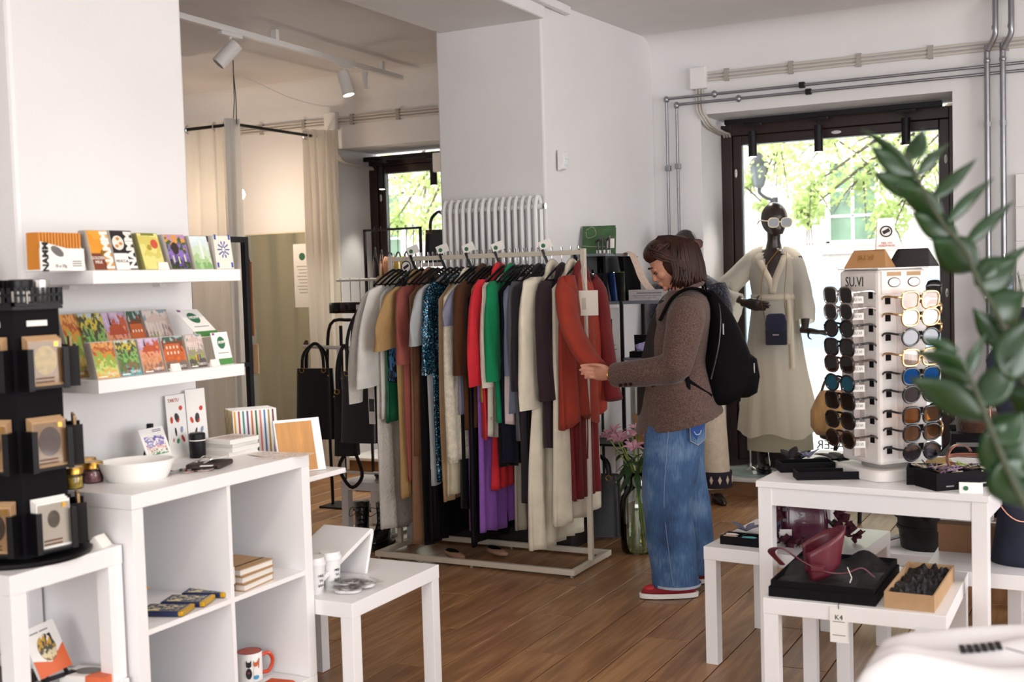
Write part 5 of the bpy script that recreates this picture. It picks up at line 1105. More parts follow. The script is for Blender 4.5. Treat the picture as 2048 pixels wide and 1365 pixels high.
MB().box(-.14, .46, -.1, .1, 0, .012).build('foot', blackmetal, bst)
for k in range(5):
    t = thing('leather_belt', 'dark leather belt coiled on a hook of the belt stand, %s' % ['leftmost', 'second', 'middle one', 'fourth', 'rightmost'][k], 'belt', (-4.55 + .075 * k, 6.3, 1.36), .2 * (k % 3), 'belts on the belt stand')
    mm = blackleather if k % 2 == 0 else mat('dark brown belt', '2a1816', .35)
    MB().tube([(.085 * math.cos(a), .05 * math.sin(a), -.03 + .01 * math.sin(2 * a)) for a in [2 * PI * j / 26 for j in range(26)]], .003, 6, ry=.04, ref=(1, 0, 0), loop=True).build('strap', mm, t, smooth=True) if False else MB().grid(lambda u, v: V(.09 * math.cos(2 * PI * u), .055 * math.sin(2 * PI * u), -.075 + .07 * v), 28, 2, True).build('strap', mm, t, smooth=2, solid=.004)
    MB().tube(curve([(0, 0, .0), (0, 0, .06), (0, 0, .12), (0, .012, .148), (0, -.012, .148)], 12), .002, 5).build('hook', blackmetal, t)
    MB().box(-.016, .016, -.062, -.056, -.06, -.02).build('buckle', chrome if k == 2 else blackmetal, t)
tg = thing('paper_tag', 'white paper tag hanging under the belts', 'tag', (-4.31, 6.22, 1.02), .1, 'paper tags on belts')
MB().box(0, .055, -.001, 0, 0, .16).build('card', paper, tg); text('K4', .024, inkdark, tg, (.027, -.002, .11), (1, 0, 0), UPV); MB().tube([(.025, 0, .16), (.02, .02, .28)], .001, 4).build('string', tagw, tg)
# small white bench with shoes
bn = lack('low white bench with shoes between rail and bags', (-4.10, 5.60, 0), 0, .5, .35, .315, .05, .05, None, 'shoe_bench')
bn['category'] = 'bench'
o = MB().lathe([(0, 0), (.10, 0), (.105, .006), (.10, .014), (.0, .018)], 28).build('stone_disc', mat('grey stone', 'b5aca2', .7), None, smooth=True, loc=(-3.80, 5.70, .315)); tag(o, 'round grey stone plate on the shoe bench', 'plate')
sh = thing('sandal', 'dark strap sandal standing on the grey stone plate', 'shoe', (-3.80, 5.70, .333), .4)
MB().grid(lambda u, v: V(-.10 + .2 * u, (-.5 + v) * .07 * (1 - .3 * (u - .5) ** 2), .006 + .05 * max(0, .45 - u) ** 1.4), 12, 4).build('sole', brl, sh, smooth=2, solid=.01)
MB().tube([(.05, -.04, .01), (.05, -.03, .045), (.05, .03, .045), (.05, .04, .01)], .003, 6, ry=.014, ref=(1, 0, 0)).build('toe_strap', brl, sh); MB().cyl((-.085, 0, -.0), (-.085, 0, .02), .016).build('heel', brl, sh); MB().tube([(-.07, -.03, .03), (-.06, -.03, .08), (-.06, .03, .08), (-.07, .03, .03)], .003, 6, ry=.01, ref=(1, 0, 0)).build('ankle_strap', brl, sh)
def boot(x, y, rz, label, h=.24, m=None, z=0.0, grp=None):
    t = thing('lace_up_boot', label, 'boot', (x, y, z), rz, grp); m = m or mat('patent black', '0e0d10', .15, coat=.3, bump=.05, bs=40)
    rs = []
    for (zz, cx, rx, ry) in ((.03, .045, .125, .043), (.05, .045, .125, .045), (.075, .03, .105, .044), (.095, .0, .07, .042), (.13, -.02, .05, .04), (.18, -.022, .047, .042), (h, -.025, .052, .046)):
        rs.append([(cx + rx * math.cos(2 * PI * j / 20), ry * math.sin(2 * PI * j / 20), zz) for j in range(20)])
    MB().rings(rs).build('upper', m, t, smooth=2)
    MB().rings([[(.045 + .132 * math.cos(2 * PI * j / 24), .048 * math.sin(2 * PI * j / 24), zz) for j in range(24)] for zz in (.012, .034)]).build('sole', blackplas, t); MB().box(-.085, -.02, -.04, .04, 0, .014).build('heel', blackplas, t)
    for k in range(6):
        zz = .095 + k * (h - .11) / 5.5; cx = interp([(.09, .062), (.13, .03), (.24, .028)], zz)
        MB().tube([(cx, -.022, zz), (cx + .006, 0, zz + .008), (cx, .022, zz)], .0025, 5).build('lace', blackplas, t)
    MB().tube(curve([(.03, -.01, h - .03), (.06, -.05, h - .02), (.05, -.06, h - .07), (.04, -.02, h - .05)], 12), .002, 5).build('bow', blackplas, t)
    return t
boot(-3.83, 5.42, -1.1, 'black patent lace-up boot on the floor, left of the pair by the shoe bench', grp='boots by the shoe bench')
boot(-3.70, 5.44, -1.35, 'black patent lace-up boot on the floor, right of the pair by the shoe bench', grp='boots by the shoe bench')
for k, (x, y) in enumerate(((-3.16, 5.31), (-2.98, 5.45))):
    t = thing('ballet_flat', ['beige flat shoe under the black pleated skirt', 'beige flat shoe farther back under the rail'][k], 'shoe', (x, y, 0), -.5, 'flats under the rail'); MB().ell((0, 0, .02), .10, .033, .02, 18, 7).build('upper', mat('beige leather', 'b98f78', .5), t, smooth=2); MB().ell((-.02, 0, .034), .07, .022, .012, 14, 5).build('insole', blackcard, t, smooth=2)
lt_ = thing('leather_bench_box', 'low dark box on the floor behind the rail', 'box', (-3.55, 5.68, 0)); MB().box(0, .9, 0, .22, 0, .10).build('box_body', mat('dark brown board', '221a1a', .7), lt_); MB().box(-.005, .905, -.005, .225, .10, .108).build('lid', mat('dark brown board', '221a1a', .7), lt_)

# clothes rail at the farther window
wr_ = thing('window_clothes_rail', 'thin black clothes rail with tops before the farther window', 'clothes rail', (-4.83, 7.0, 0))
for x in (0, .47): MB().box(x - .008, x + .008, -.008, .008, 0, 1.86).build('post', blackmetal, wr_)
MB().box(-.008, .478, -.008, .008, 1.845, 1.861).build('hanging_bar', blackmetal, wr_); MB().box(-.02, .49, -.2, .2, 0, .016).build('foot', blackmetal, wr_)
GB = 'garments on the window rail'
for k, (x, zs, zh, c_, nm, lb, w) in enumerate(((-4.745, 1.70, 1.0, '17131a', 'wrap_blouse', 'black wrap blouse at the left of the window rail', .15), (-4.69, 1.68, .9, 'a5846c', 'linen_blouse', 'beige linen blouse on the window rail', .15), (-4.62, 1.66, .9, 'cf9c80', 'slip_dress', 'peach slip dress on the window rail', .13), (-4.55, 1.66, 1.2, 'c8a46a', 'strap_top', 'tan strap top on the window rail', .10), (-4.48, 1.66, 1.3, 'd9dc2a', 'neon_top', 'neon yellow top on the window rail', .09), (-4.42, 1.66, 1.2, 'e4e0d8', 'strap_top', 'white strap top at the right of the window rail', .09))):
    t = garment(nm, lb, x, zs, zh, fab('win' + c_, c_), w, yc=7.0, seed=50 + k, hanger=False, strap=k > 1, group=GB, rz=.55 if k < 2 else .2, cat='top')
    MB().tube(curve([(0, -w * .9, -.05), (0, 0, .03), (0, w * .9, -.05)], 10), .006, 6).tube(curve([(0, 0, .03), (0, 0, .10), (0, .014, 1.86 - zs), (0, -.006, 1.875 - zs), (0, -.016, 1.855 - zs)], 14), .0025, 5).build('hanger_wire', blackmetal, t)
t = garment('knotted_scarf', 'sand coloured scarf knotted at the end of the belt stand bar', -4.17, 1.52, .75, fab('sand scarf', 'c0a890'), .07, th=.02, yc=6.27, seed=70, hanger=False, strap=True, group=None, cat='scarf')
MB().ell((0, 0, -.10), .035, .04, .035, 12, 8).build('knot', fab('sand scarf', 'c0a890'), t, smooth=2)
# handbags on the sill behind the radiator edge
for k, (x, z, m, lb, w, h) in enumerate(((-4.06, 1.60, blackleather, 'black structured handbag on a stand before the farther window', .20, .22), (-3.86, 1.60, mat('oxblood leather', '3a1218', .35), 'oxblood handbag with a gold trim beside the radiator', .14, .30))):
    t = tote(lb, x, 6.75, z + h, w, h, .09, z + h + .10, .5, m)
pd = thing('bag_pedestal', 'tall slim pedestal carrying handbags before the farther window', 'pedestal', (-4.2, 6.60, 0)); MB().box(0, .46, .05, .28, 1.575, 1.6).build('top_board', whitemat, pd); MB().box(.2, .26, .13, .19, 0, 1.575).build('post', whitemat, pd); MB().box(.08, .38, .05, .28, 0, .02).build('foot', whitemat, pd)
# ---------------------------------------------------------------- the shopper
def ering(c, rx, ry, n=28, ax=(1, 0, 0), ay=(0, 1, 0), p=1.0, wob=None):
    c = Vector(c); ax = Vector(ax); ay = Vector(ay); out = []
    for j in range(n):
        a = 2 * PI * j / n; ca, sa = math.cos(a), math.sin(a); k = 1 + (wob(a) if wob else 0)
        out.append(c + ax * rx * k * math.copysign(abs(ca) ** p, ca) + ay * ry * k * math.copysign(abs(sa) ** p, sa))
    return out
def limb(m, pts, rad, n=18, sn=24, ry=None):
    P = curve(pts, sn); r = [interp(rad, k / (sn - 1)) for k in range(sn)]
    return m.tube(P, r, n, ry=[interp(ry, k / (sn - 1)) for k in range(sn)] if ry else None)
def hand(m, W, d, up, palm, curl, spread=.018, L=.075, thumb=None, s=1.0, r=.0085):
    """palm from W along d, four fingers curling towards -palm normal"""
    d = Vector(d).normalized(); up = Vector(up); up = (up - d * up.dot(d)).normalized(); nrm = d.cross(up)
    K = Vector(W) + d * .085 * s
    m.rings([[Vector(W) + d * t * s + up * (w * math.cos(2 * PI * j / 14)) * s + nrm * (h * math.sin(2 * PI * j / 14)) * s for j in range(14)] for t, w, h in ((-.03, .026, .021), (0, .028, .019), (.035, .038, .017), (.07, .042, .015), (.092, .038, .011))])
    for k, (l, c_) in enumerate(zip((.9, 1.0, .94, .74), curl)):
        b = K + up * (1.5 - k) * spread * s - d * .012 * s; q = [b]; a = 0; p = b
        for seg in (.045, .028, .022):
            a += c_; p = p + (d * math.cos(a) + nrm * palm * math.sin(a)) * seg * l * s; q.append(p)
        m.tube(curve(q, 9), [r * s * interp([(0, 1.08), (.7, .95), (1, .6)], i / 8) for i in range(9)], 9)
    if thumb:
        tb = Vector(W) + d * .03 * s + up * .03 * s
        m.tube(curve([Vector(W) + d * .012 * s + up * .015 * s, tb] + [Vector(q) for q in thumb], 9), [r * s * interp([(0, 1.5), (.5, 1.15), (1, .7)], i / 8) for i in range(9)], 9)
skin = mat('skin', 'c98f76', .5, var=.06, vs=20, spec=.4)
PS = thing('person', 'woman in a brown checked blazer and wide blue jeans holding a rust coat sleeve', 'person', (-1.84, 5.01, 0), -2.6596)
YC = -.12
m = MB()
# head, tipped down
hc = V(-.046, YC, 1.533); th = math.radians(-33); HF = V(math.cos(th), 0, math.sin(th)); HU = V(-math.sin(th), 0, math.cos(th)); HS = V(0, 1, 0)
def hp(f, u, s=0): return hc + HF * f + HU * u + HS * s
Rm = Matrix((HF, HS, HU)).transposed()
m.ell(hp(-.012, .028), .096, .075, .088, 22, 14, Rm)
m.rings([ering(hp(.030, .03), .058, .064, 20, HF, HS), ering(hp(.036, -.01), .055, .060, 20, HF, HS), ering(hp(.044, -.05), .046, .049, 20, HF, HS), ering(hp(.054, -.082), .030, .032, 20, HF, HS), ering(hp(.058, -.096), .014, .018, 20, HF, HS)])
m.ell(hp(.082, .012), .014, .05, .012, 12, 7, Rm)                              # brow
m.rings([ering(hp(.086, .010), .008, .008, 10, HF, HS), ering(hp(.100, -.018), .010, .010, 10, HF, HS), ering(hp(.104, -.030), .011, .014, 10, HF, HS), ering(hp(.094, -.040), .008, .012, 10, HF, HS)])
for s in (-1, 1):
    m.ell(hp(.062, -.025, s * .034), .026, .022, .024, 12, 8, Rm)                # cheeks
    m.ell(hp(.103 - .012, -.034, s * .012), .009, .006, .006, 8, 6, Rm)          # nostril wings
    m.rings([ering(hp(-.004, .022, s * .070), .010, .006, 12, HF, HS), ering(hp(.002, .008, s * .079), .018, .006, 12, HF, HU) if False else ering(hp(-.004, .006, s * .077), .016, .007, 12, HF, HS), ering(hp(-.002, -.018, s * .073), .009, .006, 12, HF, HS)])
m.ell(hp(.092, -.054), .010, .022, .006, 12, 7, Rm); m.ell(hp(.089, -.066), .010, .019, .006, 12, 7, Rm); m.ell(hp(.083, -.088), .014, .018, .013, 10, 7, Rm)
# neck and trunk (inside the clothes), legs, arms
m.tube(curve([hp(-.02, -.02), (-.095, YC, 1.44), (-.115, YC, 1.36)], 8), [.058, .056, .053, .052, .053, .057, .065, .075], 18)
m.rings([ering((-.11, YC, 1.38), .06, .08), ering((-.11, YC, 1.33), .09, .16), ering((-.09, YC, 1.2), .105, .165), ering((-.07, YC, 1.05), .105, .15), ering((-.06, YC, .92), .12, .165), ering((-.055, YC, .82), .11, .165)])
limb(m, [(-.055, -.03, .85), (.0, -.0, .48), (-.02, 0, .09)], [(0, .085), (.5, .055), (1, .038)]); limb(m, [(-.055, -.2, .85), (-.09, -.24, .48), (-.12, -.24, .09)], [(0, .085), (.5, .055), (1, .038)])
limb(m, [(-.10, .03, 1.32), (-.06, .085, 1.19), (-.035, .09, 1.075), (.10, .02, 1.04), (.235, -.085, 1.025)], [(0, .05), (.45, .042), (1, .026)])
limb(m, [(-.10, -.27, 1.32), (-.09, -.33, 1.19), (-.10, -.345, 1.06), (-.08, -.335, .95), (-.05, -.33, .86)], [(0, .05), (.5, .042), (1, .026)])
d = V(.07, -.055, .012)
hand(m, (.245, -.093, 1.026), d, (.12, -.02, 1), -1, (.45, .55, .6, .65), thumb=[(.312, -.118, 1.070), (.350, -.142, 1.068)])
hand(m, (-.045, -.328, .85), (.03, .01, -.09), (.9, .2, .3), 1, (.2, .25, .3, .3), thumb=[(-.01, -.31, .80), (.0, -.30, .77)])
m.build('body', skin, PS, smooth=2, remesh=.0042, sm=3)
lip = mat('lip', 'a35f55', .45); eyew = mat('eye white', 'e6ded8', .3); iris = mat('dark iris', '2a1c16', .2)
MB().ell(hp(.099, -.0575), .006, .017, .003, 12, 5, Rm).build('mouth', lip, PS, smooth=2)
for s in (-1, 1):
    MB().ell(hp(.081, -.005, s * .031), .007, .012, .0035, 12, 7, Rm).build('eye', mat('shaded eye', '6a5046', .4), PS, smooth=2); MB().ell(hp(.086, -.008, s * .030), .003, .005, .003, 10, 5, Rm).build('iris', iris, PS, smooth=2)
    MB().tube(curve([hp(.083, .004, s * .046), hp(.093, .0, s * .030), hp(.089, -.001, s * .018)], 8), [.001, .003, .003, .003, .003, .003, .002, .001], 6).build('eyelid', mat('lash', '3a221a', .6), PS)
    MB().tube(curve([hp(.083, .026, s * .050), hp(.094, .030, s * .032), hp(.094, .024, s * .016)], 8), [.001, .003, .0035, .0035, .0035, .003, .002, .001], 6).build('eyebrow', mat('brow hair', '3b241a', .8), PS)
# hair
hairm = mat('chestnut hair', '38201a', .45, var=.55, vs=50, stretch=(1, 1, .12), spec=.3)
hm = MB(); rr = random.Random(4); HC = V(-.066, YC, 1.548)
hm.ell(HC + V(-.008, 0, .006), .108, .088, .102, 22, 14, Rm); hm.ell(hp(.014, .076), .076, .080, .054, 20, 10, Rm)
for k in range(560):
    ph = rr.uniform(-2.75, 2.75); back = math.cos(ph)                                # 0 = straight back
    dr = V(-math.cos(ph), math.sin(ph), 0); j = rr.uniform(-.012, .012); ex = .122 + rr.uniform(-.008, .004); ey = .093 + rr.uniform(-.006, .004)
    root = V(-.045 + .02 * (1 - back) + j, YC + .012 * math.copysign(1, ph), 1.652 + rr.uniform(-.006, .003))
    p2 = HC + V(dr.x * ex * .75, dr.y * ey * .75, .075); p3 = HC + V(dr.x * ex, dr.y * ey, .005)
    zb = lerp(1.425, 1.445, max(0, back)) + rr.uniform(-.018, .02)
    if back < -.25:                                                             # fringe, swept behind the ear
        p2 = HC + V(dr.x * ex * .85, dr.y * ey * .8, .07); p3 = HC + V(.075 + rr.uniform(-.03, .045), math.copysign(ey * .93, ph) * rr.uniform(.7, 1), .03 + rr.uniform(-.02, .02)); p4 = HC + V(-.012 + rr.uniform(-.02, .0), math.copysign(ey * 1.04, ph), -.02 + rr.uniform(-.02, .01)); pts = [root, p2, p3, p4, HC + V(-.03, math.copysign(ey, ph), -.06)]
    else:
        p4 = HC + V(dr.x * ex * 1.02 - .012, dr.y * ey * 1.0, -.06); pts = [root, p2, p3, p4, V(HC.x + dr.x * ex * .92 - .012 + rr.uniform(-.02, .02), HC.y + dr.y * ey * rr.uniform(.82, 1.02), zb + rr.uniform(-.015, .012))]
    hm.tube(curve(pts, 11), [.005, .007, .0075, .0075, .0075, .0075, .007, .0065, .006, .005, .0015], 5, ry=.0032)
hm.build('hair', hairm, PS, smooth=2)
# trousers
def denim():
    m = bpy.data.materials.new('washed denim'); m.use_nodes = True; nt = m.node_tree; N = nt.nodes; L = nt.links; b = N['Principled BSDF']; b.inputs['Roughness'].default_value = .85
    tc = N.new('ShaderNodeTexCoord'); n = N.new('ShaderNodeTexNoise'); n.inputs['Scale'].default_value = 5; n.inputs['Detail'].default_value = 8; L.new(tc.outputs['Object'], n.inputs['Vector'])
    mp = N.new('ShaderNodeMapping'); mp.inputs['Scale'].default_value = (1, 1, .12); L.new(tc.outputs['Object'], mp.inputs[0]); n2 = N.new('ShaderNodeTexNoise'); n2.inputs['Scale'].default_value = 180; L.new(mp.outputs[0], n2.inputs['Vector'])
    a = N.new('ShaderNodeMath'); a.operation = 'MULTIPLY_ADD'; a.inputs[1].default_value = .3; L.new(n2.outputs['Fac'], a.inputs[0]); L.new(n.outputs['Fac'], a.inputs[2])
    cr = N.new('ShaderNodeValToRGB'); L.new(a.outputs[0], cr.inputs[0]); e = cr.color_ramp.elements; e[0].position = .42; e[0].color = lin('22395c'); e[1].position = .92; e[1].color = lin('7f98b4'); q = e.new(.64); q.color = lin('3f5f88')
    L.new(cr.outputs[0], b.inputs['Base Color']); bp = N.new('ShaderNodeBump'); bp.inputs['Strength'].default_value = .3; bp.inputs['Distance'].default_value = .01; L.new(n.outputs['Fac'], bp.inputs['Height']); L.new(bp.outputs[0], b.inputs['Normal']); return m
dn = denim(); m = MB()
def leg(rows, ph):
    rs = []; n = 30
    for k in range(34):
        z = lerp(rows[0][0], rows[-1][0], k / 33); q = []
        tab = lambda i: interp([(-r[0], r[i]) for r in rows], -z)
        xc, yc, rx, ry = tab(1), tab(2), tab(3), tab(4)
        for j in range(n):
            a = 2 * PI * j / n; w = 1 + .055 * math.sin(3 * a + 9 * z + ph) * min(1, (1 - z)) + .05 * math.sin(2 * a - 21 * z + ph * 2) * max(0, (.6 - abs(z - .4))) + .045 * math.sin(a * 4 + 30 * z) * max(0, .25 - z) * 3
            q.append((xc + rx * w * math.cos(a), yc + ry * w * math.sin(a), z))
        rs.append(q)
    m.rings(rs)
leg([(.93, -.05, -.06, .125, .115), (.8, -.045, -.035, .14, .12), (.6, -.012, -.005, .128, .115), (.446, .012, .0, .112, .108), (.25, -.012, .0, .11, .105), (.10, -.025, .0, .105, .1), (.055, -.03, 0, .108, .1)], 0.3)
leg([(.93, -.05, -.18, .125, .115), (.8, -.06, -.205, .14, .12), (.6, -.08, -.235, .128, .115), (.446, -.105, -.24, .112, .108), (.25, -.13, -.24, .11, .105), (.10, -.135, -.24, .105, .1), (.055, -.135, -.24, .108, .1)], 2.1)
m.rings([ering((-.05, YC, 1.0), .13, .165), ering((-.05, YC, .9), .15, .19), ering((-.05, YC, .8), .145, .19), ering((-.05, YC, .74), .10, .15)])
m.build('jeans', dn, PS, smooth=2, remesh=.008, sm=4)
stitch = mat('pale stitching', 'c9c4b8', .8)
MB().tube(curve([(-.005, .085, .86), (.02, .113, .66), (.035, .108, .45), (.02, .108, .25), (.0, .10, .08)], 24), .0011, 4).build('side_seam', mat('seam blue', '8f9fb4', .9), PS)
MB().rings([ering((-.03, 0, .058), .109, .101), ering((-.03, 0, .07), .110, .102)], caps=False).rings([ering((-.135, -.24, .058), .109, .101), ering((-.135, -.24, .07), .110, .102)], caps=False).build('frayed_hem', mat('pale hem', 'a9b6c4', .9), PS)
pk = empty('back_pocket', PS, (-.118, .052, .775), (0, 0, .62))
MB().prism([(-.05, .06), (.05, .06), (.05, -.045), (0, -.07), (-.05, -.045)], (0, .012, 0), (1, 0, 0), (0, 0, 1), (0, 1, 0), .006).build('pocket_patch', dn, pk)
MB().tube([(-.048, .020, .06), (-.048, .020, -.043), (0, .020, -.067), (.048, .020, -.043), (.048, .020, .06)], .0014, 4).build('pocket_stitching', stitch, pk)
MB().prism([(-.035, .055), (.035, .055), (.04, .0), (0, -.05), (-.04, .0)], (.008, .0185, .008), (1, 0, 0), (0, 0, 1), (0, 1, 0), .0015).build('blue_patch', mat('blue patch', '24498f', .8), pk)
MB().tube(curve([(-.018, .022, .0), (-.01, .022, -.016), (.012, .022, -.018), (.026, .022, -.002)], 10), .0025, 5).tube([(.0, .022, .028), (.006, .022, .028)], .0025, 5).tube([(.018, .022, .028), (.024, .022, .028)], .0025, 5).build('smile_print', mat('pale print', 'aebfd8', .8), pk)
# trainers
for x, y, s_ in ((.0, 0, 1), (-.11, -.24, 1)):
    sh = empty('trainer', PS, (x, y, 0)); rs = [ering((.008, 0, z), rx, ry, 28, p=.85) for z, rx, ry in ((.004, .135, .042), (.022, .137, .045), (.026, .134, .043))]
    MB().rings(rs).build('white_sole', mat('white rubber', 'e9e4df', .5), sh, smooth=True); MB().rings([ering((.008, 0, .0), .132, .04), ering((.008, 0, .006), .134, .042)]).build('outsole', mat('dark rubber', '2a2326', .7), sh)
    redm = mat('red suede', '8f1c26', .8, var=.1)
    MB().rings([ering((.01, 0, .024), .128, .042), ering((.008, 0, .045), .118, .041), ering((-.015, 0, .065), .088, .038), ering((-.045, 0, .085), .058, .034), ering((-.055, 0, .11), .046, .034)]).build('upper', redm, sh, smooth=2)
    MB().ell((.075, 0, .046), .05, .03, .018, 14, 7).build('red_mesh', mat('red mesh', 'c42d35', .6), sh, smooth=2)
    for k in range(4): MB().tube([(.03 - k * .018, -.022, .065 + k * .006), (.03 - k * .018, 0, .073 + k * .007), (.03 - k * .018, .022, .065 + k * .006)], .0025, 5).build('lace', mat('red lace', 'b03038', .8), sh)
# blazer
def tweed():
    m = bpy.data.materials.new('brown check wool'); m.use_nodes = True; nt = m.node_tree; N = nt.nodes; L = nt.links; b = N['Principled BSDF']; b.inputs['Roughness'].default_value = .9; b.inputs['Sheen Weight'].default_value = .2
    tc = N.new('ShaderNodeTexCoord'); vo = N.new('ShaderNodeTexVoronoi'); vo.inputs['Scale'].default_value = 420; L.new(tc.outputs['Object'], vo.inputs['Vector']); sc = N.new('ShaderNodeSeparateColor'); L.new(vo.outputs['Color'], sc.inputs[0])
    ck = N.new('ShaderNodeValToRGB'); L.new(sc.outputs[0], ck.inputs[0]); ck.color_ramp.elements[0].color = lin('33221e'); ck.color_ramp.elements[1].color = lin('75594f')
    n = N.new('ShaderNodeTexNoise'); n.inputs['Scale'].default_value = 9; n.inputs['Detail'].default_value = 5; L.new(tc.outputs['Object'], n.inputs['Vector'])
    L.new(ck.outputs['Color'], b.inputs['Base Color']); bp = N.new('ShaderNodeBump'); bp.inputs['Strength'].default_value = .25; bp.inputs['Distance'].default_value = .01; L.new(n.outputs['Fac'], bp.inputs['Height']); L.new(bp.outputs[0], b.inputs['Normal']); return m
tw = tweed(); m = MB(); rs = []
tabz = [(.79, -.075, .20, .245), (.88, -.07, .182, .235), (.98, -.062, .162, .21), (1.08, -.062, .142, .178), (1.18, -.078, .138, .188), (1.28, -.098, .132, .205), (1.335, -.108, .122, .195), (1.375, -.115, .098, .135), (1.405, -.115, .075, .085)]
for k in range(30):
    z = lerp(.79, 1.405, k / 29); xc, rx, ry = (interp([(r[0], r[i]) for r in tabz], z) for i in (1, 2, 3)); q = []
    for j in range(40):
        a = 2 * PI * j / 40; fl = max(0, (1.0 - z)) * .16; w = 1 + fl * math.sin(4 * a + 1.0) + .012 * math.sin(6 * a + 25 * z)
        x = xc + rx * w * math.cos(a); zz = z - max(0, (1.05 - z)) * (x - xc) * .85
        q.append((x, YC + ry * w * math.sin(a), zz))
    rs.append(q)
m.rings(rs)
def sleeve(pts, rad, sgn):
    P = curve(pts, 30); rs = []
    for k, p in enumerate(P):
        u = k / 29; t = (P[min(k + 1, 29)] - P[max(k - 1, 0)]).normalized(); a1 = V(0, 1, 0); a1 = (a1 - t * a1.dot(t)).normalized(); a2 = t.cross(a1); r = interp(rad, u); wr = .09 * math.exp(-((u - .52) / .13) ** 2)
        rs.append([p + (a1 * math.cos(2 * PI * j / 22) + a2 * math.sin(2 * PI * j / 22) * 1.12) * r * (1 + wr * math.sin(26 * u + 2 * math.cos(2 * PI * j / 22))) for j in range(22)])
    m.rings(rs)
sleeve([(-.105, .0, 1.33), (-.085, .065, 1.26), (-.055, .10, 1.15), (-.03, .095, 1.07), (.06, .045, 1.045), (.16, -.025, 1.030), (.232, -.08, 1.022)], [(0, .07), (.15, .078), (.35, .068), (.55, .062), (.8, .056), (1, .050)], 1)
sleeve([(-.105, -.25, 1.33), (-.09, -.315, 1.26), (-.095, -.34, 1.15), (-.10, -.345, 1.06), (-.08, -.335, .95), (-.055, -.33, .875)], [(0, .07), (.15, .078), (.35, .068), (.55, .062), (1, .052)], -1)
m.build('blazer', tw, PS, smooth=2, remesh=.007, sm=4)
MB().tube(curve([(.03, YC + .07, 1.18), (-.01, YC + .085, 1.30), (-.07, YC + .085, 1.385), (-.16, YC + .05, 1.425), (-.185, YC, 1.43), (-.16, YC - .05, 1.425), (-.07, YC - .085, 1.385), (-.01, YC - .085, 1.30), (.03, YC - .07, 1.18)], 30), .012, 8, ry=.028, ref=(.3, 0, 1)).build('blazer_collar', tw, PS, smooth=2)
MB().rings([ering((.045, YC, .83), .075, .10), ering((.04, YC, .95), .078, .11), ering((.03, YC, 1.1), .062, .11), ering((.0, YC, 1.25), .055, .10), ering((-.05, YC, 1.36), .05, .075)]).build('dark_top', mat('dark brown knit', '241c1a', .9), PS, smooth=2)
horn = mat('dark horn', '241a14', .25)
for p in ((.075, .042, .985), (.065, .05, .985)): pass
MB().cyl((.060, .035, .985), (.066, .044, .985), .011).build('button', horn, PS, smooth=True)
for k in range(3): MB().cyl((.205 - k * .022, -.005 + k * .014, .983 + k * .003), (.208 - k * .022, .0 + k * .014, .980 + k * .003), .008).build('cuff_button', horn, PS, smooth=True)
MB().tube([(.238 + .004 * math.cos(0), -.088, 1.024) + V(0, 0, 0) if False else V(.241, -.092, 1.024) + V(-.55, -.7, 0) * 0 + V(0.02, .025, 0).normalized() * .030 * math.cos(a) + V(0, 0, 1) * .030 * math.sin(a) for a in [2 * PI * k / 18 for k in range(18)]], .003, 6, loop=True).build('bracelet', brass, PS, smooth=True)
# backpack
BP = thing('backpack', 'black backpack with a front pocket on the shopper\'s back', 'backpack', (-1.84, 5.01, 0), -2.6596)
nyl = mat('black pack nylon', '070609', .8, spec=.12, var=.15, vs=25, bump=.25, bs=30)
m = MB(); rs = []
T = [(.868, -.20, -.30, .10), (.885, -.175, -.335, .13), (.93, -.165, -.385, .15), (1.0, -.165, -.415, .155), (1.1, -.18, -.405, .155), (1.2, -.195, -.365, .15), (1.3, -.20, -.315, .135), (1.37, -.195, -.265, .105), (1.405, -.205, -.235, .06)]
for k in range(24):
    z = lerp(.868, 1.405, k / 23); xf, xb, hw = (interp([(r[0], r[i]) for r in T], z) for i in (1, 2, 3))
    rs.append(ering(((xf + xb) / 2, YC, z), abs(xf - xb) / 2, hw, 32, p=.7, wob=lambda a: .02 * math.sin(5 * a + 20 * z)))
m.rings(rs); m.build('main_bag', nyl, BP, smooth=2, sub=1)
MB().rings([ering((-.345, YC, z), rx, hw, 28, p=.65) for z, rx, hw in ((.905, .05, .09), (.925, .085, .12), (1.0, .098, .13), (1.08, .085, .128), (1.10, .06, .11))]).build('front_pocket', nyl, BP, smooth=2)
zipm = mat('zip', '2c2a30', .4)
MB().tube([(-.345 - .088 * math.sin(a), YC + .13 * math.cos(a), 1.075) for a in [PI * k / 20 for k in range(21)]], .003, 5).build('pocket_zip', zipm, BP)
MB().tube(curve([(-.20, YC + .15, 1.0), (-.235, YC + .158, 1.15), (-.25, YC + .14, 1.28), (-.245, YC + .09, 1.365), (-.24, YC, 1.395)], 20), .004, 5).build('main_zip', zipm, BP)
MB().box(-.405, -.399, -.012, .0, 1.02, 1.065).box(-.262, -.256, .025, .036, 1.20, 1.25).build('zip_pull', chrome, BP)
MB().tube(curve([(-.205, YC - .04, 1.39), (-.20, YC - .03, 1.435), (-.20, YC + .03, 1.435), (-.205, YC + .04, 1.39)], 12), .006, 8, ry=.012, ref=(1, 0, 0)).build('grab_handle', nyl, BP, smooth=True)
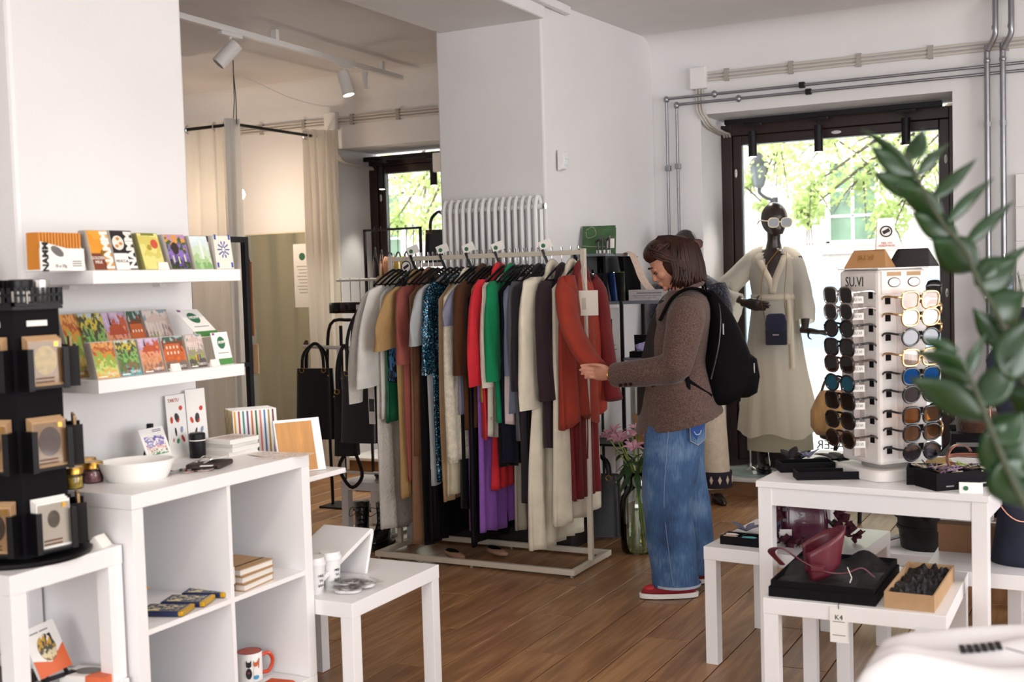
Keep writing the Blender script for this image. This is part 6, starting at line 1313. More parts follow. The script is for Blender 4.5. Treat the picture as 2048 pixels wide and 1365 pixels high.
for s in (1, -1):
    yy = lambda q: YC + s * q
    MB().tube(curve([(-.215, yy(.07), 1.37), (-.165, yy(.10), 1.405), (-.10, yy(.125), 1.408), (-.03, yy(.135), 1.365), (.025, yy(.135), 1.27)], 20), .007, 8, ry=.03, ref=(0, 0, 1)).build('shoulder_strap', nyl, BP, smooth=True)
    MB().tube(curve([(-.02, yy(.17), 1.12), (-.07, yy(.20), 1.02), (-.14, yy(.185), .96), (-.20, yy(.14), .92)], 14), .004, 6, ry=.014, ref=(0, 1, 0)).build('lower_strap', nyl, BP, smooth=True)
    MB().tube([(-.085, yy(.207), 1.02), (-.09, yy(.212), .94), (-.088, yy(.212), .90)], .003, 5, ry=.010, ref=(0, 1, 0)).build('strap_end', nyl, BP)

# ---------------------------------------------------------------- mannequins
mann = mat('bronze brown mannequin', '2e221d', .32, spec=.6)
def shades(parent, c, f, m_frame, m_lens, s=1.0, name='sunglasses', temple=.13, square=.75):
    """spectacles: c bridge centre, f facing direction (horizontal-ish)"""
    f = Vector(f).normalized(); up = V(0, 0, 1) - f * f.z; up.normalize(); sd = up.cross(f); c = Vector(c)
    for sg in (-1, 1):
        lc = c + sd * sg * .033 * s
        ring = [lc + sd * .027 * s * math.copysign(abs(math.cos(a)) ** square, math.cos(a)) + up * .022 * s * math.copysign(abs(math.sin(a)) ** square, math.sin(a)) for a in [2 * PI * k / 24 for k in range(24)]]
        MB().tube(ring, .0032 * s, 6, loop=True).build('rim', m_frame, parent, smooth=True)
        MB().add(ring + [q + f * .0012 for q in ring], [tuple(range(24))[::-1], tuple(range(24, 48))]).build('lens', m_lens, parent)
        MB().tube(curve([lc + sd * sg * .028 * s + up * .008 * s, lc + sd * sg * .036 * s + up * .008 * s - f * .015, lc + sd * sg * .038 * s + up * .006 * s - f * temple * .7, lc + sd * sg * .034 * s - up * .012 * s - f * temple], 12), .003 * s, 6).build('temple', m_frame, parent, smooth=True)
    MB().tube([c - sd * .008 * s, c + up * .004 * s, c + sd * .008 * s], .003 * s, 6).build('bridge', m_frame, parent, smooth=True)
M1 = thing('mannequin', 'dark bronze mannequin in a cream robe standing in the nearer window', 'mannequin', (-2.06, 7.68, .136))
Z0 = .136
def W1(x, y, z): return V(x + 2.06, y - 7.68, z - Z0)
m = MB(); hf = V(.55, -.83, 0); hs = V(.83, .55, 0)
m.ell(W1(-2.035, 7.66, 1.822), .098, .086, .108, 22, 14, Matrix((hf, hs, V(0, 0, 1))).transposed())
m.rings([ering(W1(-2.015, 7.63, 1.80), .066, .066, 20, hf, hs), ering(W1(-2.010, 7.622, 1.75), .058, .054, 20, hf, hs), ering(W1(-2.004, 7.612, 1.715), .036, .036, 20, hf, hs)]); m.ell(W1(-1.995, 7.598, 1.79), .018, .012, .022, 10, 7)
limb(m, [W1(-2.04, 7.67, 1.78), W1(-2.045, 7.68, 1.68), W1(-2.05, 7.69, 1.60)], [(0, .046), (.5, .043), (1, .06)])
m.rings([ering(W1(-2.05, 7.69, z), rx, ry) for z, rx, ry in ((1.62, .07, .06), (1.58, .155, .075), (1.48, .155, .095), (1.38, .14, .10), (1.28, .115, .085), (1.15, .14, .10), (1.0, .155, .105), (.93, .14, .095))])
limb(m, [W1(-2.10, 7.69, .97), W1(-2.13, 7.69, .6), W1(-2.15, 7.70, .25)], [(0, .08), (.5, .055), (1, .035)]); limb(m, [W1(-1.98, 7.69, .97), W1(-1.93, 7.72, .6), W1(-1.90, 7.76, .25)], [(0, .08), (.5, .055), (1, .035)])
limb(m, [W1(-2.19, 7.69, 1.57), W1(-2.31, 7.68, 1.47), W1(-2.39, 7.66, 1.375), W1(-2.30, 7.58, 1.32), W1(-2.21, 7.545, 1.275)], [(0, .048), (.5, .036), (1, .022)])
limb(m, [W1(-1.91, 7.69, 1.56), W1(-1.86, 7.68, 1.40), W1(-1.84, 7.66, 1.27), W1(-1.83, 7.61, 1.16), W1(-1.825, 7.58, 1.09)], [(0, .048), (.5, .036), (1, .022)])
hand(m, W1(-2.205, 7.543, 1.272), (.10, -.005, -.02), (.3, -.2, 1), -1, (.12, .15, .18, .22), thumb=[W1(-2.13, 7.545, 1.30), W1(-2.11, 7.548, 1.325)], r=.0075)
hand(m, W1(-1.825, 7.578, 1.088), (.10, -.01, -.012), (.1, -.9, .35), 1, (-.05, .02, .05, .08), thumb=[W1(-1.80, 7.56, 1.045), W1(-1.775, 7.555, 1.03)], r=.0072, spread=.015)
m.build('body', mann, M1, smooth=2, remesh=.005, sm=3)
MB().cyl(W1(-2.245, 7.74, .136), W1(-2.245, 7.74, .50), .008).build('support_rod', chrome, M1, smooth=True); MB().lathe([(0, 0), (.035, 0), (.03, .008), (.012, .02), (.01, .04)], 18, W1(-2.245, 7.74, .136)).build('rod_socket', chrome, M1, smooth=True)
gd = MB().lathe([(0, 0), (.215, 0), (.22, .003), (.22, .013), (.215, .016), (0, .016)], 48).build('glass_base', mat('base glass', 'cfe6df', .05, spec=.7, alpha=.45), None, smooth=True, loc=(-2.21, 7.745, .119)); tag(gd, 'round clear glass base under the robed mannequin', 'base')
sg_ = thing('sunglasses', 'ivory framed sunglasses on the robed mannequin', 'sunglasses', (-1.995, 7.60, 1.79)); shades(sg_, (.022, -.034, .0), (.62, -.78, -.1), mat('ivory frame', 'e9dcc0', .35), mat('grey lens', '3c3c46', .1), 1.35, temple=.15)
robe = mat('cream sheer robe', 'fff8ea', .8, transl=.6, bump=.15, bs=40)
rb = thing('robe', 'cream belted kimono robe worn by the window mannequin', 'robe', (-2.06, 7.68, .136))
def vband(z): return interp([(1.35, 0), (1.42, .16), (1.55, .42), (1.63, .62)], z)
rs = []; NA = 72; tabr = [(.40, .265, .235, .005), (.55, .245, .215, 0), (.8, .205, .175, -.01), (1.05, .175, .145, -.015), (1.2, .155, .12, -.015), (1.29, .148, .112, -.01), (1.31, .145, .11, -.01), (1.40, .16, .12, -.005), (1.5, .172, .115, 0), (1.57, .172, .10, 0), (1.60, .12, .085, 0)]
for k in range(60):
    z = lerp(.40, 1.60, k / 59); rx, ry, dy = (interp([(r[0], r[i]) for r in tabr], z) for i in (1, 2, 3)); q = []
    for j in range(NA):
        a = 2 * PI * j / NA; fo = .10 * max(0, (1.28 - z)) ** .8; ga = .018 * math.exp(-((z - 1.30) / .07) ** 2)
        w = 1 + fo * .55 * math.sin(9 * a + 1.5) + fo * .35 * math.sin(15 * a + 3 * z) + ga * math.sin(24 * a)
        px = rx * w * math.cos(a); py = ry * w * math.sin(a) + dy
        q.append(W1(-2.05 + px + .03 * max(0, .9 - z), 7.69 + py, z - (.02 * math.sin(5 * a) if k == 0 else 0)))
    rs.append(q)
o = MB().rings(rs, caps=False); 
# open the neck: drop faces in the V at the front
fs = []
for fc in o.f:
    c = sum((Vector(o.v[i]) for i in fc), Vector()) / 4; x, y, z = c.x - 2.06 + 2.06, c.y, c.z + Z0
    if y < -.02 and z > 1.40 and abs(x - .03) < vband(z) * .125: continue
    fs.append(fc)
o.f = fs; o.build('robe_body', robe, rb, smooth=2)
def wsleeve(pts, ra, rbm, nm):
    P = curve(pts, 22); rs = []
    for k, p in enumerate(P):
        u = k / 21; t = (P[min(k + 1, 21)] - P[max(k - 1, 0)]).normalized(); dn_ = V(0, 0, -1); dn_ = (dn_ - t * dn_.dot(t)); dn_ = dn_.normalized() if dn_.length > .05 else V(1, 0, 0); sd = t.cross(dn_); A = interp(ra, u); B = interp(rbm, u)
        rs.append([p + dn_ * (A * math.cos(2 * PI * j / 24) + A * .55 * min(1, u * 1.6)) + sd * B * math.sin(2 * PI * j / 24) * (1 + .1 * math.sin(3 * j)) for j in range(24)])
    MB().rings(rs, caps=False).build(nm, robe, rb, smooth=2)
wsleeve([W1(-2.11, 7.69, 1.585), W1(-2.18, 7.69, 1.57), W1(-2.30, 7.68, 1.475), W1(-2.40, 7.66, 1.385), W1(-2.34, 7.60, 1.325), W1(-2.245, 7.555, 1.285)], [(0, .06), (.2, .068), (.5, .075), (.75, .09), (1, .115)], [(0, .06), (.2, .066), (.6, .066), (1, .05)], 'sleeve')
wsleeve([W1(-1.99, 7.69, 1.58), W1(-1.92, 7.69, 1.555), W1(-1.87, 7.68, 1.42), W1(-1.845, 7.66, 1.30), W1(-1.835, 7.63, 1.20), W1(-1.832, 7.62, 1.155)], [(0, .06), (.25, .068), (.5, .08), (1, .125)], [(0, .06), (.25, .066), (.6, .064), (1, .06)], 'sleeve')
for s in (1, -1): MB().tube(curve([W1(-2.05 + s * .085, 7.68, 1.615), W1(-2.05 + s * .075 + .01, 7.59, 1.54), W1(-2.03 + s * .02, 7.565, 1.42), W1(-2.03, 7.565, 1.33)], 16), .004, 6, ry=.024, ref=(0, 1, 0)).build('neck_band', robe, rb, smooth=2)
MB().rings([ering(W1(-2.05, 7.68, z), .152, .118, 40) for z in (1.285, 1.325)], caps=False).build('belt', robe, rb, smooth=2, solid=.006)
MB().tube(curve([W1(-1.94, 7.60, 1.30), W1(-1.915, 7.57, 1.15), W1(-1.90, 7.545, .9), W1(-1.895, 7.53, .84)], 12), .004, 6, ry=.018, ref=(0, 1, 0)).tube(curve([W1(-1.94, 7.60, 1.30), W1(-1.925, 7.575, 1.2), W1(-1.93, 7.55, 1.0)], 12), .004, 6, ry=.016, ref=(0, 1, 0)).build('belt_end', robe, rb, smooth=2); MB().ell(W1(-1.945, 7.595, 1.305), .025, .018, .018, 10, 7).build('belt_knot', robe, rb, smooth=2)
MB().rings([[W1(-2.04 + r * math.cos(2 * PI * j / 48) * (1 + .06 * math.sin(7 * 2 * PI * j / 48)), 7.70 + r * .8 * math.sin(2 * PI * j / 48), z) for j in range(48)] for r, z in ((.16, .9), (.2, .6), (.215, .29))], caps=False).build('underskirt', mat('sheer lining', 'ddd6bf', .8, transl=.5), rb, smooth=2)
vb = thing('velvet_bag', 'small navy velvet crossbody bag hanging on the robed mannequin', 'bag', (-1.985, 7.475, 1.0), .1)
nv = mat('navy velvet', '17182c', .9, sheen=.5)
MB().rings([ering((0, 0, z), rx, ry, 24, p=.45) for z, rx, ry in ((0, .064, .016), (.006, .07, .02), (.15, .07, .022), (.19, .06, .018), (.2, .045, .012))]).build('bag_body', nv, vb, smooth=True); MB().rings([ering((0, -.006, z), rx, ry, 24, p=.5) for z, rx, ry in ((.085, .045, .018), (.10, .066, .02), (.19, .062, .019), (.203, .046, .013))]).build('flap', mat('navy plush', '1d1f38', 1, sheen=.6), vb, smooth=True)
MB().box(-.02, .02, -.023, -.021, .062, .07).build('name_plate', chrome, vb); MB().tube(curve([(-.068, 0, .16), (-.10, .04, .3), (-.09, .10, .48), (.0, .16, .62)], 14), .0022, 5).tube(curve([(.066, 0, .14), (.05, .02, .3), (.06, .07, .5), (.05, .14, .6)], 14), .0022, 5).build('gold_chain', brass, vb)
boot(-2.14, 7.67, -1.2, 'black patent boot of the robed mannequin, left one in view', h=.30, z=.136, grp='boots of the window mannequin')
boot(-1.885, 7.80, -.9, 'black patent boot of the robed mannequin, right one in view', h=.30, z=.119, grp='boots of the window mannequin')
M2 = thing('mannequin', 'dark bronze mannequin half hidden behind the shopper', 'mannequin', (-2.46, 7.24, 0))
m = MB(); hf = V(.75, -.66, 0); hs = V(.66, .75, 0)
m.ell((-.045, 0, 1.665), .092, .076, .098, 22, 14, Matrix((hf, hs, V(0, 0, 1))).transposed()); m.rings([ering((-.02, -.02, z), r, r, 18) for z, r in ((1.65, .055), (1.60, .046), (1.565, .028))])
limb(m, [(-.05, .0, 1.62), (-.05, .01, 1.50), (-.05, .01, 1.42)], [(0, .046), (.5, .043), (1, .06)]); m.rings([ering((-.03, 0, z), rx, ry) for z, rx, ry in ((1.45, .07, .06), (1.40, .16, .075), (1.25, .15, .095), (1.1, .115, .085), (.95, .15, .105), (.8, .14, .095))])
for s in (-1, 1): limb(m, [(-.03 + s * .16, 0, 1.39), (-.03 + s * .2, -.02, 1.15), (-.03 + s * .18, -.05, .95)], [(0, .048), (1, .025)])
limb(m, [(-.06, 0, .85), (.0, 0, .5), (.05, 0, .08)], [(0, .08), (1, .035)]); limb(m, [(.06, 0, .85), (.1, 0.05, .5), (.12, .05, .08)], [(0, .08), (1, .035)])
m.build('body', mann, M2, smooth=2, remesh=.006, sm=3)
sg2 = thing('sunglasses', 'brown tortoise sunglasses on the mannequin behind the shopper', 'sunglasses', (-2.44, 7.18, 1.665)); shades(sg2, (.01, -.02, 0), (.8, -.6, 0), mat('tortoise', '4a2e28', .25), mat('rose lens', '6a4a48', .1), 1.25)
furm = mat('navy fur', '1c1c2e', 1.0, var=.3, vs=30, bump=1, bs=60, sheen=.6)
fj = thing('fur_jacket', 'shaggy navy fur jacket on the mannequin behind the shopper', 'jacket', (-2.46, 7.24, 0))
m = MB(); m.rings([ering((-.02, 0, z), rx, ry, 30) for z, rx, ry in ((.92, .22, .16), (1.1, .21, .155), (1.3, .215, .145), (1.42, .19, .12), (1.475, .10, .09))])
limb(m, [(.14, 0, 1.40), (.185, -.02, 1.2), (.15, -.08, 1.0)], [(0, .085), (1, .075)]); limb(m, [(-.18, 0, 1.40), (-.23, -.02, 1.2), (-.2, -.08, 1.0)], [(0, .085), (1, .075)])
m.build('shell', furm, fj, smooth=2, remesh=.012, sm=2)
f = MB(); rr = random.Random(9)
for k in range(2600):
    z = rr.uniform(.92, 1.46); a = rr.uniform(0, 2 * PI)
    if rr.random() < .4: c = V(.17 * (1 if rr.random() < .7 else -1.2), -.03, 0); r1, r2 = .085, .085; z = rr.uniform(1.0, 1.42)
    else: c = V(-.02, 0, 0); r1 = interp([(.92, .22), (1.3, .215), (1.42, .19), (1.475, .1)], z); r2 = interp([(.92, .16), (1.42, .12), (1.475, .09)], z)
    p = c + V(r1 * math.cos(a), r2 * math.sin(a), z); n = V(math.cos(a), math.sin(a), .1) + V(rr.uniform(-.5, .5), rr.uniform(-.5, .5), rr.uniform(-.9, .1)); tq = V(-math.sin(a), math.cos(a), 0) * .002
    f.add([p - tq, p + tq, p + n * .032 + V(0, 0, -.012)], [(0, 1, 2)])
f.build('pile', furm, fj, kind='stuff')
kn = mat('cream knit', 'ddcbb4', 1.0, var=.08, vs=30, bump=.5, bs=160, sheen=.4)
kt = thing('knit_trousers', 'cream knitted trousers with a dark patterned hem on the mannequin behind the shopper', 'trousers', (-2.46, 7.24, 0))
m = MB(); limb(m, [(-.06, 0, .9), (-.02, 0, .5), (.0, 0, .09)], [(0, .11), (.5, .10), (1, .105)], n=24); limb(m, [(.06, .0, .9), (.10, .0, .5), (.13, .0, .09)], [(0, .11), (.5, .10), (1, .095)], n=24); m.ell((0, 0, .9), .17, .13, .12); m.build('trousers', kn, kt, smooth=2, remesh=.01, sm=3)
MB().lathe([(.099, .10), (.104, .11), (.102, .20), (.098, .205)], 30, (.13, 0, 0), caps=False).build('patterned_band', mat('nordic band', '2b2430', 1.0), kt, smooth=True)
for k in range(12):
    a = 2 * PI * k / 12; c = V(.13 + .104 * math.cos(a), .104 * math.sin(a), .155); tq = V(-math.sin(a), math.cos(a), 0); MB().prism([(0, .028), (.012, .0), (0, -.028), (-.012, 0)], c, tq, (0, 0, 1), (math.cos(a), math.sin(a), 0), .002).build('knit_motif', kn, kt)
t = thing('pump_shoe', 'dark brown heeled shoe of the mannequin behind the shopper', 'shoe', (-2.31, 7.20, 0), -.9); MB().rings([ering((.02, 0, z), rx, ry, 20) for z, rx, ry in ((.004, .10, .032), (.02, .105, .036), (.045, .07, .034), (.06, .05, .03))]).build('upper', mat('dark brown patent', '2a1c16', .2), t, smooth=2); MB().cyl((-.07, 0, 0), (-.065, 0, .05), .012, .02).build('heel', mat('dark brown patent', '2a1c16', .2), t)
# ---------------------------------------------------------------- black etagere beside the pier
et = thing('etagere', 'black metal shelf stand with accessories between pier and mannequins', 'shelf', (-2.86, 6.30, 0))
for x, h in ((0, 1.61), (.285, 1.33), (.60, 1.33)):
    for y in (0, .34): MB().box(x - .009, x + .009, y - .009, y + .009, 0, h).build('post', blackmetal, et)
grey_edge = mat('grey steel edge', '7c8088', .35, .4)
MB().box(0, .61, -.008, .35, 1.312, 1.33).build('top_shelf', grey_edge, et); MB().box(.285, .61, -.008, .35, .985, 1.0).build('shelf_board', grey_edge, et); MB().box(0, .61, -.008, .35, .48, .495).build('shelf_board', blackmetal, et)
MB().box(0, .28, -.004, .34, .93, .945).build('shelf_board', blackmetal, et)
MB().box(0, .195, -.004, .34, 1.595, 1.61).build('cubby_top', grey_edge, et); MB().box(.18, .195, -.004, .34, 1.33, 1.595).build('cubby_side', blackmetal, et); MB().box(0, .18, .32, .335, 1.33, 1.595).build('cubby_back', blackcard, et)
MB().box(.29, .60, .335, .34, .5, .98).build('back_sheet', mat('white back sheet', 'd9d8d4', .6), et)
gb = thing('old_book', 'worn green book bound with cord on top of the black stand', 'book', (-2.84, 6.36, 1.61), .25); gb.rotation_euler = (-.38, 0, .3)
MB().box(0, .19, 0, .03, 0, .175).build('pages', mat('aged pages', '2c2420', .9), gb); gm = mat('worn green cloth', '3c5c38', .7, var=.25, vs=18)
MB().box(-.002, .195, -.005, 0, -.002, .178).box(-.002, .195, .03, .035, -.002, .178).build('cover', gm, gb); MB().tube(curve([(.02, -.008, .15), (.06, -.009, .17), (.08, -.008, .12), (.03, -.008, .10), (.02, -.008, .14)], 16), .0012, 4).tube(curve([(.0, -.009, .05), (.1, -.009, .04), (.19, -.009, .045)], 8), .0015, 4).build('cord', mat('pale cord', 'b8b89a', .8), gb); MB().box(.15, .19, -.012, -.010, .03, .09).build('price_tag', tagw, gb)
for k in range(4):
    t = thing('pen_clip', 'small dark clip figure standing on the black stand, %s' % ['leftmost', 'second', 'third', 'rightmost'][k], 'ornament', (-2.735 + .022 * k, 6.36, 1.61), .5 * k, 'clip figures'); MB().cyl((0, 0, 0), (.004 * (k - 1), 0, .07 + .02 * (k % 2)), .006).build('stem', horn, t); MB().box(-.012, .012, -.004, .004, .0, .02).build('paper_foot', tagw, t); MB().obox((.004 * (k - 1), 0, .075 + .02 * (k % 2)), (1, 0, .5), (0, 1, 0), (0, 0, 1), .015, .005, .006).build('clip', horn, t)
for k, (x, c_, lb) in enumerate(((-2.72, '17151b', 'black zip pouch leaning leftmost on the stand'), (-2.655, '1c1a22', 'black zip pouch with a pale zip next to the blue one'), (-2.615, '24407c', 'blue zip pouch standing among black ones'), (-2.565, '2a2c22', 'dark pouch with a lime stripe at the stand corner'))):
    t = thing('zip_pouch', lb, 'pouch', (x, 6.33, 1.331), .2, 'zip pouches'); t.rotation_euler = (0, -.25 + .08 * k, .9)
    MB().rings([ering((0, .08, z), .012 - .008 * z / .17, .085, 20, p=.5) for z in (0, .05, .12, .165)]).build('pouch_body', mat('pouch ' + c_, c_, .5, bump=.2, bs=100), t, smooth=True); MB().box(-.003, .003, 0, .16, .163, .168).build('zip', chrome if k != 3 else mat('lime zip', '9ab03a', .5), t); MB().box(-.003, .003, .15, .162, .168, .19).build('zip_pull', blackleather, t)
def tiebox(x, y, label, m, rz=0, s=1.0):
    b = thing('tie_stand', label[0], 'display stand', (x, y, 1.331), rz); MB().prism([(0, 0), (.02, 0), (-.01, .26 * s), (-.05, .26 * s)], (0, 0, 0), (1, 0, 0), (0, 0, 1), (0, 1, 0), .13).build('upright_box', blackcard, b); MB().box(-.05, .22, 0, .13, 0, .03).build('tray', blackcard, b)
    t = thing('wool_tie', label[1], 'tie', (x, y, 1.331), rz)
    P = curve([(-.055, .04, .15), (-.05, .05, .262 * s), (.0, .06, .278 * s), (.045, .055, .22 * s), (.10, .05, .12), (.17, .045, .055), (.22, .03, .038)], 24)
    rs = []
    for k, p in enumerate(P):
        u = k / 23; w = lerp(.022, .042, u); rs.append([p + V(.0, w, 0) , p + V(.004, 0, .006), p + V(0, -w, 0), p + V(-.002, 0, -.003)])
    MB().rings(rs).build('tie_blade', m, t, smooth=True)
    return t
tw1 = mat('oatmeal wool', 'c9b2a2', .95, var=.12, vs=60); tiebox(-2.60, 6.42, ('dark tie display box on the black stand', 'oatmeal wool tie draped over the display box'), tw1, -.35)
tiebox(-2.30, 6.46, ('dark tie display box near the shopper', 'pale wool tie draped near the shopper\'s face'), mat('pale wool', 'd9ccc0', .95), -.35, .9)
for k, (x, y, z, lb) in enumerate(((-2.55, 6.56, 1.47, 'violet patterned scarf rolled beside the oatmeal tie'), (-2.36, 6.42, 1.365, 'violet patterned scarf folded in the silver box'))):
    o = MB().ell((0, 0, 0), .022 + .03 * k, .03, .085 - .06 * k, 14, 9, Matrix.Rotation(-.5 + .5 * k, 3, 'Y')).build('patterned_scarf', pic('violet print', ['4a2450', '1c1420', '6a3a70', '2a1a30', '744a78'], 12, k), None, smooth=2, loc=(x, y, z)); tag(o, lb, 'scarf')
sb = thing('silver_box', 'low silver patterned box with printed lettering on the black stand', 'box', (-2.53, 6.305, 1.331)); MB().box(0, .27, 0, .10, 0, .062).build('box_body', mat('silver paper', 'b5aeb0', .4, .2, var=.15, vs=60), sb); MB().box(.05, .20, -.001, 0, .04, .046).box(.03, .2, -.001, 0, .026, .029).box(.03, .17, -.001, 0, .016, .018).build('text_line', inkgrey, sb)
wsg = thing('sign_board', 'white sign with a brown square standing in the black stand', 'sign', (-2.73, 6.34, .946)); MB().box(0, .125, 0, .004, 0, .345).build('board', paper, wsg); MB().box(.048, .078, -.001, 0, .20, .28).build('brown_mark', mat('brown mark', '4a3322', .6), wsg); MB().box(.055, .071, -.0015, -.001, .232, .248).build('mark_dot', tagw, wsg)
for k, w in enumerate((.03, .07, .08)): MB().box(.063 - w / 2, .063 + w / 2, -.001, 0, .15 - k * .025, .154 - k * .025).build('text_line', inkgrey, wsg)
def jbx(x, y, z, label, col, w=.13, flower=True):
    t = thing('jewellery_box', label, 'box', (x, y, z), .05, 'open black jewellery boxes'); MB().box(0, w, 0, .10, 0, .035).build('box_base', blackcard, t); MB().obox((w / 2, .10, .08), (1, 0, 0), (0, 1, .15), (0, -.15, 1), w / 2, .004, .048).build('lid', blackcard, t)
    if flower: MB().obox((w * .45, .05, .06), (1, 0, .3), (0, 1, 0), (-.3, 0, 1), .032, .01, .022).obox((w * .5, .04, .055), (1, 0, -.5), (0, 1, 0), (.5, 0, 1), .028, .008, .018).build('bow_tie', mat('bow ' + col, col, .6, var=.2, vs=40), t, bevel=.004)
    return t
jbx(-2.545, 6.33, 1.0, 'open black box with a violet bow tie on the black stand', 'b3aad8'); jbx(-2.75, 6.305, .946, 'open black box with a dark bow tie in front of the white sign', '3a3040', .12); jbx(-2.40, 6.36, 1.0, 'flat black box beside the violet bow tie', '222222', .12, False)
for k, (x, z, w, h, c_, lb) in enumerate(((-2.52, .495, .20, .07, '9a7048', 'brown cardboard box low in the black stand'), (-2.49, .565, .18, .05, '3a3036', 'dark box stacked on the brown one in the black stand'), (-2.53, .615, .21, .05, 'a8784a', 'tan box on top of the pile in the black stand'))):
    t = thing('storage_box', lb, 'box', (x, 6.33, z), 0, 'boxes in the black stand'); MB().box(0, w, 0, .2, 0, h * .7).build('box_body', mat('bx' + c_, c_, .7), t); MB().box(-.003, w + .003, -.003, .203, h * .62, h).build('lid', mat('bx' + c_, c_, .7), t)
fb = tote('large black leather bag on the floor at the foot of the black stand', -2.66, 6.02, .36, .34, .34, .16, .46, .25)
wc = thing('folding_chair', 'pale chair partly hidden behind the flowers', 'chair', (-2.60, 6.86, 0)); pc_ = mat('pale chair paint', 'd5d2cb', .5)
MB().box(-.2, .2, -.2, .2, .43, .46).build('seat', pc_, wc, bevel=.01)
for x in (-.18, .18):
    for y in (-.18, .18): MB().cyl((x, y, 0), (x, y, .43), .014).build('leg', pc_, wc, smooth=True)
MB().box(-.2, .2, .17, .19, .46, .80).build('backrest', pc_, wc, bevel=.01)
# ---------------------------------------------------------------- flowers
vs = thing('vase', 'tall clear glass bottle vase with water on the floor beside the shopper', 'vase', (-2.30, 5.79, 0))
vg = thin_glass('vase glass', (.93, .96, .94), .08)
MB().lathe([(.0, .003), (.082, .003), (.092, .015), (.094, .06), (.094, .25), (.085, .30), (.06, .335), (.045, .36), (.04, .40), (.043, .43)], 32, caps=False).build('glass', vg, vs, smooth=True, solid=.003)
MB().lathe([(0, .008), (.086, .008), (.089, .02), (.089, .10), (0, .10)], 28).build('water', thin_glass('water', (.86, .9, .72), .06), vs, smooth=True)
bq = thing('lily_bouquet', 'bouquet of pale pink lilies with dark green leaves in the vase', 'flowers', (-2.30, 5.79, 0))
stemm = mat('stem green', '6d7f34', .6); leafd = mat('lily leaf', '26401f', .5, var=.2, vs=20); petal = mat('pale pink petal', 'd7a2b2', .6, var=.15, vs=30, transl=.2)
rr = random.Random(12); heads = []
for k in range(9):
    a = 2 * PI * k / 9 + .3; b0 = V(.05 * math.cos(a + 2.6), .05 * math.sin(a + 2.6), .015); top = V(.13 * math.cos(a) * rr.uniform(.6, 1.1) - .02, .12 * math.sin(a), .60 + rr.uniform(-.03, .07))
    MB().tube(curve([b0, (.012 * math.cos(a), .012 * math.sin(a), .38), top], 14), [.0045] * 14, 6).build('stem', stemm, bq, smooth=True); heads.append(top)
    for j in range(3):
        u = .62 + .11 * j; c = V(.012 * math.cos(a), .012 * math.sin(a), .38).lerp(top, (u - .5) * 2); d = V(math.cos(a + j * 2.1), math.sin(a + j * 2.1), rr.uniform(-.5, .3)); s = d.cross(V(0, 0, 1)).normalized()
        MB().grid(lambda p, q: c + d * .13 * p + V(0, 0, -.06 * p * p) + s * (q - .5) * .034 * math.sin(PI * min(1, p * .93 + .07)), 6, 2).build('leaf', leafd, bq, smooth=2)
heads += [V(-.10, -.06, .64), V(-.15, -.02, .60), V(.03, -.12, .57), V(-.04, -.14, .62), V(.08, -.05, .64)]
for h in heads:
    fl = empty('lily_flower', bq, h, (rr.uniform(-.5, .5), rr.uniform(-.5, .5), rr.uniform(0, 6)))
    for j in range(6):
        a = 2 * PI * j / 6; d = V(math.cos(a), math.sin(a), 0); s = V(-math.sin(a), math.cos(a), 0)
        MB().grid(lambda p, q: d * (.008 + .055 * p ** 1.4) + V(0, 0, .055 * p - .03 * p ** 3) + s * (q - .5) * .030 * math.sin(PI * (.12 + .84 * p)), 6, 2).build('petal', petal, fl, smooth=2)
    MB().tube([(0, 0, 0), (.004, 0, .05)], .002, 5).build('stamen', mat('stamen', '8a5a3a', .7), fl)

# ---------------------------------------------------------------- right hand tables
lack('low white side table at the left of the sunglasses table', (-1.407, 4.197, 0), math.radians(-5.16))
lack('low white side table in front, carrying the big black gift box', (-1.013, 3.591, 0), 0)
lack('low white side table at the right, carrying the navy bust and brown box', (-.605, 4.15, 0), 0)
MT = thing('dining_table', 'taller white square table carrying the sunglasses stand', 'table', (-1.15, 4.043, 0), math.radians(-3.78))
S = .765
MB().box(-.006, S + .006, -.006, S + .006, .718, .74).build('table_top', white, MT, bevel=.002)
for a in ((.05, S - .05, .004, .022), (.05, S - .05, S - .022, S - .004)): MB().box(*a, .655, .718).build('apron', white, MT)
for a in ((.004, .022, .05, S - .05), (S - .022, S - .004, .05, S - .05)): MB().box(*a, .655, .718).build('apron', white, MT)
for x in (0, S - .05):
    for y in (0, S - .05): MB().box(x, x + .05, y, y + .05, 0, .718).build('leg', white, MT, bevel=.002)
lb_ = lack('small low white bench behind the side tables with a black belt bag', (-1.30, 5.03, 0), 0, .95, .35, .28, .05, .05, None, 'low_bench'); lb_['category'] = 'bench'
# sunglasses stand
SR = math.radians(49.5); stw = mat('stand white', 'e9e3df', .35)
ss = thing('sunglasses_stand', 'white revolving sunglasses tower lettered SU.VI on the taller table', 'display stand', (-.745, 4.142, .74), SR)
B = .212; ZT_ = .735
MB().rings([ering((B / 2, B / 2, z), r, r, 40, p=.35) for z, r in ((.0, .13), (.004, .134), (.034, .134), (.04, .128))]).build('base_slab', stw, ss, smooth=True)
MB().lathe([(0, .04), (.08, .04), (.08, .055), (0, .055)], 24, (B / 2, B / 2, 0)).build('turntable', mat('grey turntable', '9a9490', .4), ss, smooth=True)
MB().box(0, B, 0, B, .055, ZT_).build('tower', stw, ss, bevel=.014)
MB().box(-.003, B + .003, -.003, B + .003, ZT_, ZT_ + .004).build('cap', mat('stand cap', 'cfc6c2', .3), ss)
mid = mat('stand strip', 'd3c9c4', .25, spec=.7)
MB().box(.075, .137, -.004, 0, .075, ZT_ - .10).build('centre_strip', mid, ss); MB().box(-.004, 0, .075, .137, .075, ZT_ - .10).build('centre_strip', mid, ss)
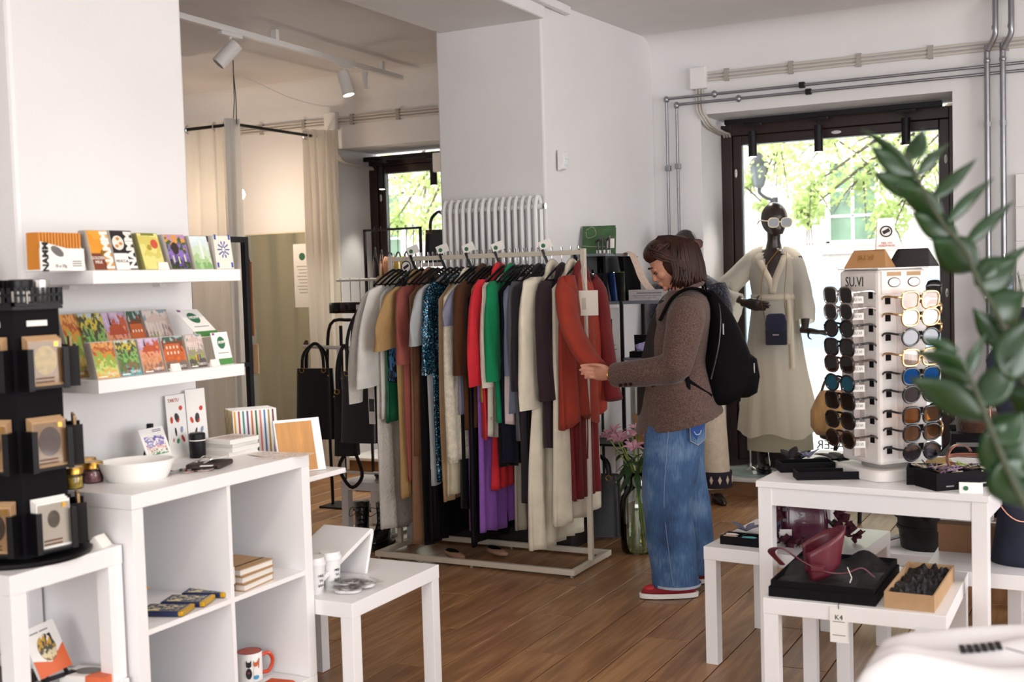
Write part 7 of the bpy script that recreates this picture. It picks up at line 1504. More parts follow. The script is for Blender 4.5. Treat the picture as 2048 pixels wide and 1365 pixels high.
MB().box(.1, .112, -.03, -.004, .08, ZT_ - .11).build('nose_rod', mid, ss); MB().box(-.03, -.004, .1, .112, .08, ZT_ - .11).build('nose_rod', mid, ss)
text('SU.VI', .05, inkdark, ss, (-.0012, .125, ZT_ - .043), (0, -1, 0), UPV, sx=.9)
MB().box(.012, B - .012, -.003, 0, ZT_ - .085, ZT_ - .008).build('picture_panel', mat('blush panel', 'e2cfc6', .2), ss)
for x in (.065, .15):
    MB().prism([(.026 * math.cos(2 * PI * j / 28), .017 * math.sin(2 * PI * j / 28)) for j in range(28)], (x, -.004, ZT_ - .046), (1, 0, 0), (0, 0, 1), (0, -1, 0), .001).build('oval_emblem', inkdark, ss); MB().prism([(.023 * math.cos(2 * PI * j / 28), .014 * math.sin(2 * PI * j / 28)) for j in range(28)], (x, -.005, ZT_ - .046), (1, 0, 0), (0, 0, 1), (0, -1, 0), .001).build('oval_field', mat('emblem cream', 'efe6dc', .4), ss); MB().box(x - .03, x + .03, -.004, -.003, ZT_ - .024, ZT_ - .01).build('kraft_band', kraft, ss)
zr = [1.368, 1.309, 1.242, 1.173, 1.109, 1.047, .975, .914, .849]; zl = [1.388, 1.331, 1.273, 1.208, 1.149, 1.082, 1.02, .952, .886]
for a in (.028, .165):
    for z in zr: MB().box(a, a + .022, -.002, 0, z - .754, z - .726).build('slot', blackcard, ss)
    for z in zl: MB().box(-.002, 0, a, a + .022, z - .754, z - .726).build('slot', blackcard, ss)
goldf = mat('gold wire', 'c9a476', .25, .9); blackf = mat('black acetate', '121014', .2); tort = mat('tortoise acetate', '3a2216', .25, var=.5, vs=60); clearf = mat('clear acetate', 'c9b8a8', .2, alpha=.6); silverf = mat('silver wire', 'b8b4b0', .25, .9)
def lensm(n, tint, refl=.16): return thin_glass('lens ' + n, tint, refl)
Lb = lensm('brown', (.45, .34, .28), .08); Ls = lensm('smoke', (.3, .28, .32), .09); Lg = lensm('blue grey', (.66, .7, .78), .08); Lc = lensm('clear', (.9, .84, .8), .05); Lm = mat('mirror blue', '1f5fb0', .06, .9); Lt = mat('mirror teal', '3f8fb0', .08, .8); Lo = lensm('amber', (.65, .4, .15), .08); Lv = lensm('rosy brown', (.68, .55, .5), .07)
rc = [('thin gold sunglasses with light brown lenses', goldf, Lv), ('thin gold sunglasses with pale clear lenses', goldf, Lc), ('black aviator sunglasses with smoke lenses', blackf, Ls), ('fine gold round sunglasses with clear lenses', goldf, Lc), ('black sunglasses with bright blue mirror lenses', blackf, Lm), ('black round sunglasses with dark lenses', blackf, Ls), ('black square sunglasses with amber lenses', blackf, Lo), ('dark oval sunglasses with brown lenses', blackf, Lb), ('black cat eye sunglasses with black lenses', blackf, Ls)]
lc = [('rimless sunglasses with rosy lenses', silverf, Lv), ('rimless sunglasses with blue grey lenses', silverf, Lg), ('black bold sunglasses with brown lenses', blackf, Lb), ('dark round sunglasses with violet smoke lenses', blackf, Ls), ('brown bold sunglasses with gradient lenses', tort, Lb), ('shield sunglasses with teal mirror lenses', blackf, Lt), ('black round sunglasses with orange lenses', blackf, Lo), ('black square sunglasses with dark lenses', blackf, Ls), ('brown square sunglasses with rosy dark lenses', tort, Lb)]
rv = V(math.cos(SR), math.sin(SR), 0); lv = V(-math.sin(SR), math.cos(SR), 0); c0 = V(-.745, 4.142, 0)
GS = 'sunglasses on the tower'; rowname = ['top', 'second', 'third', 'fourth', 'middle', 'sixth', 'seventh', 'eighth', 'bottom']
def put(lb, fr, ln, z, side, k):
    if side == 'r': base = c0 + rv * B / 2 - lv * .085; f_ = -lv
    elif side == 'l': base = c0 + lv * B / 2 - rv * .085; f_ = -rv
    else: base = c0 + rv * (B + .085) + lv * B / 2; f_ = rv
    t = thing('sunglasses', lb, 'sunglasses', base + V(0, 0, z), 0, GS)
    shades(t, (0, 0, 0), f_ + V(0, 0, -.08), fr, ln, 1.3, temple=.10, square=.6 + .4 * ((k * 7) % 3) / 2)
    if side == 'l':
        sd = V(0, 0, 1).cross(f_); q = -lv * .062 - f_ * .03; r2 = V(.93, .36, 0); n2 = V(.36, -.93, 0)
        MB().obox(q + V(0, 0, -.016), r2, n2, (0, 0, 1), .022, .0008, .012).build('price_tag', paper, t); text('SU.VI', .014, inkgrey, t, q + V(0, 0, -.016) + n2 * .0015, r2, UPV)
        MB().box(q.x - .001, q.x + .001, q.y - .001, q.y + .001, -.012, .006).build('tag_loop', tagw, t)
for k in range(9):
    put(rc[k][0] + ', %s row of the right face' % rowname[k], rc[k][1], rc[k][2], zr[k], 'r', k); put(lc[k][0] + ', %s row of the left face' % rowname[k], lc[k][1], lc[k][2], zl[k], 'l', k + 3)
for k, z in enumerate((1.40, 1.33, 1.265, 1.16, 1.04, .96, .90)):
    put('sunglasses jutting out behind the tower, %s from the top' % ['first', 'second', 'third', 'fourth', 'fifth', 'sixth', 'seventh'][k], (blackf, goldf, goldf, tort, goldf, blackf, goldf)[k], (Lb, Lg, Ls, Lb, Ls, Lo, Lb)[k], z, 'b', k)
zt = .74 + ZT_ + .005
def case(x, y, rz, col, label, txt):
    t = thing('glasses_case', label, 'glasses case', (x, y, zt), rz, 'folding glasses cases'); mm = mat('case ' + col, col, .45, bump=.08, bs=150)
    MB().add([(-.08, -.04, 0), (.08, -.04, 0), (.08, .04, 0), (-.08, .04, 0), (-.058, 0, .066), (.058, 0, .066)], [(3, 2, 1, 0), (0, 1, 5, 4), (2, 3, 4, 5), (1, 2, 5), (3, 0, 4)]).build('case_body', mm, t, bevel=.003); MB().prism([(-.055, .0), (.055, .0), (.025, -.045), (-.025, -.045)], (0, -.003, .064), (1, 0, 0), (0, -.038 / .074, .064 / .074), (0, -.86, -.5), .002).build('flap', mm, t)
    if txt: text('SU.VI', .026, brass, t, (-.005, -.0255 - .0, .037), (1, 0, 0), (0, .52, .85))
case(-.79, 4.235, -.25, 'a3784c', 'tan folding glasses case lettered SU.VI on the tower', True); case(-.655, 4.30, -.3, '16141a', 'black folding glasses case on the tower', False)
ts = thing('tent_sign', 'white tent sign with a camera pictogram on top of the glasses cases', 'sign', (-.745, 4.30, zt + .066), .25)
ts.location.z = zt
MB().add([(-.035, -.032, .06), (.035, -.032, .06), (.028, 0, .175), (-.028, 0, .175), (.028, .012, .175), (-.028, .012, .175), (.035, .05, .06), (-.035, .05, .06)], [(0, 1, 2, 3), (3, 2, 4, 5), (5, 4, 6, 7)]).build('folded_card', paper, ts, solid=.002)
UPT = V(0, .268, .963); 
MB().tube([V(0, -.0165, .128) + V(1, 0, 0) * .019 * math.cos(a) + UPT * .019 * math.sin(a) for a in [2 * PI * k / 24 for k in range(24)]], .0022, 6, loop=True).build('ring', inkdark, ts, smooth=True); MB().obox(V(0, -.0165, .128), (1, 0, .5), (0, .96, -.27), (-.5, .2, 1), .012, .001, .006).build('camera_symbol', inkdark, ts)
text('MEIL ON\nVIDEOVALVE!', .0095, inkred, ts, (0, -.030, .082), (1, 0, 0), UPT)
# trays and jewellery on the taller table
def tray(x, y, z, w, d, h, rz, label, m=blackcard, grp='black trays', name='tray', two=False):
    t = thing(name, label, 'tray', (x, y, z), rz, grp); MB().box(0, w, 0, d, 0, .004).build('tray_floor', m, t)
    for b_ in ((0, w, 0, .005), (0, w, d - .005, d), (0, .005, .005, d - .005), (w - .005, w, .005, d - .005)): MB().box(*b_, .004, h).build('tray_wall', m, t)
    if two: MB().box(w / 2 - .003, w / 2 + .003, .005, d - .005, .004, h).build('partition', m, t)
    return t
ZE = .74
tray(-1.115, 4.225, ZE, .20, .10, .034, .45, 'long black tray with dark feathers at the back left of the taller table'); tray(-1.02, 4.085, ZE, .22, .085, .028, .42, 'long black tray at the front left of the taller table')
def feathers(x, y, z, label, col, n, L_, grp=None, up=.5, seed=1, name='feather_brooch'):
    rr = random.Random(seed); t = thing(name, label, 'brooch', (x, y, z), 0, grp); mm = mat('feather ' + col, col, .7, var=.25, vs=30)
    for k in range(n):
        a = 2 * PI * k / n + rr.uniform(-.3, .3); d = V(math.cos(a), math.sin(a), up * rr.uniform(.3, 1.4)).normalized(); s = d.cross(V(0, 0, 1)).normalized(); l = L_ * rr.uniform(.6, 1.1)
        MB().grid(lambda p, q: d * l * p + V(0, 0, .012 - .25 * l * p * p) + s * (q - .5) * l * .36 * math.sin(PI * (.08 + .86 * p)), 5, 2).build('petal', mm, t, smooth=2, solid=.0012)
    return t
feathers(-1.03, 4.30, ZE + .036, 'pale grey blue leather flower brooch on the taller table', '8f93ab', 9, .065, 'flower brooches', 1.0, 2); feathers(-.96, 4.50, ZE, 'black feather fascinator at the back of the taller table', '141218', 14, .13, None, .35, 3); feathers(-1.09, 4.27, ZE + .03, 'black feather in the back tray', '17151c', 5, .09, None, .8, 5)
for k, (x, y, w, d, r_, lb) in enumerate(((-.655, 4.115, .13, .11, .1, 'black box of tangled jewellery, leftmost on the right of the taller table'), (-.545, 4.02, .145, .12, .75, 'black box of tangled jewellery at the front right of the taller table'), (-.44, 4.13, .10, .11, .75, 'black box with wood wool at the right end of the taller table'))):
    b_ = thing('gift_box', lb.replace('of tangled jewellery', 'under a tray of jewellery').replace('with wood wool', 'under a tray of wood wool'), 'box', (x, y, ZE), r_, 'small black gift boxes'); MB().box(0, w, 0, d, 0, .030).build('box_body', blackcard, b_, bevel=.001); MB().box(w * .25, w * .45, -.0008, 0, .012, .016).build('printed_name', mat('silver print', '9a98a0', .4), b_)
    t = tray(x, y, ZE + .0305, w, d, .028, r_, lb.replace('black box', 'open black lid'), grp='jewellery lids', name='box_lid')
    rr = random.Random(k + 40); cols = ['b0a088', '8fae5a', 'c9b8a0', '8a6a8a', 'd8cfc0', '6a5a4a', '3a3438']
    for j in range(14):
        p = V(rr.uniform(.02, w - .02), rr.uniform(.02, d - .02), rr.uniform(.016, .03)); c_ = cols[rr.randrange(7)]
        MB().tube(curve([p, p + V(rr.uniform(-.03, .03), rr.uniform(-.03, .03), rr.uniform(.0, .014)), p + V(rr.uniform(-.03, .03), rr.uniform(-.03, .03), 0), p + V(rr.uniform(-.04, .04), rr.uniform(-.04, .04), .006)], 12), .0022, 5).build('trinket', mat('trinket ' + c_, c_, .4), t, smooth=True)
ck = thing('copper_cuff', 'polished copper cuff bracelet standing at the back right of the taller table', 'bracelet', (-.52, 4.42, ZE + .001), .5); cop = mat('copper', 'b98070', .25, .7)
MB().grid(lambda u, v: V(.045 * math.cos(.5 + 5.3 * u), -.012 + .024 * v, .05 + .05 * math.sin(.5 + 5.3 * u)), 30, 2).build('band', cop, ck, smooth=2, solid=.003)
ck2 = thing('copper_cuff', 'flat copper ring bracelet lying beside the standing cuff', 'bracelet', (-.50, 4.52, ZE), .2); MB().tube([(.09 * math.cos(a), .05 * math.sin(a), .03 + .012 * math.sin(a)) for a in [2 * PI * k / 30 for k in range(30)]], .008, 8, loop=True, flat=.6).build('band', cop, ck2, smooth=True); MB().box(-.01, .01, -.055, -.045, 0, .025).build('foot', cop, ck2)
o = MB().prism([(0, 0), (.035, 0), (.02, .032), (.016, .032)], (0, 0, 0), (0, 1, 0), (0, 0, 1), (1, 0, 0), .072); t = thing('tent_card', 'white tent card with a green dot at the front edge of the taller table', 'sign', (-.475, 4.02, ZE), .15); o.build('card', paper, t); MB().cyl((.02, .006, .014), (.02, .004, .016), .008, n=16).build('green_dot', mat('logo green', '2f6a4a', .6), t)
o = MB().ell((0, 0, .02), .05, .04, .02, 16, 7).build('amber_dish', mat('amber glass', 'c8a860', .15, alpha=.8), None, smooth=2, loc=(-.60, 4.50, ZE)); tag(o, 'small amber glass dish behind the jewellery boxes', 'dish')
# left low table
ZC = .45
tray(-1.36, 4.255, ZC, .155, .085, .032, -.09, 'small black two part tray with feather earrings on the left low table', two=True)
for k, (x, y, c_, lb) in enumerate(((-1.335, 4.31, 'd9d2cc', 'white feather earring in the small black tray'), (-1.33, 4.28, 'c9a79a', 'pink feather earring in the small black tray'), (-1.255, 4.275, '5fb0b4', 'turquoise feather earring in the small black tray'))):
    o = MB().ell((0, 0, 0), .034, .012, .004, 14, 5).build('feather_earring', mat('ear ' + c_, c_, .7), None, smooth=2, loc=(x, y, ZC + .028), rz=.1 * k); tag(o, lb, 'earring', 'feather earrings')
feathers(-1.315, 4.45, ZC, 'grey blue leather flower brooch at the left of the burgundy bag', '70748c', 8, .085, 'flower brooches', .7, 11); feathers(-1.20, 4.47, ZC, 'grey blue leather flower standing against the burgundy bag', '6a7090', 8, .095, 'flower brooches', 1.6, 12); feathers(-.985, 4.56, ZC, 'black leather flower right of the burgundy bag', '141218', 12, .085, 'flower brooches', 1.1, 13)
burg = mat('burgundy patent leather', '4e1430', .22, coat=.4, var=.1, vs=8)
bb = thing('ruffled_bag', 'burgundy leather bag with ruffled straps on the left low table', 'bag', (-1.08, 4.42, ZC), .35)
MB().rings([ering((0, 0, z), rx, ry, 28, p=.6) for z, rx, ry in ((0, .085, .04), (.01, .09, .045), (.09, .088, .035), (.17, .075, .016), (.19, .07, .008))]).build('bag_body', burg, bb, smooth=True); MB().box(-.012, .012, -.028, -.026, .14, .144).build('printed_name', mat('silver print', '9a98a0', .4), bb); 
rr = random.Random(3)
for k, pts in enumerate((((-.08, -.02, .15), (-.12, -.05, .08), (-.10, -.09, .02), (-.02, -.11, .015)), ((.07, .0, .17), (.12, .0, .12), (.15, -.01, .05), (.19, -.02, .02)))):
    P = curve(pts, 16)
    for j, p in enumerate(P):
        d = V(rr.uniform(-1, 1), rr.uniform(-1, 1), rr.uniform(-.3, .8)).normalized(); s = d.orthogonal().normalized()
        MB().grid(lambda a, b: p + d * .035 * a + s * (b - .5) * .04 + d.cross(s) * .008 * math.sin(9 * b), 2, 4).build('ruffle', mat('burgundy suede', '4a1626', .8), bb, smooth=2, solid=.001)
MB().tube(curve([(-.07, 0, .18), (-.02, .02, .235), (.05, .02, .225), (.085, .0, .16)], 14), .004, 6, ry=.02, ref=(0, 1, 0)).build('strap', burg, bb, smooth=True)
for z in (.08, .12, .15): MB().box(-.082, -.066, -.035, -.028, z, z + .012).build('buckle', chrome, bb)
MB().obox((-.075, -.065, .045), (1, 0, 0), (0, 1, 0), (0, 0, 1), .022, .001, .012).build('paper_tag', tagw, bb)
# front low table
gbx = thing('gift_box', 'large black gift box without lid on the front low table', 'box', (-1.0, 3.615, ZC), .0)
gw, gd_, gh = .33, .43, .052
MB().box(0, gw, 0, gd_, 0, gh * .6).build('box_tray', blackcard, gbx, bevel=.001)
for b_ in ((.006, gw - .006, .006, .010), (.006, gw - .006, gd_ - .010, gd_ - .006), (.006, .010, .01, gd_ - .01), (gw - .010, gw - .006, .01, gd_ - .01)): MB().box(*b_, gh * .6, gh).build('box_wall', blackcard, gbx)
rr = random.Random(6); tis = mat('black tissue', '0f0d12', .6, bump=.3, bs=30)
MB().grid(lambda u, v: V(.012 + (gw - .024) * u, .012 + (gd_ - .024) * v, gh * .62 + .022 * abs(math.sin(7 * u + 3 * v) * math.cos(5 * v - 2 * u)) + .045 * max(0, v - .75) * (1 + math.sin(12 * u))), 18, 18).build('tissue', tis, gbx, smooth=False, solid=.001)
bl2 = mat('burgundy leather', '5e1a28', .38, bump=.06, bs=180)
cb = thing('corset_belt', 'burgundy leather corset belt rising from the big black box', 'belt', (-.885, 3.77, ZC + .04), .5)
MB().grid(lambda u, v: V(.075 * math.cos(-2.2 + 4.2 * u) * (1 + .35 * v), .06 * math.sin(-2.2 + 4.2 * u), .0) + V(.01 + .05 * v, .0, .095 * v), 26, 6).build('wide_band', bl2, cb, smooth=2, solid=.004, rot=(0, -.5, 0))
cs = thing('leather_strap', 'burgundy leather strap looping over the front of the big black box', 'strap', (-1.0, 3.615, ZC + .05), 0)
MB().tube(curve([(.02, .10, .03), (-.005, .06, .08), (.04, .03, .10), (.10, .04, .06), (.16, .06, .03), (.22, .075, .025), (.27, .10, .04), (.31, .10, .015)], 36), .003, 6, ry=.014, ref=(0, .3, 1)).build('band', bl2, cs, smooth=True); MB().box(.125, .165, .035, .065, .032, .05).build('keeper', bl2, cs, bevel=.004); MB().tube([(.235, .06, .05), (.25, .05, .02), (.245, .045, .005)], .0016, 4).build('white_tie', tagw, cs)
kb = thing('kraft_box', 'open kraft box filled with black tissue on the front low table', 'box', (-.645, 3.618, ZC), -.02); kw_, kd_, kh = .145, .40, .05
MB().box(0, kw_, 0, kd_, 0, .004).build('box_floor', kraft, kb)
for b_ in ((0, kw_, 0, .005), (0, kw_, kd_ - .005, kd_), (0, .005, .005, kd_ - .005), (kw_ - .005, kw_, .005, kd_ - .005)): MB().box(*b_, .004, kh).build('box_wall', kraft, kb)
MB().grid(lambda u, v: V(.008 + (kw_ - .016) * u, .008 + (kd_ - .016) * v, .032 + .013 * math.sin(9 * u + 13 * v + 2 * math.sin(8 * v)) * math.cos(23 * v - 7 * u + 3 * math.sin(5 * u)) + .008 * math.sin(41 * v + 19 * u) + .03 * max(0, v - .8)), 16, 36).build('tissue', tis, kb, solid=.001)
kt_ = thing('hang_tag', 'white paper hang tag marked K4 over the front edge of the front low table', 'tag', (-.775, 3.588, .335)); MB().box(-.027, .027, -.001, 0, 0, .112).build('card', paper, kt_); text('K4', .022, inkdark, kt_, (0, -.0018, .078), (1, 0, 0), UPV); MB().box(-.018, .018, -.0016, -.001, .064, .066).box(-.02, .02, -.0016, -.001, .022, .024).build('text_line', inkgrey, kt_); MB().tube(curve([(0, -.001, .105), (0, -.002, .12), (.0, .04, .1215)], 8), .0012, 4).build('string', blackcard, kt_)
# belt bag on the bench
bbg = thing('belt_bag', 'round black leather belt bag with a buckle on the low bench', 'bag', (-.75, 5.20, .28)); MB().lathe([(0, 0), (.10, 0), (.105, .01), (.115, .10), (.118, .15), (.11, .152), (.104, .10), (.095, .012), (0, .01)], 32).build('bag_body', blackleather, bbg, smooth=True)
MB().lathe([(.119, .085), (.121, .088), (.121, .098), (.119, .10)], 32, caps=False).build('seam', blackleather, bbg, smooth=True)
for a in (.6, 2.0, 3.4, 4.9): MB().ell((.11 * math.cos(a), .11 * math.sin(a), .155), .03, .02, .03, 12, 7).build('scallop', blackleather, bbg, smooth=2)
MB().tube(curve([(-.10, -.06, .05), (-.17, -.09, .03), (-.2, -.08, .02)], 10), .004, 6, ry=.018, ref=(0, 0, 1)).build('strap', blackleather, bbg, smooth=True); MB().tube([(-.20 + .02 * math.cos(a), -.09, .03 + .026 * math.sin(a)) for a in [2 * PI * k / 14 for k in range(14)]], .003, 6, loop=True).build('buckle', blackmetal, bbg, smooth=True)
t = thing('tent_card', 'plain white tent card on the low bench', 'sign', (-.93, 5.16, .28), .1); MB().prism([(0, 0), (.03, 0), (.017, .05), (.013, .05)], (0, 0, 0), (0, 1, 0), (0, 0, 1), (1, 0, 0), .08).build('card', paper, t)
# right low table
bx = thing('brown_box', 'brown cardboard box with a white ribbon bow on the right low table', 'box', (-.595, 4.42, ZC), -.02); cb_ = mat('brown cardboard', '7a5638', .75); MB().box(0, .19, 0, .17, 0, .085).build('box_body', cb_, bx); MB().box(-.003, .193, -.003, .173, .07, .10).build('lid', cb_, bx)
for s in (-1, 1): MB().tube(curve([(.11, .08, .105), (.11 + s * .03, .085, .135), (.11 + s * .06, .08, .12), (.11 + s * .03, .075, .106), (.11, .08, .105)], 14), .004, 6, ry=.014, ref=(0, 1, 0)).build('bow_loop', paper, bx, smooth=True)
MB().box(-.004, .194, .07, .09, .1, .1015).build('ribbon', paper, bx)
nb = thing('navy_bust', 'tall dark navy fabric bust stand with a copper chain on the right low table', 'bust', (-.29, 4.36, ZC)); nbm = mat('navy suede', '23283a', .85, var=.35, vs=9)
MB().rings([ering((xo, 0, z), rx, ry, 30, p=.9) for z, xo, rx, ry in ((0, .0, .125, .10), (.03, 0, .12, .1), (.2, .0, .095, .085), (.36, .0, .085, .08), (.48, .01, .10, .085), (.6, .02, .14, .10), (.70, .02, .155, .11), (.76, .02, .12, .09), (.80, .02, .055, .055), (.88, .02, .05, .05))]).build('bust_form', nbm, nb, smooth=2)
MB().tube(curve([(-.12, -.05, .62), (-.10, -.085, .45), (.0, -.10, .36), (.10, -.08, .5), (.15, -.05, .66)], 24), .003, 6).build('copper_chain', cop, nb, smooth=True); MB().tube(curve([(-.12, -.04, .58), (-.10, -.08, .25), (.0, -.10, .16), (.10, -.08, .3)], 24), .0025, 6).build('copper_chain', cop, nb, smooth=True)
# ---------------------------------------------------------------- by the window on the right
bt = thing('bag_table', 'small black metal table before the nearer window', 'table', (-1.62, 6.88, 0)); MB().lathe([(0, .48), (.30, .48), (.30, .50), (0, .50)], 30, (.3, .2, 0)).build('table_top', blackmetal, bt, smooth=True)
for x, y in ((.26, .0), (.63, .30), (.0, .35)): MB().cyl((x, y, 0), (lerp(x, .3, .25), lerp(y, .2, .25), .48), .012).build('leg', blackmetal, bt, smooth=True)
MB().tube([(.28, .03, .22), (.58, .28, .22), (.05, .33, .22)], .007, 6, loop=True).build('brace', blackmetal, bt)
hb = thing('fur_bag', 'tan striped fur bag on the small black table', 'bag', (-1.54, 7.0, .50), .5); sf = mat('striped tan fur', 'b58a54', .95, var=.5, vs=4, stretch=(6, 1, 1), bump=.5, bs=80, sheen=.4)
MB().rings([ering((0, 0, z), rx, ry, 26, p=.8) for z, rx, ry in ((0, .09, .06), (.05, .12, .08), (.14, .12, .075), (.22, .085, .05), (.26, .06, .03))]).build('bag_body', sf, hb, smooth=2); MB().tube(curve([(-.06, 0, .24), (-.02, 0, .33), (.06, 0, .32), (.07, 0, .22)], 14), .008, 7).build('handle', brl, hb, smooth=True)
cab = thing('black_cabinet', 'low black cabinet under the postcard rack', 'cabinet', (-.86, 6.95, 0)); MB().box(0, .95, 0, .45, .04, .56).build('body', blackcard, cab); MB().box(-.01, .96, -.01, .46, .56, .585).build('cabinet_top', blackplas, cab)
for k in range(2): d_ = MB().box(.02 + k * .46, .46 + k * .46, -.012, 0, .07, .54).build('door', blackplas, cab, bevel=.002); MB().cyl((.42 + k * .1, -.03, .3), (.42 + k * .1, -.012, .3), .012).build('knob', chrome, d_)
for k in range(4): MB().box(.04 + .28 * (k % 2) * 3, .08 + .28 * (k % 2) * 3, .03 + .36 * (k // 2), .07 + .36 * (k // 2), 0, .04).build('foot', blackplas, cab)
pr_ = thing('postcard_rack', 'clear wire postcard spinner with cards right of the nearer window', 'display stand', (-.60, 7.2, .586)); acr = thin_glass('acrylic', (.93, .94, .92), .12)
MB().cyl((0, 0, 0), (0, 0, .95), .008).build('axle', chrome, pr_, smooth=True); MB().lathe([(0, 0), (.11, 0), (.11, .012), (0, .012)], 24).build('base', mat('pale wood', 'b59a6a', .5), pr_, smooth=True)
pcs = [['7a3a2a', 'c98a6a', '4a2a22', 'd8c0b0'], ['5a6a7a', '8fa0b0', '30383f', 'd8d8d8'], ['6a3a3a', '8a5a50', '3a2424', 'c0a090'], ['3a4a5a', '9ab0c0', '6a7a8a', 'e0e4e8'], ['7a6a5a', 'b0a090', '40382f', 'e0d8cc'], ['4a5a3a', '8a9a6a', '2a3424', 'd0d8c0']]
n_ = 0
for side, (nx, ny) in enumerate(((0, -1), (-1, 0), (1, 0))):
    for tier in range(4):
        z = .06 + tier * .215; c = V(nx * .075, ny * .075, z); t_ = V(-ny, nx, 0); nrm = V(nx, ny, 0)
        m = MB(); m.obox(c + nrm * .02 + V(0, 0, .02), t_, nrm, (0, 0, 1), .06, .001, .022); m.obox(c + nrm * .01, t_, nrm, (0, 0, 1), .06, .012, .001); m.obox(c - t_ * .06 + nrm * .01 + V(0, 0, .05), t_, nrm, (0, 0, 1), .001, .01, .05); m.obox(c + t_ * .06 + nrm * .01 + V(0, 0, .05), t_, nrm, (0, 0, 1), .001, .01, .05); m.build('pocket', acr, pr_)
        o = MB().obox((0, 0, .075), t_, nrm + V(0, 0, .2), V(0, 0, 1) - nrm * .2, .05, .0015, .072).build('postcard', pic('postcard %d' % (n_ % 6), pcs[n_ % 6], 5, n_), None, loc=V(-.60, 7.2, .586) + c + nrm * .008 + V(0, 0, .004)); tag(o, 'postcard in the spinner, %s side, %s row from the top' % (['front', 'left', 'right'][side], ['fourth', 'third', 'second', 'first'][tier]), 'postcard', 'postcards in the spinner'); n_ += 1
ic = thing('incense_rack', 'bundle of dark incense packets leaning beside the postcard spinner', 'incense', (-.42, 7.15, .586)); MB().box(-.05, .05, -.05, .05, 0, .012).build('holder_base', blackplas, ic); MB().box(-.05, .05, .03, .04, .01, .8).build('holder_back', acr, ic)
for k in range(9): MB().obox((-.04 + .01 * k, .0, .70 + .02 * (k % 3)), (1, 0, .0), (0, 1, .3), (.25, -.3, 1), .004, .008, .16).build('incense_packet', mat('incense dark', '2c1a1c', .5), ic); 
fh = thing('fur_hat', 'brown fur bag on the dark cloth table at the right', 'bag', (-.56, 6.0, .585), .3); bf = mat('brown fur', '4a2a1a', 1, var=.3, vs=20, bump=.8, bs=60, sheen=.4); MB().rings([ering((0, 0, z), rx, ry, 26, p=.6) for z, rx, ry in ((0, .12, .09), (.03, .15, .11), (.15, .16, .11), (.2, .13, .08))]).build('bag_body', bf, fh, smooth=2); MB().tube(curve([(-.1, 0, .18), (-.03, 0, .28), (.08, 0, .26), (.11, 0, .16)], 14), .006, 6).build('handle', brass, fh, smooth=True)
ct = thing('cloth_table', 'table draped in black cloth behind the sunglasses table', 'table', (-.78, 5.75, 0)); MB().box(0, .9, 0, .5, .56, .585).build('table_top', blackcard, ct); MB().grid(lambda u, v: V(-.005 + .91 * u, -.008 + .012 * math.sin(26 * u) * v, .585 - .585 * v), 50, 8).build('front_drape', darkfabric, ct, smooth=2); MB().grid(lambda u, v: V(-.008 + .012 * math.sin(18 * u) * v, .5 * u, .585 - .585 * v), 30, 8).build('side_drape', darkfabric, ct, smooth=2)
for k, (x, y, w, h, lb) in enumerate(((-.72, 5.82, .14, .10, 'black display block on the draped table'), (-.70, 5.98, .1, .2, 'tall black display block behind on the draped table'))): t = thing('display_block', lb, 'block', (x, y, .586), .2, 'display blocks'); MB().box(0, w, 0, .1, 0, h).build('block', blackcard, t, bevel=.003); MB().box(.02, w - .02, -.002, 0, h * .4, h * .6).build('print', inkgrey, t)
sw = structure(MB().box(-.56, 3.19, 7.475, 7.499, .6, 2.0).build('trim_7', whitemat))
for k in range(7): MB().box(-.558, 3.18, 7.462, 7.475, .61 + k * .2, .80 + k * .2).build('slat', whitemat, sw, bevel=.003)
# ---------------------------------------------------------------- foreground right: shirt table and plant
ftb = thing('shirt_table', 'white table with folded shirts in the near right corner', 'table', (-.40, 2.0, 0)); MB().box(0, .9, -.5, .62, .66, .70).build('table_top', white, ftb, bevel=.002)
for x in (.0, .85):
    for y in (-.5, .57): MB().box(x + .001, x + .049, y + .001, y + .049, 0, .66).build('leg', white, ftb)
tsh = thing('folded_shirt', 'white printed shirt loosely folded on the near right table', 'shirt', (-.44, 2.10, .701), 0); cot = mat('white cotton', 'e9e4e4', .9, var=.02, bump=.2, bs=8)
def shirt(u, v):
    x = .0 + .62 * u; y = .06 + .27 * v + .10 * u; e = min(u, 1 - u, v, 1 - v) * 2
    return V(x, y, -.0 + .045 * min(1, e * 5) ** .5 + .014 * math.sin(9 * u + 5 * v) * min(1, e * 4) + .012 * math.sin(17 * v - 6 * u) + .03 * math.exp(-((u - .55) ** 2 + (v - .9) ** 2) * 30))
MB().grid(shirt, 40, 36).build('cloth_top', cot, tsh, smooth=2, solid=.006); MB().grid(lambda u, v: V(.02 + .58 * u, .08 + .22 * v + .09 * u, .006), 10, 10).build('cloth_under', cot, tsh, solid=.008)
MB().tube(curve([shirt(0, .0), shirt(.1, .0), shirt(.3, .0), shirt(.6, .0), shirt(1, .0)], 30), .008, 8).build('hem_roll', cot, tsh, smooth=True)
q = shirt(.30, .42) + V(0, 0, .012)
for k in range(6): c_ = shirt(.27 + .02 * k, .55 + .003 * k) + V(0, 0, .006); MB().obox(c_, (1, .3, .05), (-.3, 1, .2), (0, -.2, 1), .005, .013, .002).build('print_mark', inkdark, tsh)
MB().tube([shirt(.39 + .02 * k, .55 - .012 * k) + V(0, 0, .005) for k in range(6)], .0012, 4).build('print_line', inkgrey, tsh)
pl3 = thing('houseplant', 'tall green leafy plant with pointed oval leaves in the near right foreground', 'plant', (.10, 1.90, 0))
lf = mat('glossy leaf green', '143615', .3, var=.25, vs=14, spec=.6); stm = mat('plant stem', '38402a', .6)
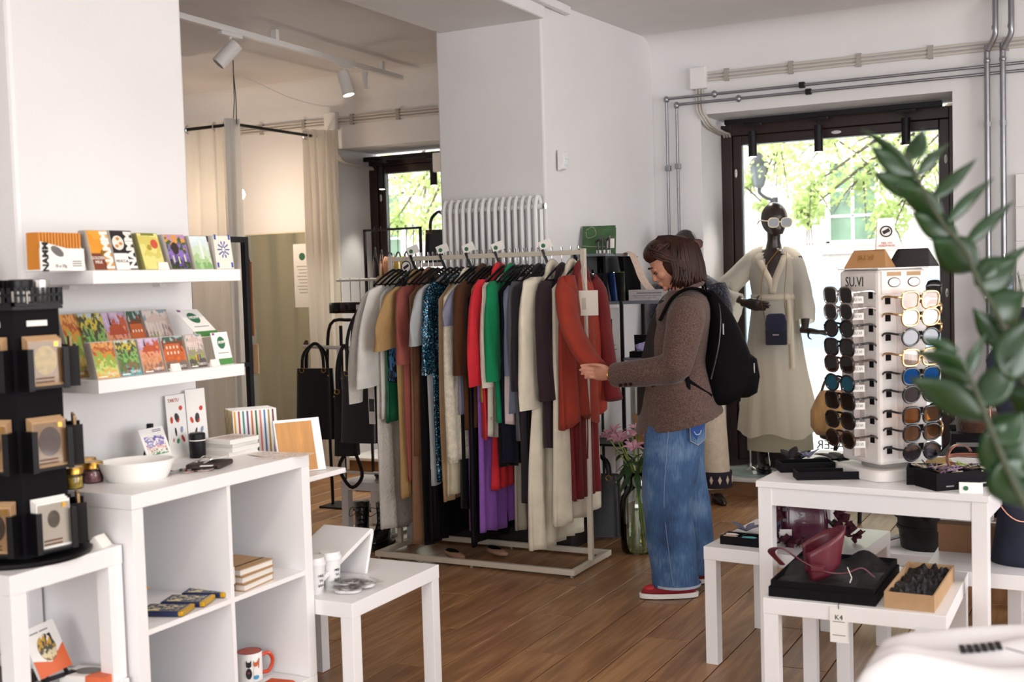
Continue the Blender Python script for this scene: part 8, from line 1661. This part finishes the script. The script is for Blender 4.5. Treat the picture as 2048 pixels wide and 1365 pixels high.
def stem(pts, r=.0038): MB().tube(curve([V(*p) - V(.10, 1.90, 0) for p in pts], 26), [lerp(r * 1.6, r * .6, k / 25) for k in range(26)], 8).build('stem', stm, pl3, smooth=True)
stem([(.10, 1.90, .78), (.0, 1.90, 1.0), (-.10, 1.90, 1.2), (-.137, 1.896, 1.309), (-.164, 1.887, 1.399), (-.193, 1.875, 1.46), (-.21, 1.869, 1.505), (-.243, 1.855, 1.551), (-.274, 1.843, 1.618), (-.286, 1.839, 1.653)])
stem([(.10, 1.88, .78), (.0, 1.80, .95), (-.08, 1.735, 1.08), (-.126, 1.723, 1.167), (-.156, 1.712, 1.243), (-.177, 1.705, 1.305), (-.195, 1.699, 1.35)], .005)
def leaf_(a, b, w, cup=.25, seed=0):
    a = V(*a); b = V(*b); o = V(.10, 1.90, 0); d = b - a; vd = V(.1, -.99, -.15); s = d.cross(vd).normalized(); n = s.cross(d).normalized(); rr = random.Random(seed); tw = rr.uniform(-.5, .5); s2 = (s * math.cos(tw) + n * math.sin(tw)); n2 = d.normalized().cross(s2)
    MB().grid(lambda p, q: a + d * p + n2 * (.10 * d.length * math.sin(PI * p) + cup * w * (abs(q - .5) * 2) ** 2 * .5) + s2 * (q - .5) * w * 1.05 * math.sin(PI * (.04 + .96 * p) ** .8) - o, 10, 6).build('leaf', lf, pl3, smooth=2, solid=.0012)
LV = [((-0.274, 1.843, 1.618), (-0.339, 1.812, 1.682), 0.0164), ((-0.274, 1.843, 1.618), (-0.327, 1.817, 1.659), 0.0254), ((-0.284, 1.839, 1.643), (-0.268, 1.85, 1.684), 0.0254), ((-0.271, 1.844, 1.619), (-0.235, 1.865, 1.66), 0.0194), ((-0.261, 1.848, 1.59), (-0.323, 1.817, 1.621), 0.0269), ((-0.253, 1.852, 1.583), (-0.2, 1.883, 1.635), 0.0209), ((-0.241, 1.856, 1.552), (-0.296, 1.83, 1.599), 0.0299), ((-0.232, 1.86, 1.546), (-0.178, 1.892, 1.604), 0.0194), ((-0.219, 1.866, 1.523), (-0.272, 1.84, 1.559), 0.0299), ((-0.208, 1.871, 1.513), (-0.151, 1.904, 1.569), 0.0209), ((-0.195, 1.876, 1.475), (-0.247, 1.85, 1.516), 0.0448), ((-0.191, 1.876, 1.447), (-0.144, 1.903, 1.487), 0.0448), ((-0.187, 1.879, 1.46), (-0.127, 1.913, 1.506), 0.0179), ((-0.17, 1.884, 1.399), (-0.132, 1.906, 1.435), 0.0448), ((-0.15, 1.891, 1.354), (-0.193, 1.872, 1.411), 0.0269),
      ((-0.188, 1.701, 1.334), (-0.245, 1.673, 1.36), 0.0232), ((-0.2, 1.697, 1.364), (-0.239, 1.677, 1.382), 0.0178), ((-0.167, 1.708, 1.271), (-0.249, 1.668, 1.323), 0.0355), ((-0.188, 1.7, 1.329), (-0.168, 1.715, 1.383), 0.0178), ((-0.171, 1.707, 1.291), (-0.136, 1.729, 1.35), 0.0342), ((-0.156, 1.713, 1.263), (-0.113, 1.731, 1.187), 0.0615), ((-0.137, 1.727, 1.324), (-0.107, 1.748, 1.405), 0.0478), ((-0.159, 1.711, 1.243), (-0.125, 1.73, 1.276), 0.041), ((-0.144, 1.717, 1.215), (-0.113, 1.729, 1.153), 0.0547), ((-0.186, 1.701, 1.319), (-0.222, 1.683, 1.341), 0.0164)]
for k, (a, b, w) in enumerate(LV): leaf_(a, V(*a) + (V(*b) - V(*a)) * 1.12, w * (1.0 if w < .0225 else 1.3), seed=k)
for k in range(14):
    rr = random.Random(k + 90); a = V(lerp(.08, -.11, k / 13), lerp(1.9, 1.80, k / 13) , lerp(.85, 1.30, k / 13)); b = a + V(rr.choice((-1, 1)) * .06 + .02, rr.uniform(-.03, .03), rr.uniform(.0, .07)); leaf_(a, a + (b - a) * 1.4, .065, seed=k + 30)
MB().lathe([(0, .701), (.10, .701), (.13, .80), (.135, .86), (.125, .86), (.12, .80), (0, .79)], 30).build('pot', mat('grey ceramic', '8a8682', .5), pl3, smooth=True); 
MB().lathe([(0, .79), (.118, .79), (.118, .835), (0, .84)], 24).build('soil', mat('soil', '2a2019', .95), pl3, smooth=True)
